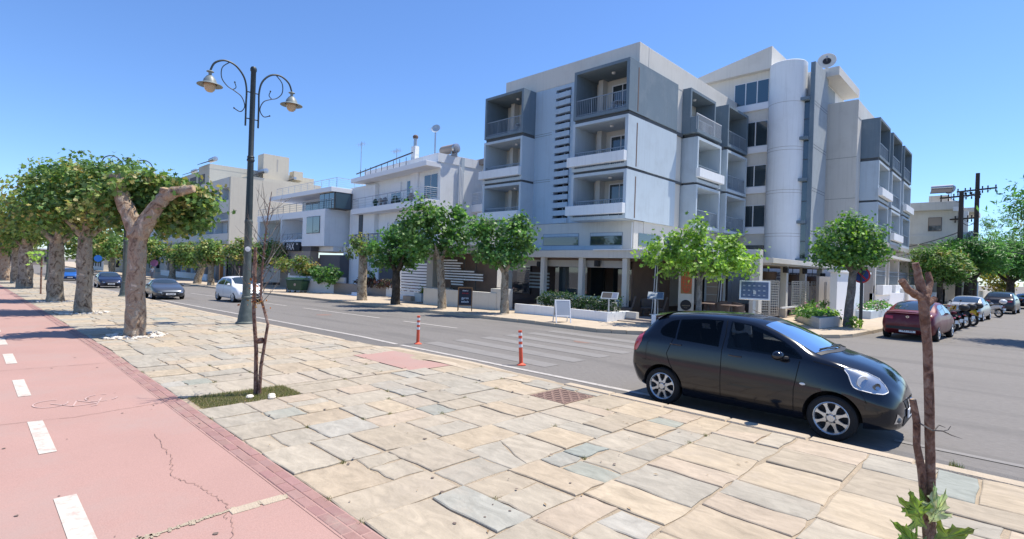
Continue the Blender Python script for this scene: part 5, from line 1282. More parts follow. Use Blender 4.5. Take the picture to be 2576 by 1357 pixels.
# --- other cars: one generic builder driven by a profile
def car(label, paintname, L_, W_, Ht, prof, loc, rz, front=True, group=None, name='parked_car', wheelr=.31, wb=None, glass='glass', rear_style=0, pl='INK 4821', hood=.0):
    """prof: dict with normalized stations (t 0 rear..1 front): list of (t, ztop, greenhouse 0..1)"""
    hl = L_/2; K = []
    for t, zt, gh, wn in prof:
        x = -hl+L_*t; Wm = W_/2*wn; belt = min(zt-.02, Ht*.64)
        endt = min(t, 1-t)
        zb = .20+.18*max(0, 1-endt/.06)
        if gh > 0: zr = zt-.055-.02*gh; wr = Wm*(.92-.22*gh); zbelt = Ht*.635; wb_ = Wm*.945
        else: zr = zt-.03; wr = Wm*.80; zbelt = zt-.09; wb_ = Wm*.93
        if gh > 0 and zr < zbelt+.04: zr = zbelt+.04
        K.append((x, zb, zb+.08, Wm*.94, max(zb+.12, min(Ht*.42, zt-.2)), Wm, zbelt, wb_, zr, wr, max(zt, zr+.01)))
    B = Body(K, 60); t_ = thing(name, label, 'car', loc, rz, group)
    wb = wb or L_*.63; ar, af = -wb/2-.02*L_, wb/2-.02*L_
    B.mesh(t_, paintname, [(ar, wheelr), (af, wheelr)], wheelr+.05)
    g = [p for p in prof if p[2] >= 1]; x0 = -hl+L_*g[0][0]; x1 = -hl+L_*g[-1][0]
    zf = Ht*.665; fr = [p for p in prof if p[0] > g[-1][0]][0:]; bk_ = [p for p in prof if p[0] < g[0][0]][::-1]
    # windscreen runs from last roof station to first hood station (gh==0)
    xh = -hl+L_*next(p[0] for p in prof if p[0] > g[-1][0] and p[2] == 0); xr_ = -hl+L_*next(p[0] for p in prof[::-1] if p[0] < g[0][0] and p[2] == 0)
    B.top_patch('windscreen', glass, t_, lambda v: x1+.04, lambda v: xh-.10-.12*v*v, lambda x: W_*.35, .006, 8, 8)
    B.top_patch('rear_screen', glass, t_, lambda v: xr_+.08+.06*v*v, lambda v: x0-.05, lambda x: W_*.33, .006, 8, 8)
    topz = lambda x: min(B.half(x)[-1][1]-.115, Ht-.115)
    xa = x0-.30*(x0-xr_)-.05; xb = x1+.62*(xh-x1)
    mid = (xa+xb)/2-.02
    for n_, a_, c_ in (('rear_side_window', xa, mid-.04), ('front_side_window', mid+.04, xb)):
        B.side_patch(n_, glass, t_, lambda x: max(topz(x), zf+.01), lambda x: zf, a_, c_, .004, 10, 3)
    zl = Ht*.50 if Ht > 1.3 else Ht*.48
    wf = W_/2
    zh = min(Ht*.50, prof[-2][1]-.03)
    zq = min(Ht*.46, prof[-2][1]-.06); yo = .36*W_
    B.end_patch('headlight', 'lampin', t_, quadf((.26*W_, zq-.07), (yo, zq-.05), (yo, zq+.04), (.25*W_, zq+.0)), 1, .008, 5, 3, mirror=True)
    B.end_patch('grille', 'blackplastic', t_, quadf((-.22*W_, zq-.12), (.22*W_, zq-.12), (.2*W_, zq-.02), (-.2*W_, zq-.02)), 1, .006, 6, 3)
    B.end_patch('lower_intake', 'blackplastic', t_, quadf((-.3*W_, .28), (.3*W_, .28), (.3*W_, .37), (-.3*W_, .37)), 1, .006, 6, 3)
    zt_ = Ht*.60
    B.end_patch('tail_lamp', 'redlens', t_, quadf((.26*W_, zt_-.10), (.41*W_, zt_-.08), (.40*W_, zt_+.02), (.26*W_, zt_+.01)), -1, .008, 5, 3, mirror=True)
    B.end_patch('rear_bumper', 'blackplastic', t_, quadf((-.38*W_, .40), (.38*W_, .40), (.38*W_, .50), (-.38*W_, .50)), -1, .012, 8, 3) if rear_style else None
    plate(t_, B, 1, 0, .42 if Ht > 1.3 else .38, pl, .5, .11); plate(t_, B, -1, 0, .34 if rear_style else .62, pl)
    for sg in (1, -1):
        b = MB(); b.ball((xb-.05, sg*(W_/2+.06), zf+.05), (.08, .1, .065), 8); b.build('mirror', paintname, t_, world=False, smooth=True)
        for ax in (ar, af): wheel(t_, ax, sg*(W_/2-.11), wheelr, .19, sg, 'alloy', 7, .68)
        b = MB()
        for xs_ in (mid, xa+.12*0-.0, xb+.12):
            if xs_ == xa: continue
            b.grid([[(xs_-.004, sg*(B.side(xs_, z)+.002), z), (xs_+.004, sg*(B.side(xs_, z)+.002), z)] for z in np.linspace(.33, zf, 7)], flip=sg < 0)
        b.build('door_seam', 'gapblack', t_, world=False)
    return t_, B
SEDAN = [(0, .62, 0, .72), (.008, .82, 0, .86), (.03, .93, 0, .93), (.10, .99, 0, .97), (.17, 1.02, 0, .985), (.24, 1.16, .5, 1), (.31, 1.30, .8, 1), (.38, 1.39, 1, 1), (.50, 1.43, 1, 1), (.60, 1.40, 1, 1), (.66, 1.28, .7, 1), (.73, 1.08, .3, 1), (.77, .99, 0, .99), (.88, .90, 0, .97), (.95, .78, 0, .88), (.985, .64, 0, .72), (1, .50, 0, .5)]
FAST = [(0, .66, 0, .76), (.008, .84, 0, .88), (.03, .98, 0, .93), (.07, 1.02, 0, .96), (.13, 1.06, 0, .98), (.20, 1.20, .5, 1), (.28, 1.34, .85, 1), (.36, 1.41, 1, 1), (.50, 1.43, 1, 1), (.60, 1.40, 1, 1), (.66, 1.28, .7, 1), (.73, 1.08, .3, 1), (.77, .99, 0, .99), (.88, .90, 0, .97), (.95, .78, 0, .88), (.985, .64, 0, .72), (1, .50, 0, .5)]
SUV = [(0, .70, 0, .80), (.008, .98, 0, .90), (.03, 1.10, 0, .95), (.05, 1.16, 0, .97), (.09, 1.36, .6, 1), (.14, 1.54, .9, 1), (.20, 1.60, 1, 1), (.40, 1.66, 1, 1), (.58, 1.62, 1, 1), (.65, 1.46, .7, 1), (.72, 1.22, .3, 1), (.76, 1.12, 0, .99), (.90, 1.02, 0, .96), (.97, .86, 0, .86), (.99, .70, 0, .75), (1, .55, 0, .6)]
HATCH = [(0, .66, 0, .78), (.008, .84, 0, .88), (.03, .98, 0, .94), (.05, 1.04, 0, .96), (.08, 1.20, .6, .98), (.13, 1.38, .9, 1), (.19, 1.46, 1, 1), (.40, 1.50, 1, 1), (.58, 1.47, 1, 1), (.66, 1.32, .7, 1), (.75, 1.10, .3, 1), (.80, 1.00, 0, .99), (.90, .93, 0, .97), (.965, .80, 0, .90), (.99, .66, 0, .78), (1, .50, 0, .6)]
ROAD = [(0, .55, 0, .70), (.008, .74, 0, .86), (.03, .82, 0, .93), (.10, .88, 0, .97), (.22, .92, 0, .99), (.28, 1.0, .5, .98), (.33, 1.14, .85, .97), (.38, 1.22, 1, .97), (.46, 1.245, 1, .97), (.52, 1.20, 1, .97), (.60, 1.05, .5, .98), (.66, .92, 0, 1), (.74, .86, 0, 1), (.86, .78, 0, .97), (.94, .68, 0, .88), (.985, .56, 0, .72), (1, .44, 0, .5)]
hat.location = (-3.05, 8.86, .0); hat.rotation_euler = (0, 0, R(.4))
red, RB = car('dusty dark red saloon parked nose away behind the corner kerb', 'dusty_red_paint', 4.1, 1.71, 1.43, FAST, (-2.9, 26.2, 0), R(90-4), rear_style=1, pl='YKY 1332')
emb(TR(RB.end(0, .86, -1)-.01, 0, .86, R(-90)) @ Matrix.Rotation(R(90), 4, 'X'), red, .045)
b = MB(); G = [[(-2.02+.12*i+.05*(y/.6)**2, y, 1.045-.02*(y/.7)**2+.02*i) for y in np.linspace(-.66, .66, 13)] for i in (0, 1)]; b.grid(G); b.grid([[(p[0]+.01, p[1], p[2]-.035) for p in r_] for r_ in G], flip=True); b.grid([G[0], [(p[0]+.01, p[1], p[2]-.035) for p in G[0]]], flip=True); b.build('spoiler', 'dusty_red_paint', red, world=False, smooth=True)
car('silver saloon parked beyond the row of motorbikes', 'silver_paint', 4.3, 1.74, 1.42, SEDAN, (-2.35, 42.4, 0), R(90-4.2), pl='IMB 5120')
car('dark grey estate parked behind the silver saloon', 'charcoal_paint', 4.4, 1.85, 1.62, SUV, (-1.15, 55.6, 0), R(90-4.2), wheelr=.34, pl='IPB 7710')
car('black car farthest along the side street at the right edge', 'black_car_paint', 4.3, 1.76, 1.45, SEDAN, (.4, 70.5, 0), R(90-30), pl='KHX 3093')
car('grey low roadster driving along the left of the street by the plane trees', 'grey_roadster_paint', 4.0, 1.72, 1.24, ROAD, (-38.8, 8.75, zg(-38.8)), R(-3), name='roadster', pl='AZN 2240', wb=2.33)
car('small white hatchback driving behind the green lamp post', 'white_car_paint', 3.54, 1.64, 1.49, HATCH, (-34.0, 11.55, zg(-34.0)), R(2), name='white_car', pl='IZT 6013', wb=2.42)
car('dark navy saloon behind the grey roadster', 'navy_paint', 4.7, 1.82, 1.44, SEDAN, (-60.5, 9.2, zg(-60)), R(-3), name='navy_saloon', pl='ZHE 8841', wheelr=.33)
car('bright blue car far down the street between the trunks', 'blue_car_paint', 4.1, 1.74, 1.42, HATCH, (-87.5, 9.3, zg(-87)), R(-4), name='blue_car', pl='IEB 1234')

# --- motorbikes
def bike(label, loc, rz, c1, c2, topbox=True, white=False):
    t = thing('motorbike', label, 'motorbike', loc, rz, 'motorbikes parked side by side')
    for x, nm in ((-.62, 'rear_wheel'), (.66, 'front_wheel')):
        b = MB(); P = []
        for k in range(9): a = 2*math.pi*k/8; P.append((.235+.055*math.cos(a), .055*math.sin(a)))
        b.lathe(P, (x, 0, .29), 28, axis='y'); wl = b.build(nm, 'rubber', t, world=False, smooth=True)
        b = MB(); b.lathe([(.19, -.02), (.19, .02), (.16, .02), (.16, -.02), (.19, -.02)], (x, 0, .29), 24, axis='y')
        for k in range(5): a = 2*math.pi*k/5; b.tube([(x, 0, .29), (x+.18*math.cos(a), 0, .29+.18*math.sin(a))], .016, 5)
        b.lathe([(.05, -.05), (.05, .05), (.001, .05)], (x, 0, .29), 10, axis='y'); b.build('rim', 'steel', wl, world=False)
    b = MB(); P = [(-.85, .62, .08, .10), (-.7, .74, .13, .13), (-.4, .70, .15, .16), (-.1, .55, .14, .16), (.12, .46, .16, .15), (.35, .50, .12, .15)]
    G = []
    for x, z, hw_, hh in P: G.append([(x, hw_*math.cos(a), z+hh*math.sin(a)) for a in np.linspace(0, 2*math.pi, 11)])
    b.grid(G); b.build('body_shell', c1, t, world=False, smooth=True)
    b = MB(); G = []
    for x, z, hw_ in ((.30, .30, .16), (.42, .55, .20), (.44, .80, .17), (.36, .98, .12)): G.append([(x+.12*math.cos(a*.5)*1, hw_*math.sin(a*.5), z) for a in np.linspace(-3.1, 3.1, 9)])
    b.grid(G); b.build('front_fairing', c1, t, world=False, smooth=True)
    b = MB(); G = [[(x, .14*math.cos(a)*(1 if s_ else .9), z+.055*math.sin(a)) for a in np.linspace(0, 2*math.pi, 9)] for x, z, s_ in ((-.78, .86, 0), (-.5, .84, 1), (-.15, .80, 1), (.05, .80, 0))]; b.grid(G); b.build('seat', 'blackplastic', t, world=False, smooth=True)
    b = MB(); b.tube([(.30, 0, 1.0), (.45, 0, .75), (.62, .07, .32)], .025, 6); b.tube([(.45, 0, .75), (.62, -.07, .32)], .025, 6); b.tube([(.22, -.34, 1.02), (.32, -.12, 1.03), (.32, .12, 1.03), (.22, .34, 1.02)], .016, 6); b.build('fork_and_handlebar', 'blackplastic', t, world=False)
    for sg in (1, -1): b = MB(); b.tube([(.30, sg*.22, 1.04), (.33, sg*.30, 1.22)], .007, 4); b.ball((.33, sg*.32, 1.25), (.015, .07, .045), 8); b.build('mirror', 'blackplastic', t, world=False)
    b = MB(); b.ball((.56, 0, .86), (.06, .09, .07), 10); b.build('headlight', 'lampin', t, world=False, smooth=True)
    b = MB(); b.box(-.45, .1, -.12, .12, .28, .5); b.tube([(-.2, -.15, .3), (-.8, -.17, .38)], .045, 8); b.build('engine', 'steel', t, world=False)
    b = MB(); G = [[(x, .07*math.sin(a), .29+.32*math.cos(a*.5)) for a in (-1, -.5, 0, .5, 1)] for x in (.5, .66, .85)]; b.grid(G); b.build('front_mudguard', c2, t, world=False, smooth=True)
    if topbox: b = MB(); b.ball((-.88, 0, 1.06), (.20, .21, .16), 14); b.build('top_box', 'blackplastic' if not white else c2, t, world=False, smooth=True)
    b = MB(); b.tube([(-.1, .12, .3), (-.15, .3, .0)], .012, 5); b.build('side_stand', 'steel', t, world=False)
    b = MB(); b.box(-1.0, -.99, -.09, .09, .48, .62); b.build('number_plate', 'plate', t, world=False); b = MB(); b.ball((-.92, 0, .72), (.03, .08, .03), 8); b.build('tail_lamp', 'redlens', t, world=False)
for k, (lab, x, y, a, c1, c2, tb) in enumerate((('dark motorbike with red panels right behind the red saloon', -2.75, 30.4, 150, 'blackplastic', 'red_scooter_paint', False), ('motorbike with big grey top box, second behind the red saloon', -2.6, 32.4, 140, 'charcoal_paint', 'charcoal_paint', True),
        ('motorbike with black top box in the middle of the row', -2.5, 34.2, 145, 'blackplastic', 'yellow_paint', True), ('yellow and red motorbike next to the silver saloon', -2.3, 36.2, 142, 'yellow_paint', 'red_scooter_paint', True), ('white scooter between silver saloon and dark estate', -1.6, 47.8, 140, 'white_scooter_paint', 'white_scooter_paint', True), ('dark scooter without box at the start of the row', -2.85, 28.9, 155, 'navy_paint', 'blackplastic', False))):
    bike(lab, (x, y, 0), R(a), c1, c2, tb, k == 4)
# ================================================================= TREES
GREEN = [(0.111, 0.201, 0.052), (0.149, 0.254, 0.067), (0.082, 0.157, 0.042), (0.194, 0.298, 0.082), (0.254, 0.313, 0.09), (0.09, 0.149, 0.052), (0.298, 0.268, 0.09)]
LIME = [(0.197, 0.348, 0.06), (0.272, 0.439, 0.083), (0.151, 0.272, 0.053), (0.333, 0.484, 0.106), (0.121, 0.212, 0.046)]
DEEP = [(0.088, 0.204, 0.054), (0.116, 0.253, 0.057), (0.068, 0.155, 0.043), (0.165, 0.31, 0.077), (0.098, 0.174, 0.057)]
FEATH = [(0.083, 0.198, 0.05), (0.116, 0.264, 0.066), (0.066, 0.149, 0.042), (0.149, 0.314, 0.083), (0.058, 0.132, 0.05)]
YELL = [(.25, .25, .05), (.18, .20, .05), (.30, .24, .07), (.12, .15, .04)]
def foliage(root, blobs, n, size, cols, seed, shape='lobe', parent_world=True, clump=16, spread=.26, shell=.45, down=0, name='foliage', mt='leaf', updir=.55):
    """blobs: (x,y,z,rx,ry,rz) in world coords; leaves gathered in clumps towards the outside of each blob, tips outward and up"""
    rs = np.random.RandomState(seed); vol = np.array([b[3]*b[4]*b[5] for b in blobs])**.75; vol /= vol.sum(); C = []; Nn = []; T = []
    nc = max(1, n//clump)
    for b, w_ in zip(blobs, vol):
        k = max(2, int(nc*w_)); d = rs.normal(size=(k, 3)); d /= np.linalg.norm(d, axis=1, keepdims=True)
        r_ = shell+(1-shell)*rs.uniform(0, 1, k)**.6; r_ = np.where(rs.uniform(0, 1, k) < .14, r_*rs.uniform(1.05, 1.3, k), r_); r_ *= 1+.10*np.sin(d[:, 0]*5+seed)+.10*np.sin(d[:, 2]*7+d[:, 1]*5+seed)
        ctr = np.array(b[:3])+d*r_[:, None]*np.array(b[3:6])
        sc = spread*rs.uniform(.6, 1.3, k)
        pts = ctr[:, None, :]+rs.normal(size=(k, clump, 3))*sc[:, None, None]*np.array([1, 1, .75])
        dn = np.repeat(d, clump, 0).reshape(k, clump, 3)
        nn = dn*.8+rs.normal(size=(k, clump, 3))*.75+np.array([0, 0, updir])
        base = np.array(cols)[rs.randint(0, len(cols), k)]*rs.uniform(.85, 1.2, k)[:, None]
        t = base[:, None, :]*rs.uniform(.75, 1.3, (k, clump))[:, :, None]
        C.append(pts.reshape(-1, 3)); Nn.append(nn.reshape(-1, 3)); T.append(t.reshape(-1, 3))
    C = np.concatenate(C); Nn = np.concatenate(Nn); T = np.clip(np.concatenate(T), 0, 1)
    V, F, TT = leafmesh(C, size, Nn, shape, T, rs)
    return npmesh(name, V, F, TT, mt, root)
def trunk(root, x, y, z, pts, radii, m, limbs=(), name='trunk', lump=.06, n=18, flare=True, seed=0):
    rr = random.Random(seed); b = MB()
    P = []; Q = []
    # resample
    pts = [Vector(p) for p in pts]
    for (p, q), (a, c) in zip(zip(pts, pts[1:]), zip(radii, radii[1:])):
        for k in range(5): t = k/5; P.append(p.lerp(q, t)); Q.append(a+(c-a)*t)
    P.append(pts[-1]); Q.append(radii[-1])
    b.tube(P, Q, n)
    # lumps
    vs = []
    for i, v in enumerate(b.v):
        k = i//n
        if k >= len(P): vs.append(v); continue
        c = P[k]; a = (i % n)/n*2*math.pi
        f = 1+lump*math.sin(a*3+k*.5+seed)+lump*.8*math.sin(a*5-k*.9+seed*2)+rr.uniform(-.03, .03)*(lump/.06)
        if flare and k < 4: f *= 1+(.30, .16, .07, .02)[k]*(1+.5*math.sin(a*4+seed))
        vs.append(tuple(c+(Vector(v)-c)*f))
    b.v = vs
    t = b.build(name, m, root, smooth=True, angle=0)
    for j, (lp, lr) in enumerate(limbs):
        b = MB(); lp = [Vector(p) for p in lp]; P = []; Q = []
        for (p, q), (a, c) in zip(zip(lp, lp[1:]), zip(lr, lr[1:])):
            for k in range(4): t_ = k/4; P.append(p.lerp(q, t_)+Vector((rr.uniform(-1, 1), rr.uniform(-1, 1), rr.uniform(-1, 1)))*a*.10); Q.append((a+(c-a)*t_)*rr.uniform(.93, 1.1))
        P.append(lp[-1]); Q.append(lr[-1]); b.tube(P, Q, 12)
        b.build('limb', m, root, smooth=True, angle=50)
        if lr[-1] > .07:   # sawn stub end
            d = (lp[-1]-lp[-2]).normalized(); b = MB(); b.tube([lp[-1]-d*.01, lp[-1]+d*.012], [lr[-1]*.8, lr[-1]*.72], 12); b.build('sawn_end', 'cutwood', root)
    return t
def crotch(x, y, z, h, n, spread, r_, seed, rise=1.0):
    rr = random.Random(seed); out = []
    for i in range(n):
        a = 2*math.pi*(i+rr.uniform(-.2, .2))/n; s = spread*rr.uniform(.7, 1.1)
        out.append(([(x, y, z+h), (x+.45*s*math.cos(a), y+.45*s*math.sin(a), z+h+.35*rise), (x+s*math.cos(a), y+s*math.sin(a), z+h+rr.uniform(.7, 1.1)*rise)], [r_*.62, r_*.42, r_*.18]))
    return out
def tree(label, x, y, h, r_, blobs, nleaf, size, cols, bark='barkplane', group=None, name='plane_tree', limbs=None, seed=1, lean=(0, 0), shape='lobe', clump=16, spread=.26, tl=None, cat='tree', dz=.12, shell=.45, taper=.8, updir=.55):
    z = zg(x)+dz; t = thing(name, label, cat, (x, y, z), 0, group)
    pts = [(x, y, z-.15), (x, y, z+.1), (x+lean[0]*.2, y+lean[1]*.2, z+h*.35), (x+lean[0]*.6, y+lean[1]*.6, z+h*.7), (x+lean[0], y+lean[1], z+h)]
    trunk(t, x, y, z, pts, [r_*1.12, r_*1.05, r_*.92, r_*.88*taper/.8, r_*taper], bark, limbs if limbs is not None else crotch(x+lean[0], y+lean[1], z, h-.1, 4, max(b[3] for b in blobs)*.6 if blobs else .8, r_, seed), seed=seed)
    if blobs: foliage(t, [(x+b[0], y+b[1], z+b[2], *b[3:]) for b in blobs], nleaf, size, cols, seed, shape, clump=clump, spread=spread, shell=shell, updir=updir)
    return t
# promenade row, nearest first
G1 = 'pollarded plane trees along the promenade'
x, y = -16.64, 3.12; z = zg(x)+.12
# view-plane axes used only to lay out the real limbs
RX, RY = .719, .695
def vp(u, zz, d=0): return (x+u*RX-d*.695, y+u*RY+d*.719, zz)
limbs = [([(x+.02, y, z+2.62), vp(-.28, 3.3), vp(-.50, 3.85), vp(-.62, 4.28)], [.23, .19, .165, .15]),
         ([(x, y, z+2.6), vp(.30, 3.2), vp(.62, 3.68), vp(.90, 3.86), vp(1.42, 3.98)], [.24, .19, .165, .15, .10]),
         ([(x, y, z+2.5), vp(-.1, 3.2, .6), vp(0, 3.9, 1.1)], [.2, .14, .07]), ([vp(.66, 3.68), vp(.72, 3.95, -.05)], [.14, .125])]
t1 = tree('nearest plane tree, with a forked trunk and one thick bare sawn branch pointing right', x, y, 2.75, .235, [], 0, .2, GREEN, 'barkpink', G1, limbs=limbs, seed=3)
bl = []
for u, zz, d, s in ((-1.15, 3.9, .5, .62), (-.5, 4.2, .9, .62), (.2, 4.35, .8, .62), (.85, 4.1, .9, .62), (1.45, 3.95, .6, .58), (-.9, 3.3, .6, .60), (0, 3.4, 1.2, .7), (.85, 3.25, .7, .62), (1.5, 3.35, .8, .5), (-.15, 3.85, 1.5, .7), (-.25, 4.55, .4, .38), (1.9, 3.75, .6, .38), (.5, 3.75, 1.0, .6)):
    p = vp(u*.70, 2.95+(zz-2.95)*.80, d); bl.append((*p, s*.88, s*.88, s*.66))
for u, zz, d, s in ((-.55, 4.0, -.15, .22), (-.75, 3.75, .1, .3), (-.42, 4.12, .2, .3), (-.95, 3.5, .1, .3)): bl.append((*vp(u, zz, d), s, s, s*.8))
foliage(t1, bl, 8200, .155, GREEN, 5, clump=14, spread=.17, shell=.35)
x2, y2 = -25.88, 3.19
tree('second plane tree from the right on the promenade, tall crown and broad base', x2, y2, 3.0, .27, [(-.9, -.9, 4.1, 1.4, 1.4, .95), (.4, .5, 4.3, 1.5, 1.5, 1.0), (-.5, -.3, 5.2, 1.2, 1.2, .85), (.9, .9, 5.0, 1.1, 1.1, .85), (0, 0, 3.9, 1.6, 1.6, .75), (-1.4, -1.2, 4.7, .7, .7, .6), (1.1, 1.3, 4.1, .6, .6, .5)], 8500, .175, GREEN, 'barkplane', G1, seed=7, clump=16, spread=.22)
tree('third plane tree on the promenade with grey mottled trunk leaning to a right limb', -34.79, 3.18, 3.0, .34, [(-1.2, -1.1, 4.2, 1.3, 1.3, .9), (.5, .7, 4.6, 1.7, 1.7, 1.1), (0, -.1, 5.6, 1.4, 1.4, .9), (.6, .7, 6.2, 1.0, 1.0, .7)], 7500, .20, GREEN, 'barkplane', G1, seed=11, spread=.26)
tree('fourth plane tree with thick pale base left of a thin stake', -55.17, 3.24, 3.4, .48, [(-1, -.8, 4.7, 2.0, 2.0, 1.2), (.8, 1, 4.8, 2.0, 2.0, 1.2), (.2, .2, 5.6, 1.6, 1.6, .8)], 6500, .25, GREEN, 'barkplane', G1, seed=13, spread=.32)
tree('fifth plane tree in the promenade row, slim and far', -70, 3.4, 3.4, .34, [(0, 0, 4.8, 2.3, 2.3, 1.4)], 3600, .30, GREEN, 'barkplane', G1, seed=17, spread=.36)
tree('sixth plane tree in the promenade row, near the left edge', -82, 3.1, 3.6, .5, [(0, -.5, 4.9, 2.6, 2.6, 1.6)], 3000, .34, GREEN, 'barkpink', G1, seed=19, spread=.4)
tree('plane tree at the far left edge behind the walker', -95, 2.2, 3.6, .5, [(0, 0, 5.1, 3.0, 3.0, 1.8)], 2600, .38, GREEN, 'barkplane', G1, seed=23, spread=.4)
tree('farthest promenade tree seen under the left crowns', -112, 3.5, 3.4, .4, [(0, 0, 5, 3.0, 3.0, 1.8)], 2200, .42, GREEN, 'barkplane', G1, seed=24, spread=.4)
pebbles(-16.64, 3.12, .38, .78, 120, 'ring of white pebbles round the nearest plane tree'); pebbles(-25.88, 3.19, .45, .85, 90, 'ring of white pebbles at the foot of the second plane tree'); pebbles(-34.79, 3.18, .55, .9, 70, 'pale pebbles at the foot of the third plane tree')
# across the road
G2 = 'street trees along the far pavement'
tree('short pollarded tree with thick pale trunk and small tuft in front of the white house', -30.0, 17.47, 3.1, .30, [(-.25, -.2, 3.7, .55, .55, .5), (.3, .3, 3.3, .6, .6, .5), (-.6, -.5, 3.0, .35, .35, .35), (.1, 0, 3.1, .5, .5, .4)], 1100, .17, GREEN+YELL[:2], 'barkplane', G2, seed=31, spread=.16, limbs=[([(-30, 17.47, 2.9), (-30.4, 17.1, 3.4), (-30.5, 17, 3.6)], [.2, .14, .1]), ([(-30, 17.47, 2.9), (-29.8, 17.7, 3.4)], [.2, .12])])
tree('round dark green tree with leaning dark trunk, left of the tallest street tree', -25.55, 17.01, 1.9, .25, [(-.5, -.5, 2.9, 1.0, 1.0, .9), (.3, .4, 3.3, 1.1, 1.1, 1.0), (0, 0, 4.0, .8, .8, .6), (.7, .8, 2.6, .6, .6, .5)], 3600, .20, DEEP, 'barkdark', G2, seed=33, spread=.2)
tree('tallest street tree with a pointed windblown crown before the white house corner', -21.44, 17.08, 2.5, .22, [(-1.1, -1.1, 3.9, .8, .8, 1.0), (-.9, -.9, 5.0, .55, .55, .9), (-.2, -.1, 4.3, .95, .95, .95), (.7, .7, 4.1, .65, .65, .8), (-.9, -.8, 3.1, .7, .7, .6), (.2, .3, 3.3, .9, .9, .6), (.5, .5, 4.9, .4, .4, .5), (-.4, -.3, 5.0, .45, .45, .6)], 4300, .20, [tuple(v*1.0 for v in c) for c in DEEP+GREEN[:2]], 'barkplane', G2, seed=35, spread=.19, lean=(-.15, -.1))
tree('square crowned green tree between chalkboard and hotel terrace', -17.33, 17.5, 1.95, .20, [(-.85, -.8, 3.3, .65, .65, .9), (-.7, -.7, 4.1, .45, .45, .5), (.1, .1, 3.4, .85, .85, .95), (.6, .6, 3.6, .55, .55, .75), (.35, .35, 4.2, .45, .45, .45), (-.1, -.1, 2.6, 1.0, 1.0, .45)], 3900, .18, DEEP+[(.10, .18, .05)], 'barkplane', G2, seed=37, spread=.17, lean=(-.05, 0))
tree('far street tree with orange leaves, half hidden by the lamp post', -58.8, 22.0, 2.2, .38, [(-1.5, -1.5, 3.6, 1.6, 1.6, 1.3), (.6, .6, 3.6, 1.8, 1.8, 1.4), (1.5, 1.5, 3.0, 1.0, 1.0, .9)], 3600, .3, GREEN, 'barkplane', G2, seed=39, spread=.3)
tree('far street tree second from the left of the lamp post', -64.1, 18.8, 2.1, .34, [(-.2, -.2, 3.6, 1.5, 1.5, 1.3)], 2200, .3, GREEN, 'barkplane', G2, seed=41, spread=.3)
tree('far street tree with a slanting trunk beside an orange post', -70.0, 19.1, 2.2, .42, [(-.8, -.8, 3.4, 1.8, 1.8, 1.4)], 2200, .32, GREEN, 'barkplane', G2, seed=43, spread=.3, lean=(.4, .4))
tree('far street tree above the pink no parking sign', -92.8, 21.9, 2.6, .45, [(-2.4, -2.4, 4.0, 2.2, 2.2, 1.8), (.6, .6, 3.4, 1.8, 1.8, 1.4)], 2600, .42, GREEN, 'barkplane', G2, seed=45, spread=.4)
tree('big far tree filling the street end above the navy saloon', -112, 14.5, 3.4, .5, [(0, 0, 5.0, 4.2, 4.2, 2.6)], 2600, .5, GREEN, 'barkplane', G2, seed=47, spread=.5)
tree('far tree behind the lamp post at the street end', -128, 20, 3.4, .5, [(0, 0, 5.4, 4.2, 4.2, 2.8)], 2000, .6, GREEN, 'barkplane', G2, seed=48, spread=.5)
tree('small yellow green tree beside the dark waste container', -44.17, 18.73, 1.5, .06, [(-.4, -.4, 2.3, .6, .6, .5), (.6, .6, 2.4, .7, .7, .6), (1.2, 1.2, 1.9, .7, .7, .6)], 1500, .2, YELL+GREEN[:2], 'barkgrey', None, name='young_tree', seed=49, spread=.2)
# lime tree at the restaurant entrance (trunk behind the black car)
tree('bright lime green young plane tree in front of the restaurant entrance', -9.2, 20.2, 1.9, .12, [(-1.15, -1.1, 2.75, .75, .75, .6), (-.4, -.3, 3.0, .9, .9, .7), (.6, .6, 2.75, .95, .95, .65), (1.25, 1.2, 2.5, .6, .6, .5), (-.2, -.2, 3.7, .55, .55, .5), (.9, .8, 3.3, .5, .5, .4), (.1, .1, 2.3, 1.0, 1.0, .35), (-.75, -.8, 3.4, .35, .35, .35)], 4200, .165, LIME, 'barkgrey', G2, seed=51, spread=.17)
tree('round dense green tree with curved grey trunk beside the no parking sign', -5.36, 26.31, 2.4, .175, [(-.45, -.45, 3.6, .75, .75, .85), (.35, .35, 3.7, .8, .8, .85), (0, 0, 4.35, .55, .55, .55), (.75, .75, 3.2, .5, .5, .5), (-.8, -.8, 3.15, .45, .45, .5), (0, 0, 2.9, .9, .9, .35)], 5600, .15, LIME[2:3]+LIME[:1]+DEEP[:5], 'barkgrey', None, name='round_tree', seed=53, spread=.18, lean=(.12, .1), shell=.5)
o = foliage(thing('basal_shoots', 'small leafy shoots growing at the foot of the round tree', 'shoots', (-5.2, 26.3, .13)), [(-5.15, 26.35, .35, .25, .25, .25)], 130, .14, LIME, 3, spread=.1)
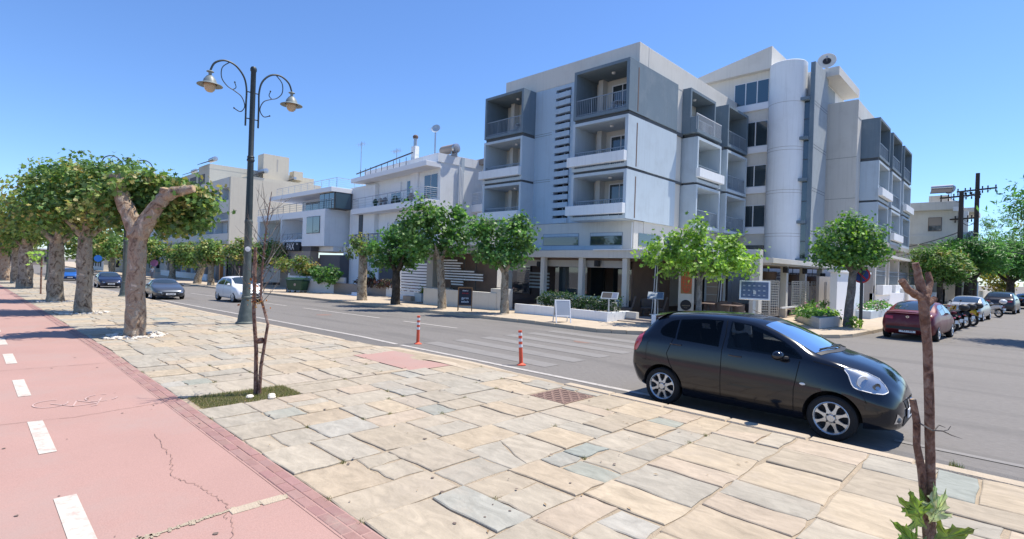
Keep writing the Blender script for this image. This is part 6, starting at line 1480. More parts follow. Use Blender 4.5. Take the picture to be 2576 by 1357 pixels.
# side street trees
G3 = 'feathery street trees on the side street'
def feather(label, x, y, h, r_, blobs, n, seed, name='feathery_tree', size=.40, cols=FEATH): return tree(label, x, y, h, r_, blobs, int(n*1.9), size, cols, 'barkdark', G3, name=name, seed=seed, shape='long', spread=.34, clump=20, updir=.9)
feather('green tree behind the forked bare stake on the side street', -5.3, 60, 2.2, .25, [(-.3, 0, 3.9, 1.6, 1.6, 1.3), (.5, 0, 3.2, 1.5, 1.5, 1.2), (-.9, 0, 4.3, .8, .8, .8)], 2800, 61, cols=GREEN+DEEP)
feather('broad feathery tree in front of the utility poles', -3.6, 63.5, 2.3, .35, [(-1.0, 0, 4.6, 1.7, 1.7, 1.3), (1.1, 0, 4.5, 1.9, 1.9, 1.4), (0, 0, 5.3, 1.6, 1.6, .8)], 4200, 63)
feather('feathery tree right of the utility poles', -.9, 70, 2.4, .35, [(-.6, 0, 4.8, 2.0, 2.0, 1.5), (1.2, 0, 4.4, 2.0, 2.0, 1.6)], 3600, 65)
feather('dark tree at the end of the parked cars', 1.6, 84, 2.4, .35, [(0, 0, 4.6, 3.0, 3.0, 2.3)], 3200, 67, size=.42)
feather('tall dark conifer mass beyond the poles', 2.5, 112, 4, .5, [(-3, 0, 11.0, 4.5, 4, 3.2), (1, 0, 9, 5, 4, 4), (-1, 0, 6, 5, 4, 4)], 6000, 69, size=.5, name='pine_tree', cols=DEEP)
feather('wide feathery tree hanging in from the right edge', 2.9, 29.5, 3.6, .22, [(-1.6, -.6, 5.0, 1.3, 1.3, .45), (-.8, .2, 5.9, 1.6, 1.6, .5), (-2.2, -.2, 5.5, 1.2, 1.2, .4), (-1.3, 0, 4.5, 1.0, 1.0, .4), (.8, 0, 5.6, 1.8, 1.8, .9), (-1.9, .3, 5.0, 1.3, 1.0, .3)], 6200, 71, size=.26)
tree('small yellow bush glowing behind the parked cars', -1.9, 86, 1.6, .1, [(0, 0, 2.0, 1.2, 1.2, 1.0), (-.7, 0, 3.2, 1.6, 1.6, 1.3)], 1600, .3, YELL+[(.35, .36, .05)], 'barkgrey', None, name='yellow_bush', seed=73, cat='bush')
# saplings
def branchy(t, base, top, r0, n, seed, m, spread=.8, hmin=.45, name='twig'):
    rr = random.Random(seed); base = Vector(base); top = Vector(top)
    for i in range(n):
        f = hmin+(1-hmin)*i/n; p = base.lerp(top, f); a = rr.uniform(0, 6.28); L_ = rr.uniform(.5, 1.0)*spread*(1.15-f*.5)
        d = Vector((math.cos(a)*.75, math.sin(a)*.75, rr.uniform(.5, 1.0))).normalized(); b = MB(); P = [p]; k = 5
        for j in range(k): d = (d+Vector((rr.uniform(-.15, .15), rr.uniform(-.15, .15), rr.uniform(-.05, .2)))).normalized(); P.append(P[-1]+d*L_/k)
        b.tube(P, [r0*.45*(1-j/(k+1)) for j in range(k+1)], 5)
        for j in (2, 3, 4):
            d2 = (d+Vector((rr.uniform(-.8, .8), rr.uniform(-.8, .8), rr.uniform(-.2, .5)))).normalized(); q = P[j]; b.tube([q, q+d2*L_*.2, q+(d2+Vector((0, 0, .2)))*L_*.38], [r0*.2, r0*.14, r0*.07], 4)
        b.build(name, m, t)
bs = thing('bare_sapling', 'bare young tree with two thin stems and leafless twigs in the grass bed', 'sapling', (-8.30, 3.10, .12))
b = MB(); b.tube([(-8.30, 3.10, .05), (-8.31, 3.09, .8), (-8.34, 3.05, 1.35), (-8.36, 3.05, 2.35)], [.034, .03, .028, .026], 8); b.build('stake', 'barkred', bs)
b = MB(); b.tube([(-8.25, 3.13, .05), (-8.24, 3.14, .55), (-8.18, 3.2, 1.2), (-8.28, 3.12, 1.6), (-8.26, 3.13, 2.2), (-8.22, 3.15, 2.7), (-8.20, 3.2, 3.2)], [.030, .027, .022, .020, .016, .012, .005], 8); b.build('stem', 'barkred', bs)
branchy(bs, (-8.28, 3.12, 1.3), (-8.20, 3.18, 3.0), .017, 20, 4, 'barkgrey', .8, .12)
b = MB(); b.tube([(-8.34, 3.10, .93), (-8.22, 3.15, .95)], .045, 8); b.build('tie', 'barkred', bs)
foliage(bs, [(-8.26, 3.12, 1.75, .12, .12, .3)], 60, .05, [(.3, .12, .04), (.25, .16, .06)], 9, 'diamond', spread=.08)
fs = thing('staked_sapling', 'pruned reddish sapling with a thinner stake in the right foreground', 'sapling', (-.47, 4.72, .12))
k_ = 3.72
def fg(px, py, dep=3.72):   # real position of the stem outline at its own distance
    d = r2*((px-1288)/FPX)-u2*((py-678.5)/FPX)+fw; p = Vector((0, 0, CAMZ))+d*dep; return (p.x, p.y, p.z)
M_ = [fg(*q) for q in ((2342, 1500), (2341, 1357), (2339, 1290), (2341, 1150), (2337, 1000), (2333, 870), (2326, 790), (2322, 740))]
trunk(fs, 0, 0, 0, M_, [.034, .032, .031, .030, .030, .028, .032, .036], 'barkred', [([fg(2322, 745), fg(2312, 700), fg(2303, 662)], [.033, .026, .021]), ([fg(2322, 750), fg(2285, 730, 3.68), fg(2268, 706, 3.66)], [.032, .024, .022]), ([fg(2324, 755), fg(2340, 712, 3.76), fg(2334, 686, 3.78)], [.03, .024, .017]), ([fg(2326, 770), fg(2352, 752, 3.75)], [.025, .02])], lump=.05, n=14, flare=False, seed=5)
P_ = [fg(*q) for q in ((2338, 1500), (2332, 1357), (2322, 1230), (2318, 1180), (2306, 1120), (2306, 1060), (2296, 1006))]
b = MB(); b.tube(P_, [.025, .025, .024, .026, .022, .023, .021], 10); b.build('stake', 'barkred', fs, smooth=True); b = MB(); b.tube([P_[-1], Vector(P_[-1])+Vector((0, 0, .004))], [.020, .018], 10); b.build('sawn_end', 'cutwood', fs)
b = MB(); b.tube([fg(2308, 1062), fg(2345, 1083, 3.6), fg(2372, 1085, 3.6), fg(2395, 1096), fg(2420, 1104)], [.006, .006, .005, .004, .002], 5); b.tube([fg(2350, 1084, 3.6), fg(2362, 1070), fg(2378, 1076)], [.005, .004, .002], 4); b.tube([fg(2372, 1085), fg(2385, 1082), fg(2392, 1072)], [.004, .003, .002], 4); b.build('dry_twig', 'barkgrey', fs)
LOBE = [(0, -.02), (.16, -.10), (.30, -.26), (.36, -.44), (.50, -.38), (.47, -.16), (.66, -.24), (.78, -.10), (.92, -.08), (1.12, 0), (.92, .08), (.78, .10), (.66, .24), (.47, .16), (.50, .38), (.36, .44), (.30, .26), (.16, .10), (0, .02)]
def bigleaf(par, base, ux, nrm, s, c, curl=.25, seed=0):
    rr = random.Random(seed); u = Vector(ux).normalized(); n_ = Vector(nrm); n_ = (n_-u*n_.dot(u)).normalized(); v = n_.cross(u); B = Vector(base); b = MB(); rows = []
    P = []
    for (a, e), (c_, d_) in zip(LOBE, LOBE[1:]):
        P.append((a, e)); m1 = ((a+c_)/2, (e+d_)/2); nn = Vector((-(d_-e), c_-a)); sg = -1
        P.append((m1[0]+nn.x*.22*sg*(-1 if e+d_ < 0 else -1), m1[1]+nn.y*.22*sg*-1*(1)))
    P.append(LOBE[-1])
    def pt(a, e, lift=0): 
        zc = curl*(a*a*.7)*-.5-curl*e*e*.9+.03*math.sin(a*17+seed)+.07*abs(e)+lift
        return B+u*(a*s)+v*(e*s)+n_*(zc*s)
    mid = [pt(a, 0, -.015) for a in np.linspace(0, 1.05, 8)]
    cen = pt(.4, 0, -.02)
    vs = [pt(a, e) for a, e in P]; ring = [pt(.4+(a-.4)*.5, e*.5, -.0) for a, e in P]; n = len(vs)
    F = [(i, i+1, n+i+1, n+i) for i in range(n-1)]+[(n+i, n+i+1, 2*n) for i in range(n-1)]
    b.add(vs+ring+[cen], F); tint = [tuple(x_*rr.uniform(.85, 1.1) for x_ in c) for _ in range(2*n)]+[tuple(min(1, x_*1.5) for x_ in c)]
    o = b.build('leaf', 'leaf', par, tint=tint, smooth=True, angle=0); 
    b = MB(); b.tube(mid, [.004, .003, .003, .003, .002, .002, .0015, .001], 4)
    for k, (a, e) in ((2, (.36, -.42)), (2, (.36, .42)), (3, (.78, -.1)), (3, (.78, .1))): b.tube([mid[k-1], pt(a*.6+.1, e*.6, .004), pt(a, e, .0)], [.002, .0015, .0008], 4)
    b.build('leaf_vein', mat('leaf_vein', (.22, .32, .10), .6, 0) if 'vein' not in M else M['vein'], o)
M['vein'] = mat('leaf_vein', (.22, .30, .10), .6, 0)
gL = (.32, .42, .09); gD = (.20, .31, .06); gP = (.45, .52, .28)
toC = -fw
for k, (bp, tip, s, c, nn, cu) in enumerate((((2325, 1395), (2235, 1285), .19, gD, (-.2, -.2, .9), .3), ((2330, 1330), (2275, 1262), .17, gL, (.1, -.3, .8), .2), ((2318, 1310), (2288, 1225), .13, gD, (-.6, .2, .3), .6), ((2335, 1290), (2318, 1212), .10, (.2, .28, .06), (.5, -.4, .2), .5), ((2338, 1320), (2376, 1262), .15, gP, (.3, -.5, .5), .4),
        ((2345, 1300), (2362, 1225), .12, gP, (.6, -.5, .3), .5), ((2340, 1365), (2405, 1345), .16, (.20, .26, .06), (0, -.3, .9), .3), ((2330, 1350), (2300, 1390), .17, (.12, .25, .08), (-.3, -.6, .5), .2), ((2330, 1400), (2225, 1375), .18, gD, (0, 0, 1), .3), ((2345, 1390), (2400, 1400), .16, gD, (.2, 0, 1), .2))):
    d0 = 3.70-.03*(k % 3); A = Vector(fg(*bp, d0)); Bv = Vector(fg(*tip, d0-.08+.05*(k % 2))); bigleaf(fs, A, Bv-A, Vector(nn)+toC*.9, s*1.75, c, cu, k)
sp = thing('thin_stake', 'thin stake with a few leaves between the third and fourth plane trees', 'sapling', (-43.8, 3.31, zg(-43.8)+.12)); b = MB(); zz_ = zg(-43.8)+.12; b.tube([(-43.8, 3.31, zz_-.1), (-43.8, 3.31, zz_+2.3)], .05, 6); b.build('stem', 'barkred', sp); foliage(sp, [(-43.8, 3.3, zz_+2.4, .3, .3, .3)], 90, .2, LIME, 2)
# hedges and planting
def planter_green(label, name, x0, x1, y0, y1, z0, z1, n, size, cols, seed, cat='hedge', shape='diamond', flowers=0):
    t = thing(name, label, cat, ((x0+x1)/2, (y0+y1)/2, z0)); bl = []; k = max(1, int((x1-x0)/.55)); rr = random.Random(seed)
    for i in range(k): bl.append((x0+(x1-x0)*(i+.5)/k, (y0+y1)/2+rr.uniform(-.05, .05), (z0+z1)/2+rr.uniform(-.06, .06), (x1-x0)/k*.75, (y1-y0)*.5, (z1-z0)*.5*rr.uniform(.85, 1.1)))
    foliage(t, bl, n, size, cols, seed, shape, clump=14, spread=.08, shell=.5); b = MB()
    for i in range(k): b.tube([(bl[i][0], bl[i][1], z0-.1), (bl[i][0]+.1, bl[i][1], z1-.2)], .02, 4)
    stuff(b.build('stems', 'barkgrey', t))
    if flowers: foliage(t, bl, flowers, .09, [(.6, .25, .35), (.7, .55, .6)], seed+1, 'diamond', clump=3, spread=.05, shell=.9, name='flowers')
planter_green('clipped dark green hedge in the long white planter', 'hedge', -16.4, -12.2, 18.7, 19.4, .45, 1.15, 5200, .075, [(.03, .07, .02), (.045, .10, .03), (.02, .05, .015)], 81)
planter_green('loose green shrubs above the white wall by the container', 'shrubs', -43.0, -39.2, 19.6, 21.2, .5, 1.9, 2600, .2, DEEP, 83, 'shrub', 'lobe')
planter_green('leafy shrub against the white house corner', 'shrub', -37.9, -36.9, 21.8, 22.8, .3, 1.9, 500, .2, GREEN, 84, 'shrub', 'lobe')
planter_green('dark red brown planting on the stone wall before the white house', 'wall_planting', -37.8, -28.5, 21.2, 22.0, .45, 1.1, 3200, .14, [(.06, .03, .025), (.05, .06, .03), (.09, .04, .03)], 85, 'plants')
planter_green('green herbs in the beige corner planter', 'planter_herbs', -7.2, -6.0, 25.0, 28.0, .5, .85, 1500, .12, LIME+DEEP, 86, 'plants')
planter_green('pink flowering plants behind the no parking sign', 'flowers', -6.4, -5.7, 33, 39.8, .5, 1.0, 900, .12, DEEP, 87, 'flowers', flowers=120)
planter_green('dark plants with pink blooms beside the white screen wall', 'flower_bed', -8.2, -7.0, 29.8, 31, .3, 1.0, 700, .12, DEEP, 88, 'flowers', flowers=50)
planter_green('small green plant in a box at the white slatted gate', 'small_shrub', -26.6, -25.9, 19.4, 20, .2, .8, 350, .12, GREEN, 89, 'plant')
# ================================================================= STREET FURNITURE
def arc(cx, cz, r_, a0, a1, n=14): return [(cx+r_*math.cos(R(a0+(a1-a0)*i/n)), cz+r_*math.sin(R(a0+(a1-a0)*i/n))) for i in range(n+1)]
def bez(P, n=8):
    """smooth curve through (u, z) points"""
    out = []
    for i in range(len(P)-1):
        p0 = P[max(i-1, 0)]; p1 = P[i]; p2 = P[i+1]; p3 = P[min(i+2, len(P)-1)]
        for k in range(n):
            t = k/n; out.append(tuple(.5*(2*p1[j]+(p2[j]-p0[j])*t+(2*p0[j]-5*p1[j]+4*p2[j]-p3[j])*t*t+(3*p1[j]-p0[j]-3*p2[j]+p3[j])*t**3) for j in (0, 1)))
    out.append(P[-1]); return out
def ornate_lamp(label, x, y):
    z0 = zg(x)+.12; t = thing('street_lamp', label, 'street lamp', (x, y, z0), R(90), 'ornate twin arm street lamps')   # arms run along local x = world Y
    b = MB(); b.lathe([(.30, 0), (.30, .06), (.25, .10), (.22, .30), (.17, .62), (.135, .84), (.15, .86), (.15, .90), (.125, .92), (.118, 1.9), (.115, 3.3), (.125, 3.34), (.125, 3.4), (.11, 3.44)], (0, 0, 0), 22); L(b, 'base', 'irongreen', t, smooth=True)
    b = MB(); b.lathe([(.11, 3.4), (.095, 5.35), (.12, 5.38), (.12, 5.42), (.10, 5.46), (.115, 5.5), (.085, 5.56), (.08, 8.3), (.10, 8.34), (.10, 8.42), (.07, 8.47), (.001, 8.48)], (0, 0, 0), 18); L(b, 'pole', 'iron', t, smooth=True)
    for sg, rz in ((-1, 0), (1, 0)):
        up_ = 0
        b = MB(); S = lambda P: [(sg*u, 0, z) for u, z in P]
        main = [(.20, 6.55), (.20, 7.0), (.20, 7.75)]+[(.2+.0, 7.75)]
        curve = bez([(.20, 6.5), (.20, 7.2), (.20, 7.7), (.30, 8.08), (.56, 8.36), (.88, 8.42), (1.16, 8.26), (1.28, 7.98)], 6)
        b.tube(S(curve), .030, 8)
        sc = bez([(.74, 8.40), (.94, 8.18), (.95, 7.86), (.78, 7.64), (.56, 7.54), (.34, 7.40), (.24, 7.12), (.36, 6.92), (.55, 6.98)], 6); b.tube(S(sc), .016, 6)
        hk = bez([(.62, 7.56), (.52, 7.66), (.56, 7.80)], 5); b.tube(S(hk), .014, 6); b.ball((sg*.56, 0, 7.82), .028, 8); b.ball((sg*.56, 0, 6.99), .028, 8)
        for z in (7.62, 6.75): b.tube([(0, 0, z), (sg*.2, 0, z)], .018, 6)
        arm = L(b, 'arm', 'iron', t, smooth=True)
        b = MB(TR(sg*1.28, 0, 0)); b.lathe([(.001, 8.0), (.09, 7.97), (.11, 7.945), (.05, 7.92), (.045, 7.84), (.10, 7.80), (.17, 7.70), (.20, 7.60), (.36, 7.53), (.365, 7.515), (.20, 7.56)], (0, 0, 0), 24); hd = L(b, 'lamp_shade', 'shade', t, smooth=True)
        b = MB(TR(sg*1.28, 0, 0)); b.lathe([(.17, 7.57), (.172, 7.50), (.14, 7.38), (.08, 7.32), (.001, 7.30)], (0, 0, 0), 18); L(b, 'lamp_glass', 'globe', hd, smooth=True)
    if x > -30: b = MB(TR(.112, -.10, 2.52)); L(MB(TR(0, 0, 0)).ball((.03, -.155, 2.55), (.02+.05, .012, .07), 12), 'round_sticker', 'plate', t, world=False) if False else None
    return t
LS = ornate_lamp('tall dark green street lamp in the middle distance, nearest of the twin arm lamps', -18.39, 6.47)
d_ = (Vector((0, 0, 0))-Vector((-18.39, 6.47, 0))).normalized()
b = MB(); a_ = math.atan2(d_.y, d_.x); b.T = TR(-18.39+d_.x*.125, 6.47+d_.y*.125, 2.52, a_); b.lathe([(.001, .005), (.085, .0), (.001, -.002)], (0, 0, 0), 16, axis='x'); o = b.build('round_sticker', 'plate', None); o.parent = LS; o.matrix_parent_inverse = (Matrix.Translation(LS.location) @ Matrix.Rotation(R(90), 4, 'Z')).inverted()
ornate_lamp('second twin arm street lamp, its top showing above the plane trees', -39.3, 6.77)
ornate_lamp('third twin arm street lamp, small and far behind the third tree', -84, 6.9)
# bollards
def bollard(label, x, y, lean):
    t = thing('flexible_bollard', label, 'bollard', (x, y, 0), 0, 'orange and white bollards at the crossing'); t.rotation_euler = lean
    b = MB(); b.lathe([(.11, 0), (.11, .012), (.07, .03), (.045, .05)], (0, 0, 0), 18); b.build('base_plate', 'orange', t, world=False, smooth=True)
    b = MB(); b.lathe([(.045, .04), (.042, .40), (.040, .74), (.044, .745), (.044, .775), (.03, .78), (.001, .78)], (0, 0, 0), 18); b.build('post', 'orange', t, world=False, smooth=True)
    for z in (.40, .53, .66): b = MB(); b.lathe([(.0455, z), (.0455, z+.065)], (0, 0, 0), 18); b.build('reflector_band', 'reflector', t, world=False, smooth=True)
bollard('upright orange and white bollard, left one at the zebra crossing', -11.95, 8.72, (0, 0, 0)); bollard('leaning orange and white bollard, nearer to the black hatchback', -8.05, 8.72, (0, R(-5), 0))
# lettered plate holder helper in view of camera: boards
def aboard(label, x, y, rz, w_, h, fr, pn, name='sandwich_board'):
    t = thing(name, label, 'sandwich board', (x, y, .13), rz)
    for sg in (-1, 1):
        T = TR(0, sg*.30, 0) @ Matrix.Rotation(R(18)*sg, 4, 'X')
        b = MB(T); b.box(-w_/2-.03, -w_/2+.015, -.015, .015, 0, h); b.box(w_/2-.015, w_/2+.03, -.015, .015, 0, h); b.box(-w_/2+.015, w_/2-.015, -.014, .014, h-.045, h); b.box(-w_/2+.015, w_/2-.015, -.014, .014, .25, .29); f = L(b, 'frame', fr, t, bevel=.006)
        L(MB(T).box(-w_/2+.015, w_/2-.015, -.008, .008, .29, h-.045), 'panel', pn, f)
    b = MB(); b.tube([(0, -.12, .35), (0, .12, .35)], .01, 4); L(b, 'hinge_stay', fr, t)
    return t
A = aboard('empty grey sandwich board with white metal frame on the sunny pavement', -12.96, 16.3, R(52), .55, .92, 'railwhite', 'board')
CB = aboard('wooden black chalkboard with chalk writing between two street trees', -18.75, 16.3, R(48), .62, 1.15, 'wood', 'chalk', 'chalkboard')
for s, z, sz, m in (('menu', .98, .12, 'whiteink'), ('specials', .86, .10, 'signred'), ('gyros', .62, .15, 'whiteink'), ('salads', .45, .15, 'whiteink')):
    text(s, sz, m, CB, TR(0, -.31, 0) @ Matrix.Rotation(R(-18), 4, 'X') @ TR(0, -.014, z), 'chalk_writing')
# menu stands
def menu_stand(label, x, y, z, rz, w_=.62, tall=1.05, pn='screenblue', tilt=35):
    t = thing('menu_stand', label, 'menu stand', (x, y, z), rz, 'menu stands of the restaurant'); L(MB().box(-.03, .03, -.03, .03, 0, tall), 'post', 'steel', t); L(MB().box(-.2, .2, -.15, .15, 0, .03), 'foot', 'steel', t)
    T = TR(0, 0, tall) @ Matrix.Rotation(R(-tilt), 4, 'X'); b = MB(T); b.box(-w_/2, w_/2, -.02, .02, -.02, .42); f = L(b, 'holder', 'rail', t); L(MB(T).box(-w_/2+.04, w_/2-.26, -.026, -.021, .03, .38), 'menu_sheet', 'ink' if pn == 'ink' else 'board', f); L(MB(T).box(w_/2-.24, w_/2-.04, -.026, -.021, .03, .38), 'menu_sheet', 'screenblue', f); return t
menu_stand('menu stand with dark and pale sheet at the end of the hedge planter', -12.3, 18.55, .1, R(25), .7, .95, 'ink', 55); menu_stand('menu stand with a white sheet right of the restaurant doorway', -10.55, 19.2, .5, R(25), .62, .65, 'plate', 55)
t = thing('display_board', 'framed tilted drinks panel standing behind the roof of the black hatchback', 'menu panel', (-7.55, 21.5, .1), R(20)); T = TR(0, 0, 1.15) @ Matrix.Rotation(R(-22), 4, 'X'); f = L(MB(T).box(-.55, .55, -.03, .03, 0, .80), 'frame', 'railwhite', t, bevel=.01); L(MB(T).box(-.49, .49, -.036, -.031, .06, .74), 'print', 'screenblue', f); L(MB().box(-.05, .05, .05, .12, 0, 1.5), 'post', 'steel', t)
for i in range(5):
    for j in range(3): L(MB(T).box(-.42+i*.18, -.34+i*.18, -.041, -.037, .15+j*.2, .20+j*.2), 'printed_picture', 'board', f)
# advertising pillar with orange lattice medallion
t = thing('entrance_sign', 'pale upright sign panel with an orange round lattice emblem and a black round badge', 'sign', (-11.05, 22.9, .1), R(30)); L(MB().box(-.34, .34, 0, .12, 0, 2.35), 'panel', 'cream', t, bevel=.01); L(MB().box(-.24, .24, -.012, -.001, 1.18, 2.22), 'orange_field', 'wood', t)
for w2, h2 in ((.21, .46), (.12, .46)):
    b = MB(TR(0, -.02, 1.70)); b.tube([(w2*math.cos(a), 0, h2*math.sin(a)) for a in np.linspace(0, 2*math.pi, 26)], .012, 5); L(b, 'emblem_ring', 'orange', t)
b = MB(TR(0, -.02, 1.70)); 
for z in (-.3, -.15, 0, .15, .3): wz = .21*math.sqrt(1-(z/.46)**2); b.tube([(-wz, 0, z), (wz, 0, z)], .010, 5)
b.tube([(0, 0, -.46), (0, 0, .46)], .010, 5); L(b, 'emblem_bars', 'orange', t)
b = MB(); b.lathe([(.24, 0), (.24, -.02), (.001, -.02)], (0, -.001, .66), 24, axis='y'); bd = L(b, 'round_badge', 'ink', t); text('restaurant', .085, 'globe', bd, TR(0, -.025, .64), 'lettering'); text('cafe bar', .05, 'globe', bd, TR(0, -.025, .54), 'lettering')
t = thing('drinks_fridge', 'grey glass door drinks fridge inside the terrace', 'fridge', (-11.3, 26.6, .16), R(25)); L(MB().box(-.5, .5, 0, .6, 0, 2.0), 'cabinet', 'lightbox', t, bevel=.02); L(MB().box(-.4, .4, -.02, -.001, .2, 1.8), 'door_glass', 'taupe', t)
for z in (.6, 1.0, 1.4): L(MB().box(-.4, .4, -.03, -.021, z, z+.03), 'shelf', 'steel', t)
# terrace chairs and tables
def chair(label, x, y, rz):
    t = thing('wicker_chair', label, 'chair', (x, y, .16), rz, 'round back wicker chairs on the terrace')
    b = MB(); b.lathe([(.001, .40), (.26, .40), (.28, .44), (.26, .47), (.001, .47)], (0, 0, 0), 14); L(b, 'seat', 'wicker', t, smooth=True)
    b = MB(); G = []
    for i in range(6): z = .45+.40*i/5; r_ = .28+.03*i/5; G.append([(r_*math.cos(a), r_*math.sin(a), z-(.16*abs(math.cos((a-R(90))))**0 if False else .0)-.10*(abs(a-math.pi/2)/1.6)**2*(i/5)) for a in np.linspace(math.pi/2-1.6, math.pi/2+1.6, 13)])
    b.grid(G); G2 = [[(p[0]*.9, p[1]*.9, p[2]) for p in r_] for r_ in G]; b.grid(G2, flip=True); b.grid([G[-1], G2[-1]]); L(b, 'backrest', 'wicker', t, smooth=True)
    for a in (45, 135, 225, 315): b = MB(); b.tube([(.2*math.cos(R(a)), .2*math.sin(R(a)), .41), (.25*math.cos(R(a)), .25*math.sin(R(a)), 0)], .018, 5); L(b, 'leg', 'raildark', t)
    return t
for k, (x, y, a, lab) in enumerate(((-12.1, 21.3, 40, 'wicker chair left of the entrance sign'), (-10.2, 23.6, 200, 'wicker chair just right of the green tree trunk'), (-9.7, 24.2, 170, 'second wicker chair right of the tree trunk'), (-9.4, 23.0, 190, 'third wicker chair from the tree trunk'), (-9.0, 23.8, 160, 'wicker chair closest to the portal post'))): chair(lab, x, y, R(a))
for x, y, lab in ((-10.0, 22.9, 'dark terrace table among the wicker chairs'), (-8.9, 22.7, 'dark terrace table near the portal post')):
    t = thing('cafe_table', lab, 'table', (x, y, .16), 0, 'terrace tables'); L(MB().box(-.35, .35, -.35, .35, .72, .76), 'table_top', 'brownwall', t, bevel=.01); L(MB().tube([(0, 0, 0), (0, 0, .72)], .04, 8), 'leg', 'raildark', t); L(MB().lathe([(.22, 0), (.22, .02), (.001, .03)], (0, 0, 0), 14), 'foot', 'raildark', t)
# lounge chairs in the doorway shade
for k, (x, y, lab) in enumerate(((-13.0, 20.9, 'dark lounge chair inside the doorway by the corner column'), (-12.2, 22.3, 'dark lounge chair deeper inside the doorway'))):
    t = thing('lounge_chair', lab, 'chair', (x, y, .16), R(-60)); L(MB().box(-.35, .35, -.35, .35, .25, .42), 'seat', 'wicker', t, bevel=.03); L(MB(TR(0, .32, .4, 0, R(-15))).box(-.35, .35, -.04, .04, 0, .55), 'backrest', 'wicker', t, bevel=.03)
    for a in ((-.3, -.3), (.3, -.3), (-.3, .3), (.3, .3)): L(MB().tube([(a[0], a[1], 0), (a[0], a[1], .26)], .02, 5), 'leg', 'wood', t)
# hanging lamps and speakers
for k, (x, y, z, r_, lab) in enumerate(((-9.6, 29.2, 2.02, .42, 'largest woven hanging lamp, left under the terrace roof'), (-9.7, 33.6, 1.95, .36, 'middle woven hanging lamp under the terrace roof'), (-9.8, 38.0, 1.85, .36, 'right woven hanging lamp behind the second column'))):
    t = thing('pendant_lamp', lab, 'hanging lamp', (x, y, z), 0, 'woven pendant lamps'); L(MB().lathe([(r_, .42), (r_*1.02, .25), (r_*.86, 0), (r_*.82, .02), (r_, .40)], (0, 0, 0), 20), 'shade', 'wood' if False else 'brownwall', t, smooth=True); L(MB().tube([(0, 0, .3), (0, 0, 2.75-z)], .02, 6), 'cord', 'raildark', t); L(MB().tube([(-r_, 0, .42), (0, 0, .46), (r_, 0, .42)], .01, 4), 'spider', 'raildark', t)
for k, (x, y, z, lab) in enumerate(((-18.75, 21.5, 2.45, 'black speaker at the left terrace column'), (-15.0, 21.5, 2.55, 'black speaker between the middle and right columns'), (-8.6, 28.7, 2.55, 'black speaker on the first terrace column'), (-8.6, 31.9, 2.55, 'black speaker on the second terrace column'), (-8.55, 35.3, 2.35, 'square black speaker on the last terrace column'))):
    t = thing('wall_speaker', lab, 'speaker', (x, y, z), R(-30+k*15), 'terrace speakers'); L(MB().box(-.12, .12, -.12, .1, -.15, .15), 'cabinet', 'blackplastic', t, bevel=.03); L(MB().lathe([(.09, 0), (.07, .01), (.001, .02)], (0, -.135, 0), 14, axis='y'), 'cone', 'darkslot', t); L(MB().tube([(0, .1, 0), (0, .2, .1)], .015, 5), 'bracket', 'raildark', t)
# restaurant front walls and planters
t = thing('restaurant_wall', 'long pale low wall behind the pollarded trees and chalkboard', 'wall', (-24.9, 18.45, 0)); L(MB().prism([(0, 0), (5.75, .25), (5.75, .55), (0, .3)], -.2, .9), 'wall_face', 'cream', t, bevel=.01); L(MB().box(.02, .3, .32, 6, -.2, .9), 'return_wall', 'cream', t)
L(MB().box(5.3, 6.1, .3, 1.1, -.1, 1.12), 'end_block', 'cream', t, bevel=.01)
t = thing('long_planter', 'long low white planter wall in front of the hotel terrace', 'planter', (-17.3, 18.15, .02)); L(MB().box(0, 5.2, 0, .14, 0, .50), 'front_wall', 'white', t, bevel=.01); L(MB().box(5.06, 5.2, .141, 1.7, 0, .49), 'side_wall', 'white', t, bevel=.01); L(MB().box(0, 5.05, .15, 1.6, 0, .43), 'earth', 'soil', t); L(MB().box(-.02, 4.5, 1.61, 1.8, 0, .8), 'rear_wall', 'cream', t); L(MB().box(4.5, 5.7, 1.4, 1.62, 0, .48), 'step_block', 'cream', t)
t = thing('entrance_step', 'dark paved entrance step between the two white planters', 'step', (-12.1, 18.9, .1)); L(MB().box(0, 2.0, 0, 2.4, 0, .07), 'tread', 'stonewall', t); L(MB().box(0, 2.0, .6, 2.4, .071, .14), 'second_tread', 'stonewall', t)
t = thing('small_planter', 'short white planter right of the entrance, behind the black hatchback', 'planter', (-10.28, 18.45, .1)); L(MB().prism([(0, 0), (3.4, .9), (3.2, 2.3), (-.2, 1.4)], 0, .46), 'box', 'white', t, bevel=.01); L(MB().box(.18, .27, -.003+.03, .06, .2, .38), 'wall_socket', 'blackplastic', t)
t = thing('corner_planter', 'beige planter box at the street corner left of the round tree', 'planter', (-5.9, 24.1, .13)); L(MB().prism([(0, 0), (.25, 2.6), (-1.6, 5.3), (-2.0, 3.9)], 0, .42), 'box', 'cream', t, bevel=.01); L(MB().prism([(-.1, .3), (.12, 2.5), (-1.6, 5.0), (-1.85, 3.9)], .421, .43), 'earth', 'soil', t)
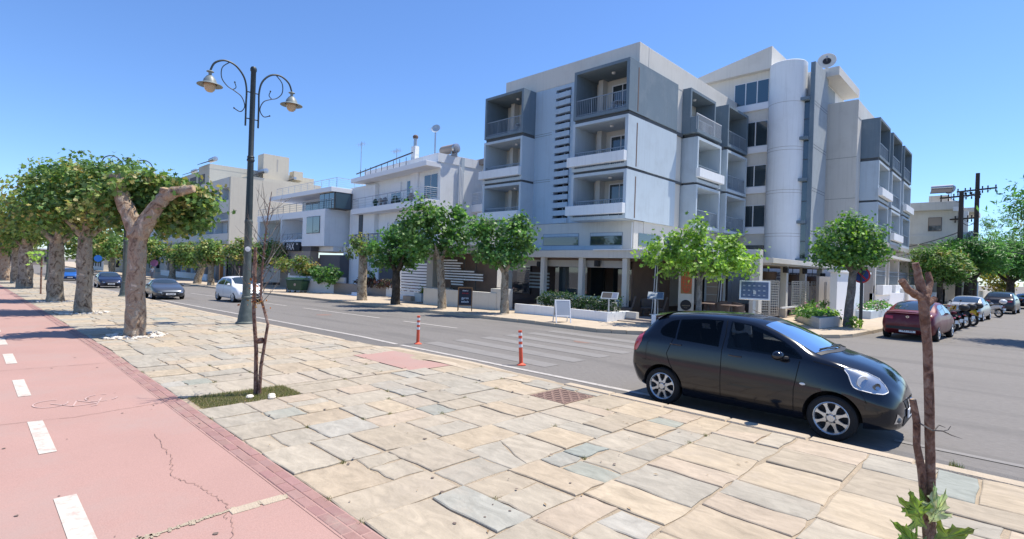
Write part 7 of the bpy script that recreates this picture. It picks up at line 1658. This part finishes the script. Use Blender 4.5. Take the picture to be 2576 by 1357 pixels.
# slatted gate and cross-shaped slats
t = thing('slatted_gate', 'white horizontal slat gate between house and restaurant', 'gate', (-30.0, 20.6, -.25), R(1))
for i in range(11): L(MB().box(-.4, 3.2, 0, .04, .55+i*.19, .68+i*.19), 'slat', 'whiteclean', t)
L(MB().box(-.4, 3.2, .0, .05, .0, .5), 'base_panel', 'whiteclean', t); L(MB().box(-.5, -.42, -.02, .06, 0, 2.8), 'gate_post', 'whiteclean', t)
t = thing('terrace_windbreak', 'dark terrace side with cross-shaped rows of white slats', 'screen', (-25.75, 20.0, 0)); L(MB().box(0, 4.9, .35, .4, .0, 2.9), 'dark_back', 'brownwall', t); L(MB().box(-.7, -.1, -.2, .3, .0, 3.0), 'grey_pier', 'warmgrey', t)
for i, (x0, x1) in enumerate(((.3, 1.9), (.3, 2.4), (.3, 2.2), (.3, 2.25), (.3, 3.4), (.3, 4.15), (.35, 4.15), (.4, 4.15), (1.4, 2.5), (1.45, 2.5))): L(MB().box(x0, x1, 0, .05, 2.50-i*.155, 2.58-i*.155), 'slat', 'whiteclean', t)
for x in (1.35, 2.5, 3.5): L(MB().box(x-.02, x+.02, .06, .1, .8, 2.75), 'upright', 'raildark', t)
L(MB().box(-.9, 4.4, -.5, 2, 2.95, 3.4), 'roof_edge', 'warmgrey', t)
t = thing('side_slats', 'short stack of pale slats beside the left terrace column', 'screen', (-20.6, 23.0, 0)); 
for i in range(5): L(MB().box(-.2, 1.3, 0, .05, 1.1+i*.2, 1.2+i*.2), 'slat', 'lightbox', t)
# walls and container before the sign house
t = thing('white_forecourt_wall', 'white low wall with a post behind the green waste container', 'wall', (-44.1, 18.8, -.5)); L(MB().prism([(0, 0), (4.6, 2.6), (4.5, 2.8), (-.1, .2)], -.1, 1.5), 'wall_face', 'whiteclean', t, bevel=.01); L(MB().box(-.1, .05, -.05, .1, -.1, 1.7), 'post', 'whiteclean', t)
t = thing('waste_container', 'dark green wheeled waste container standing before the white wall', 'waste container', (-42.5, 18.9, -.36), R(28))
b = MB(); b.add([(-.62, -.42, .22), (.62, -.42, .22), (.62, .42, .22), (-.62, .42, .22), (-.78, -.52, 1.05), (.78, -.52, 1.05), (.78, .52, 1.05), (-.78, .52, 1.05)], [(3, 2, 1, 0), (4, 5, 6, 7), (0, 1, 5, 4), (1, 2, 6, 5), (2, 3, 7, 6), (3, 0, 4, 7)]); L(b, 'bin_body', 'binGreen', t, bevel=.03)
b = MB(); G = [[(x, y, 1.07+.16*math.sqrt(max(0, 1-(y/.56)**2))) for y in np.linspace(-.55, .55, 9)] for x in (-.82, .82)]; b.grid(G); b.add([(-.82, y, 1.07+.16*math.sqrt(max(0, 1-(y/.56)**2))) for y in np.linspace(-.55, .55, 9)], [tuple(range(9))]); b.add([(.82, y, 1.07+.16*math.sqrt(max(0, 1-(y/.56)**2))) for y in np.linspace(-.55, .55, 9)], [tuple(range(9))[::-1]]); L(b, 'lid', 'binGreen', t)
for a in ((-.5, -.32), (.5, -.32), (-.5, .32), (.5, .32)): b = MB(); b.lathe([(.10, -.03), (.10, .03), (.001, .03)], (a[0], a[1], .10), 12, axis='y'); L(b, 'wheel', 'rubber', t); L(MB().box(a[0]-.03, a[0]+.03, a[1]-.05, a[1]+.05, .1, .22), 'castor', 'steel', t)
b = MB(); b.lathe([(.11, 0), (.001, -.01)], (.1, -.50, .68), 16, axis='y'); L(b, 'round_mark', 'leafmark' if 'leafmark' in M else 'taupe', t)
t = thing('stone_front_wall', 'brown stone clad low wall in front of the white house', 'wall', (-40.3, 20.9, -.45)); L(MB().prism([(0, 0), (6.1, 1.0), (6.0, 1.3), (-.1, .3)], -.1, 1.0), 'wall_face', 'stonewall', t); L(MB().prism([(6.12, 1.0), (10.2, 1.4), (10.2, 1.7), (6.1, 1.3)], -.1, 1.02), 'white_section', 'white', t); L(MB().box(3.2, 4.6, -.6, .3, -.1, .22), 'lower_step', 'white', t); L(MB().box(3.4, 4.5, -.3, .4, .221, .42), 'upper_step', 'white', t)
for k, (x, y, w_, lab) in enumerate(((-26.9, 18.9, .8, 'small wooden planter box at the gate'), (-26.2, 19.2, .7, 'grey planter box beside the restaurant wall'))): t = thing('planter_box', lab, 'planter', (x, y, 0)); L(MB().box(-w_/2, w_/2, -.2, .2, 0, .3+.2*k), 'box', 'taupe' if k == 0 else 'lightbox', t, bevel=.01); L(MB().box(-w_/2+.04, w_/2-.04, -.16, .16, .25+.2*k, .305+.2*k), 'earth', 'soil', t)
# signs
def roundsign(label, x, y, h, r_, m1, m2, rz, pm='steel', pr=.03, dz=.12):
    z = zg(x)+dz; t = thing('round_sign', label, 'road sign', (x, y, z), rz); L(MB().tube([(0, .03, -.1), (0, .03, h)], pr, 8), 'post', pm, t); b = MB(); b.lathe([(r_, .0), (r_, -.02), (r_*.82, -.021)], (0, 0, h-r_*.8), 28, axis='y'); L(b, 'rim', m1, t); b = MB(); b.lathe([(r_*.83, -.0215), (.001, -.022)], (0, 0, h-r_*.8), 28, axis='y'); f = L(b, 'face', m2, t)
    b = MB(); b.lathe([(r_, .001), (.001, .002)], (0, 0, h-r_*.8), 28, axis='y'); L(b, 'back', 'steel', t)
    return t, h-r_*.8
t, hz = roundsign('round blue no parking sign with red ring on a dark post at the corner', -5.0, 26.78, 2.52, .34, 'signred', 'signblue', R(-12), 'raildark', .07)
L(MB(TR(0, -.03, hz) @ Matrix.Rotation(R(45), 4, 'Y')).box(-.28, .28, -.004, .004, -.03, .03), 'slash', 'signred', t)
t, hz = roundsign('faded pink round sign on a thin post far left across the road', -94, 19.8, 2.7, .5, 'signpink', 'signpink', R(80)); roundsign('small bright blue round sign in the distance above the navy saloon', -100, 13.9, 3.1, .5, 'brightblue', 'brightblue', R(80))
# utility poles with crossarms
def pole(label, x, y, h, r_, arms, rz):
    t = thing('utility_pole', label, 'utility pole', (x, y, 0), rz); L(MB().tube([(0, 0, -.3), (0, 0, h*.5), (0, 0, h)], [r_*1.15, r_, r_*.8], 12), 'pole', 'oldwood', t, smooth=True)
    for z, x0, x1 in arms:
        a = L(MB().box(x0, x1, -.16, -.04, z-.07, z+.07), 'crossarm', 'oldwood', t); n = 4
        for k in range(6):
            xx_ = x0+.08+(x1-x0-.16)*(k/5 if k not in (2, 3) else (k/5-.06 if k == 2 else k/5+.06)); b = MB(); b.lathe([(.03, -.35), (.055, -.33), (.055, -.12), (.02, -.1), (.02, .07), (.05, .09), (.06, .28), (.03, .30), (.001, .31)], (xx_, -.10, z), 8); L(b, 'insulator', 'darkslot', a)
        L(MB().tube([(x0*.5, -.1, z-.05), (0, -.05, z-.7)], .02, 4), 'brace', 'oldwood', t)
    return t
pole('shorter wooden utility pole with crossarm, left of the pair', -4.28, 63.45, 10.57, .22, [(10.16, -1.7, 1.55)], R(-25)); pole('taller wooden utility pole with crossarm, right of the pair', -3.29, 65.25, 12.46, .20, [(10.9, -1.6, 1.55), (8.3, -2.2, .2)], R(-25))
def cable(pts, sag, r_, label):
    b = MB(); p, q = Vector(pts[0]), Vector(pts[1]); P = [p.lerp(q, k/14)-Vector((0, 0, sag*4*(k/14)*(1-k/14))) for k in range(15)]; b.tube(P, r_, 5); tag(b.build('overhead_cable', 'raildark', None), label, 'cable', 'overhead cables')
cable(((-4.3, 63.4, 6.9), (-12, 61, 5.0)), .5, .05, 'thick cable running left from the shorter utility pole'); cable(((-4.3, 63.4, 6.4), (-12, 61, 4.2)), .6, .04, 'thin cable below the thick one'); cable(((-3.3, 65.2, 10.8), (-4.3, 63.4, 10.0)), .15, .03, 'short cable linking the two poles'); cable(((-3.3, 65.2, 5.8), (8, 55, 5.3)), 1.0, .04, 'cable crossing under the feathery branch at the right')
cable(((-4.3, 63.4, 8.0), (-3.3, 65.2, 8.1)), .5, .03, 'drooping cable between the poles')
t = thing('pole_transformer', 'small transformer box with coiled cables on the utility poles', 'transformer', (-3.8, 64.1, 6.6)); L(MB().box(-.5, .4, -.2, .2, -.3, .3), 'box', 'lightbox', t, bevel=.03)
for k in range(3): L(MB().tube([(.2+.25*math.cos(a)+k*.1, -.2, -.2+.6*math.sin(a)) for a in np.linspace(0, 6.28, 16)], .03, 5), 'cable_coil', 'raildark', t)
t = thing('notice_cabin', 'white sided kiosk with pointed roof between the tree trunks', 'kiosk', (-3.9, 66.5, 0), R(-20)); L(MB().box(-.6, .6, 0, .8, .1, 2.3), 'cabin', 'lightbox', t); L(MB().add([(-.7, -.1, 2.3), (.7, -.1, 2.3), (.7, .9, 2.3), (-.7, .9, 2.3), (0, .4, 3.0)], [(0, 1, 4), (1, 2, 4), (2, 3, 4), (3, 0, 4)]), 'roof', 'taupe', t)
# ================================================================= PEOPLE
def person(label, x, y, z, rz, h, top, legs, hair, stride=.12, skirt=False):
    t = thing('person', label, 'person', (x, y, z), rz); s = h/1.72
    J = {'pel': (0, 0, .93), 'che': (.0, .02, 1.28), 'nek': (0, .01, 1.47), 'hea': (0, -.01, 1.56), 'hed': (0, -.01, 1.66)}
    for sg, n in ((1, 'l'), (-1, 'r')):
        st = stride*sg
        J[n+'hip'] = (.09*sg, 0, .90); J[n+'kne'] = (.10*sg, -.06-st*.8, .50); J[n+'ank'] = (.10*sg, -st*1.9+.02, .09); J[n+'toe'] = (.11*sg, -st*1.9-.15, .04)
        J[n+'sho'] = (.18*sg, .02, 1.40); J[n+'elb'] = (.24*sg, .04+st*.9, 1.13); J[n+'wri'] = (.24*sg, -.04+st*1.6, .90); J[n+'han'] = (.24*sg, -.07+st*1.8, .80)
    E_ = [('pel', 'che'), ('che', 'nek'), ('nek', 'hea'), ('hea', 'hed')]
    for n in 'lr': E_ += [('pel', n+'hip'), (n+'hip', n+'kne'), (n+'kne', n+'ank'), (n+'ank', n+'toe'), ('che', n+'sho'), (n+'sho', n+'elb'), (n+'elb', n+'wri'), (n+'wri', n+'han')]
    Rr = {'pel': .13, 'che': .13, 'nek': .055, 'hea': .085, 'hed': .085}
    for n in 'lr': Rr.update({n+'hip': .095, n+'kne': .06, n+'ank': .045, n+'toe': .035, n+'sho': .065, n+'elb': .042, n+'wri': .03, n+'han': .032})
    ks = list(J); me = bpy.data.meshes.new('body'); me.from_pydata([tuple(c*s for c in J[k]) for k in ks], [(ks.index(a), ks.index(b)) for a, b in E_], [])
    o = bpy.data.objects.new('body', me); COL.objects.link(o); o.parent = t; md = o.modifiers.new('s', 'SKIN'); sub = o.modifiers.new('u', 'SUBSURF'); sub.levels = 2; sub.render_levels = 2
    for i, k in enumerate(ks): v = me.skin_vertices[0].data[i]; v.radius = (Rr[k]*s, Rr[k]*s*(.8 if k in ('che', 'pel') else 1)); v.use_root = (k == 'pel')
    bpy.context.view_layer.update(); ev = bpy.data.meshes.new_from_object(o.evaluated_get(bpy.context.evaluated_depsgraph_get())); o.modifiers.clear(); o.data = ev
    for m_ in ('skin', top, legs): ev.materials.append(M[m_])
    for p in ev.polygons:
        c = p.center/s; p.use_smooth = True
        p.material_index = 1 if (.95 < c.z < 1.46 and not (abs(c.x) > .2 and c.z < 1.2)) else (2 if c.z <= .95 and c.z > (.5 if skirt else .12) and abs(c.x) < .2 else 0)
    L(MB().ball((0, .02*s, 1.66*s), (.098*s, .11*s, .10*s), 12), 'hair', hair, t, smooth=True)
    b = MB(); b.ball((0, -.095*s, 1.60*s), (.014*s, .02*s, .018*s), 6); L(b, 'nose', 'skin', t, smooth=True)
    for sg in (1, -1): L(MB().box(sg*.10*s-.045*s, sg*.10*s+.045*s, -sg*stride*1.9*s-.20*s, -sg*stride*1.9*s+.08*s, 0, .07*s), 'shoe', 'blackplastic', t, bevel=.02)
    return t
person('walker in grey cut off by the left edge of the picture, on the pink path', -68.5, .55, zg(-68)+.125, R(100), 1.75, 'fabric', 'fabric', 'blackplastic', .14, True)
person('person in a pale top standing across the road by the pink sign', -93, 19.4, zg(-93)+.13, R(60), 1.75, 'fabricwhite', 'fabric', 'blackplastic', .05)
person('person in dark clothes next to the pale dressed one', -94.6, 19.6, zg(-94)+.13, R(10), 1.70, 'blackplastic', 'fabric', 'barkdark', .05)
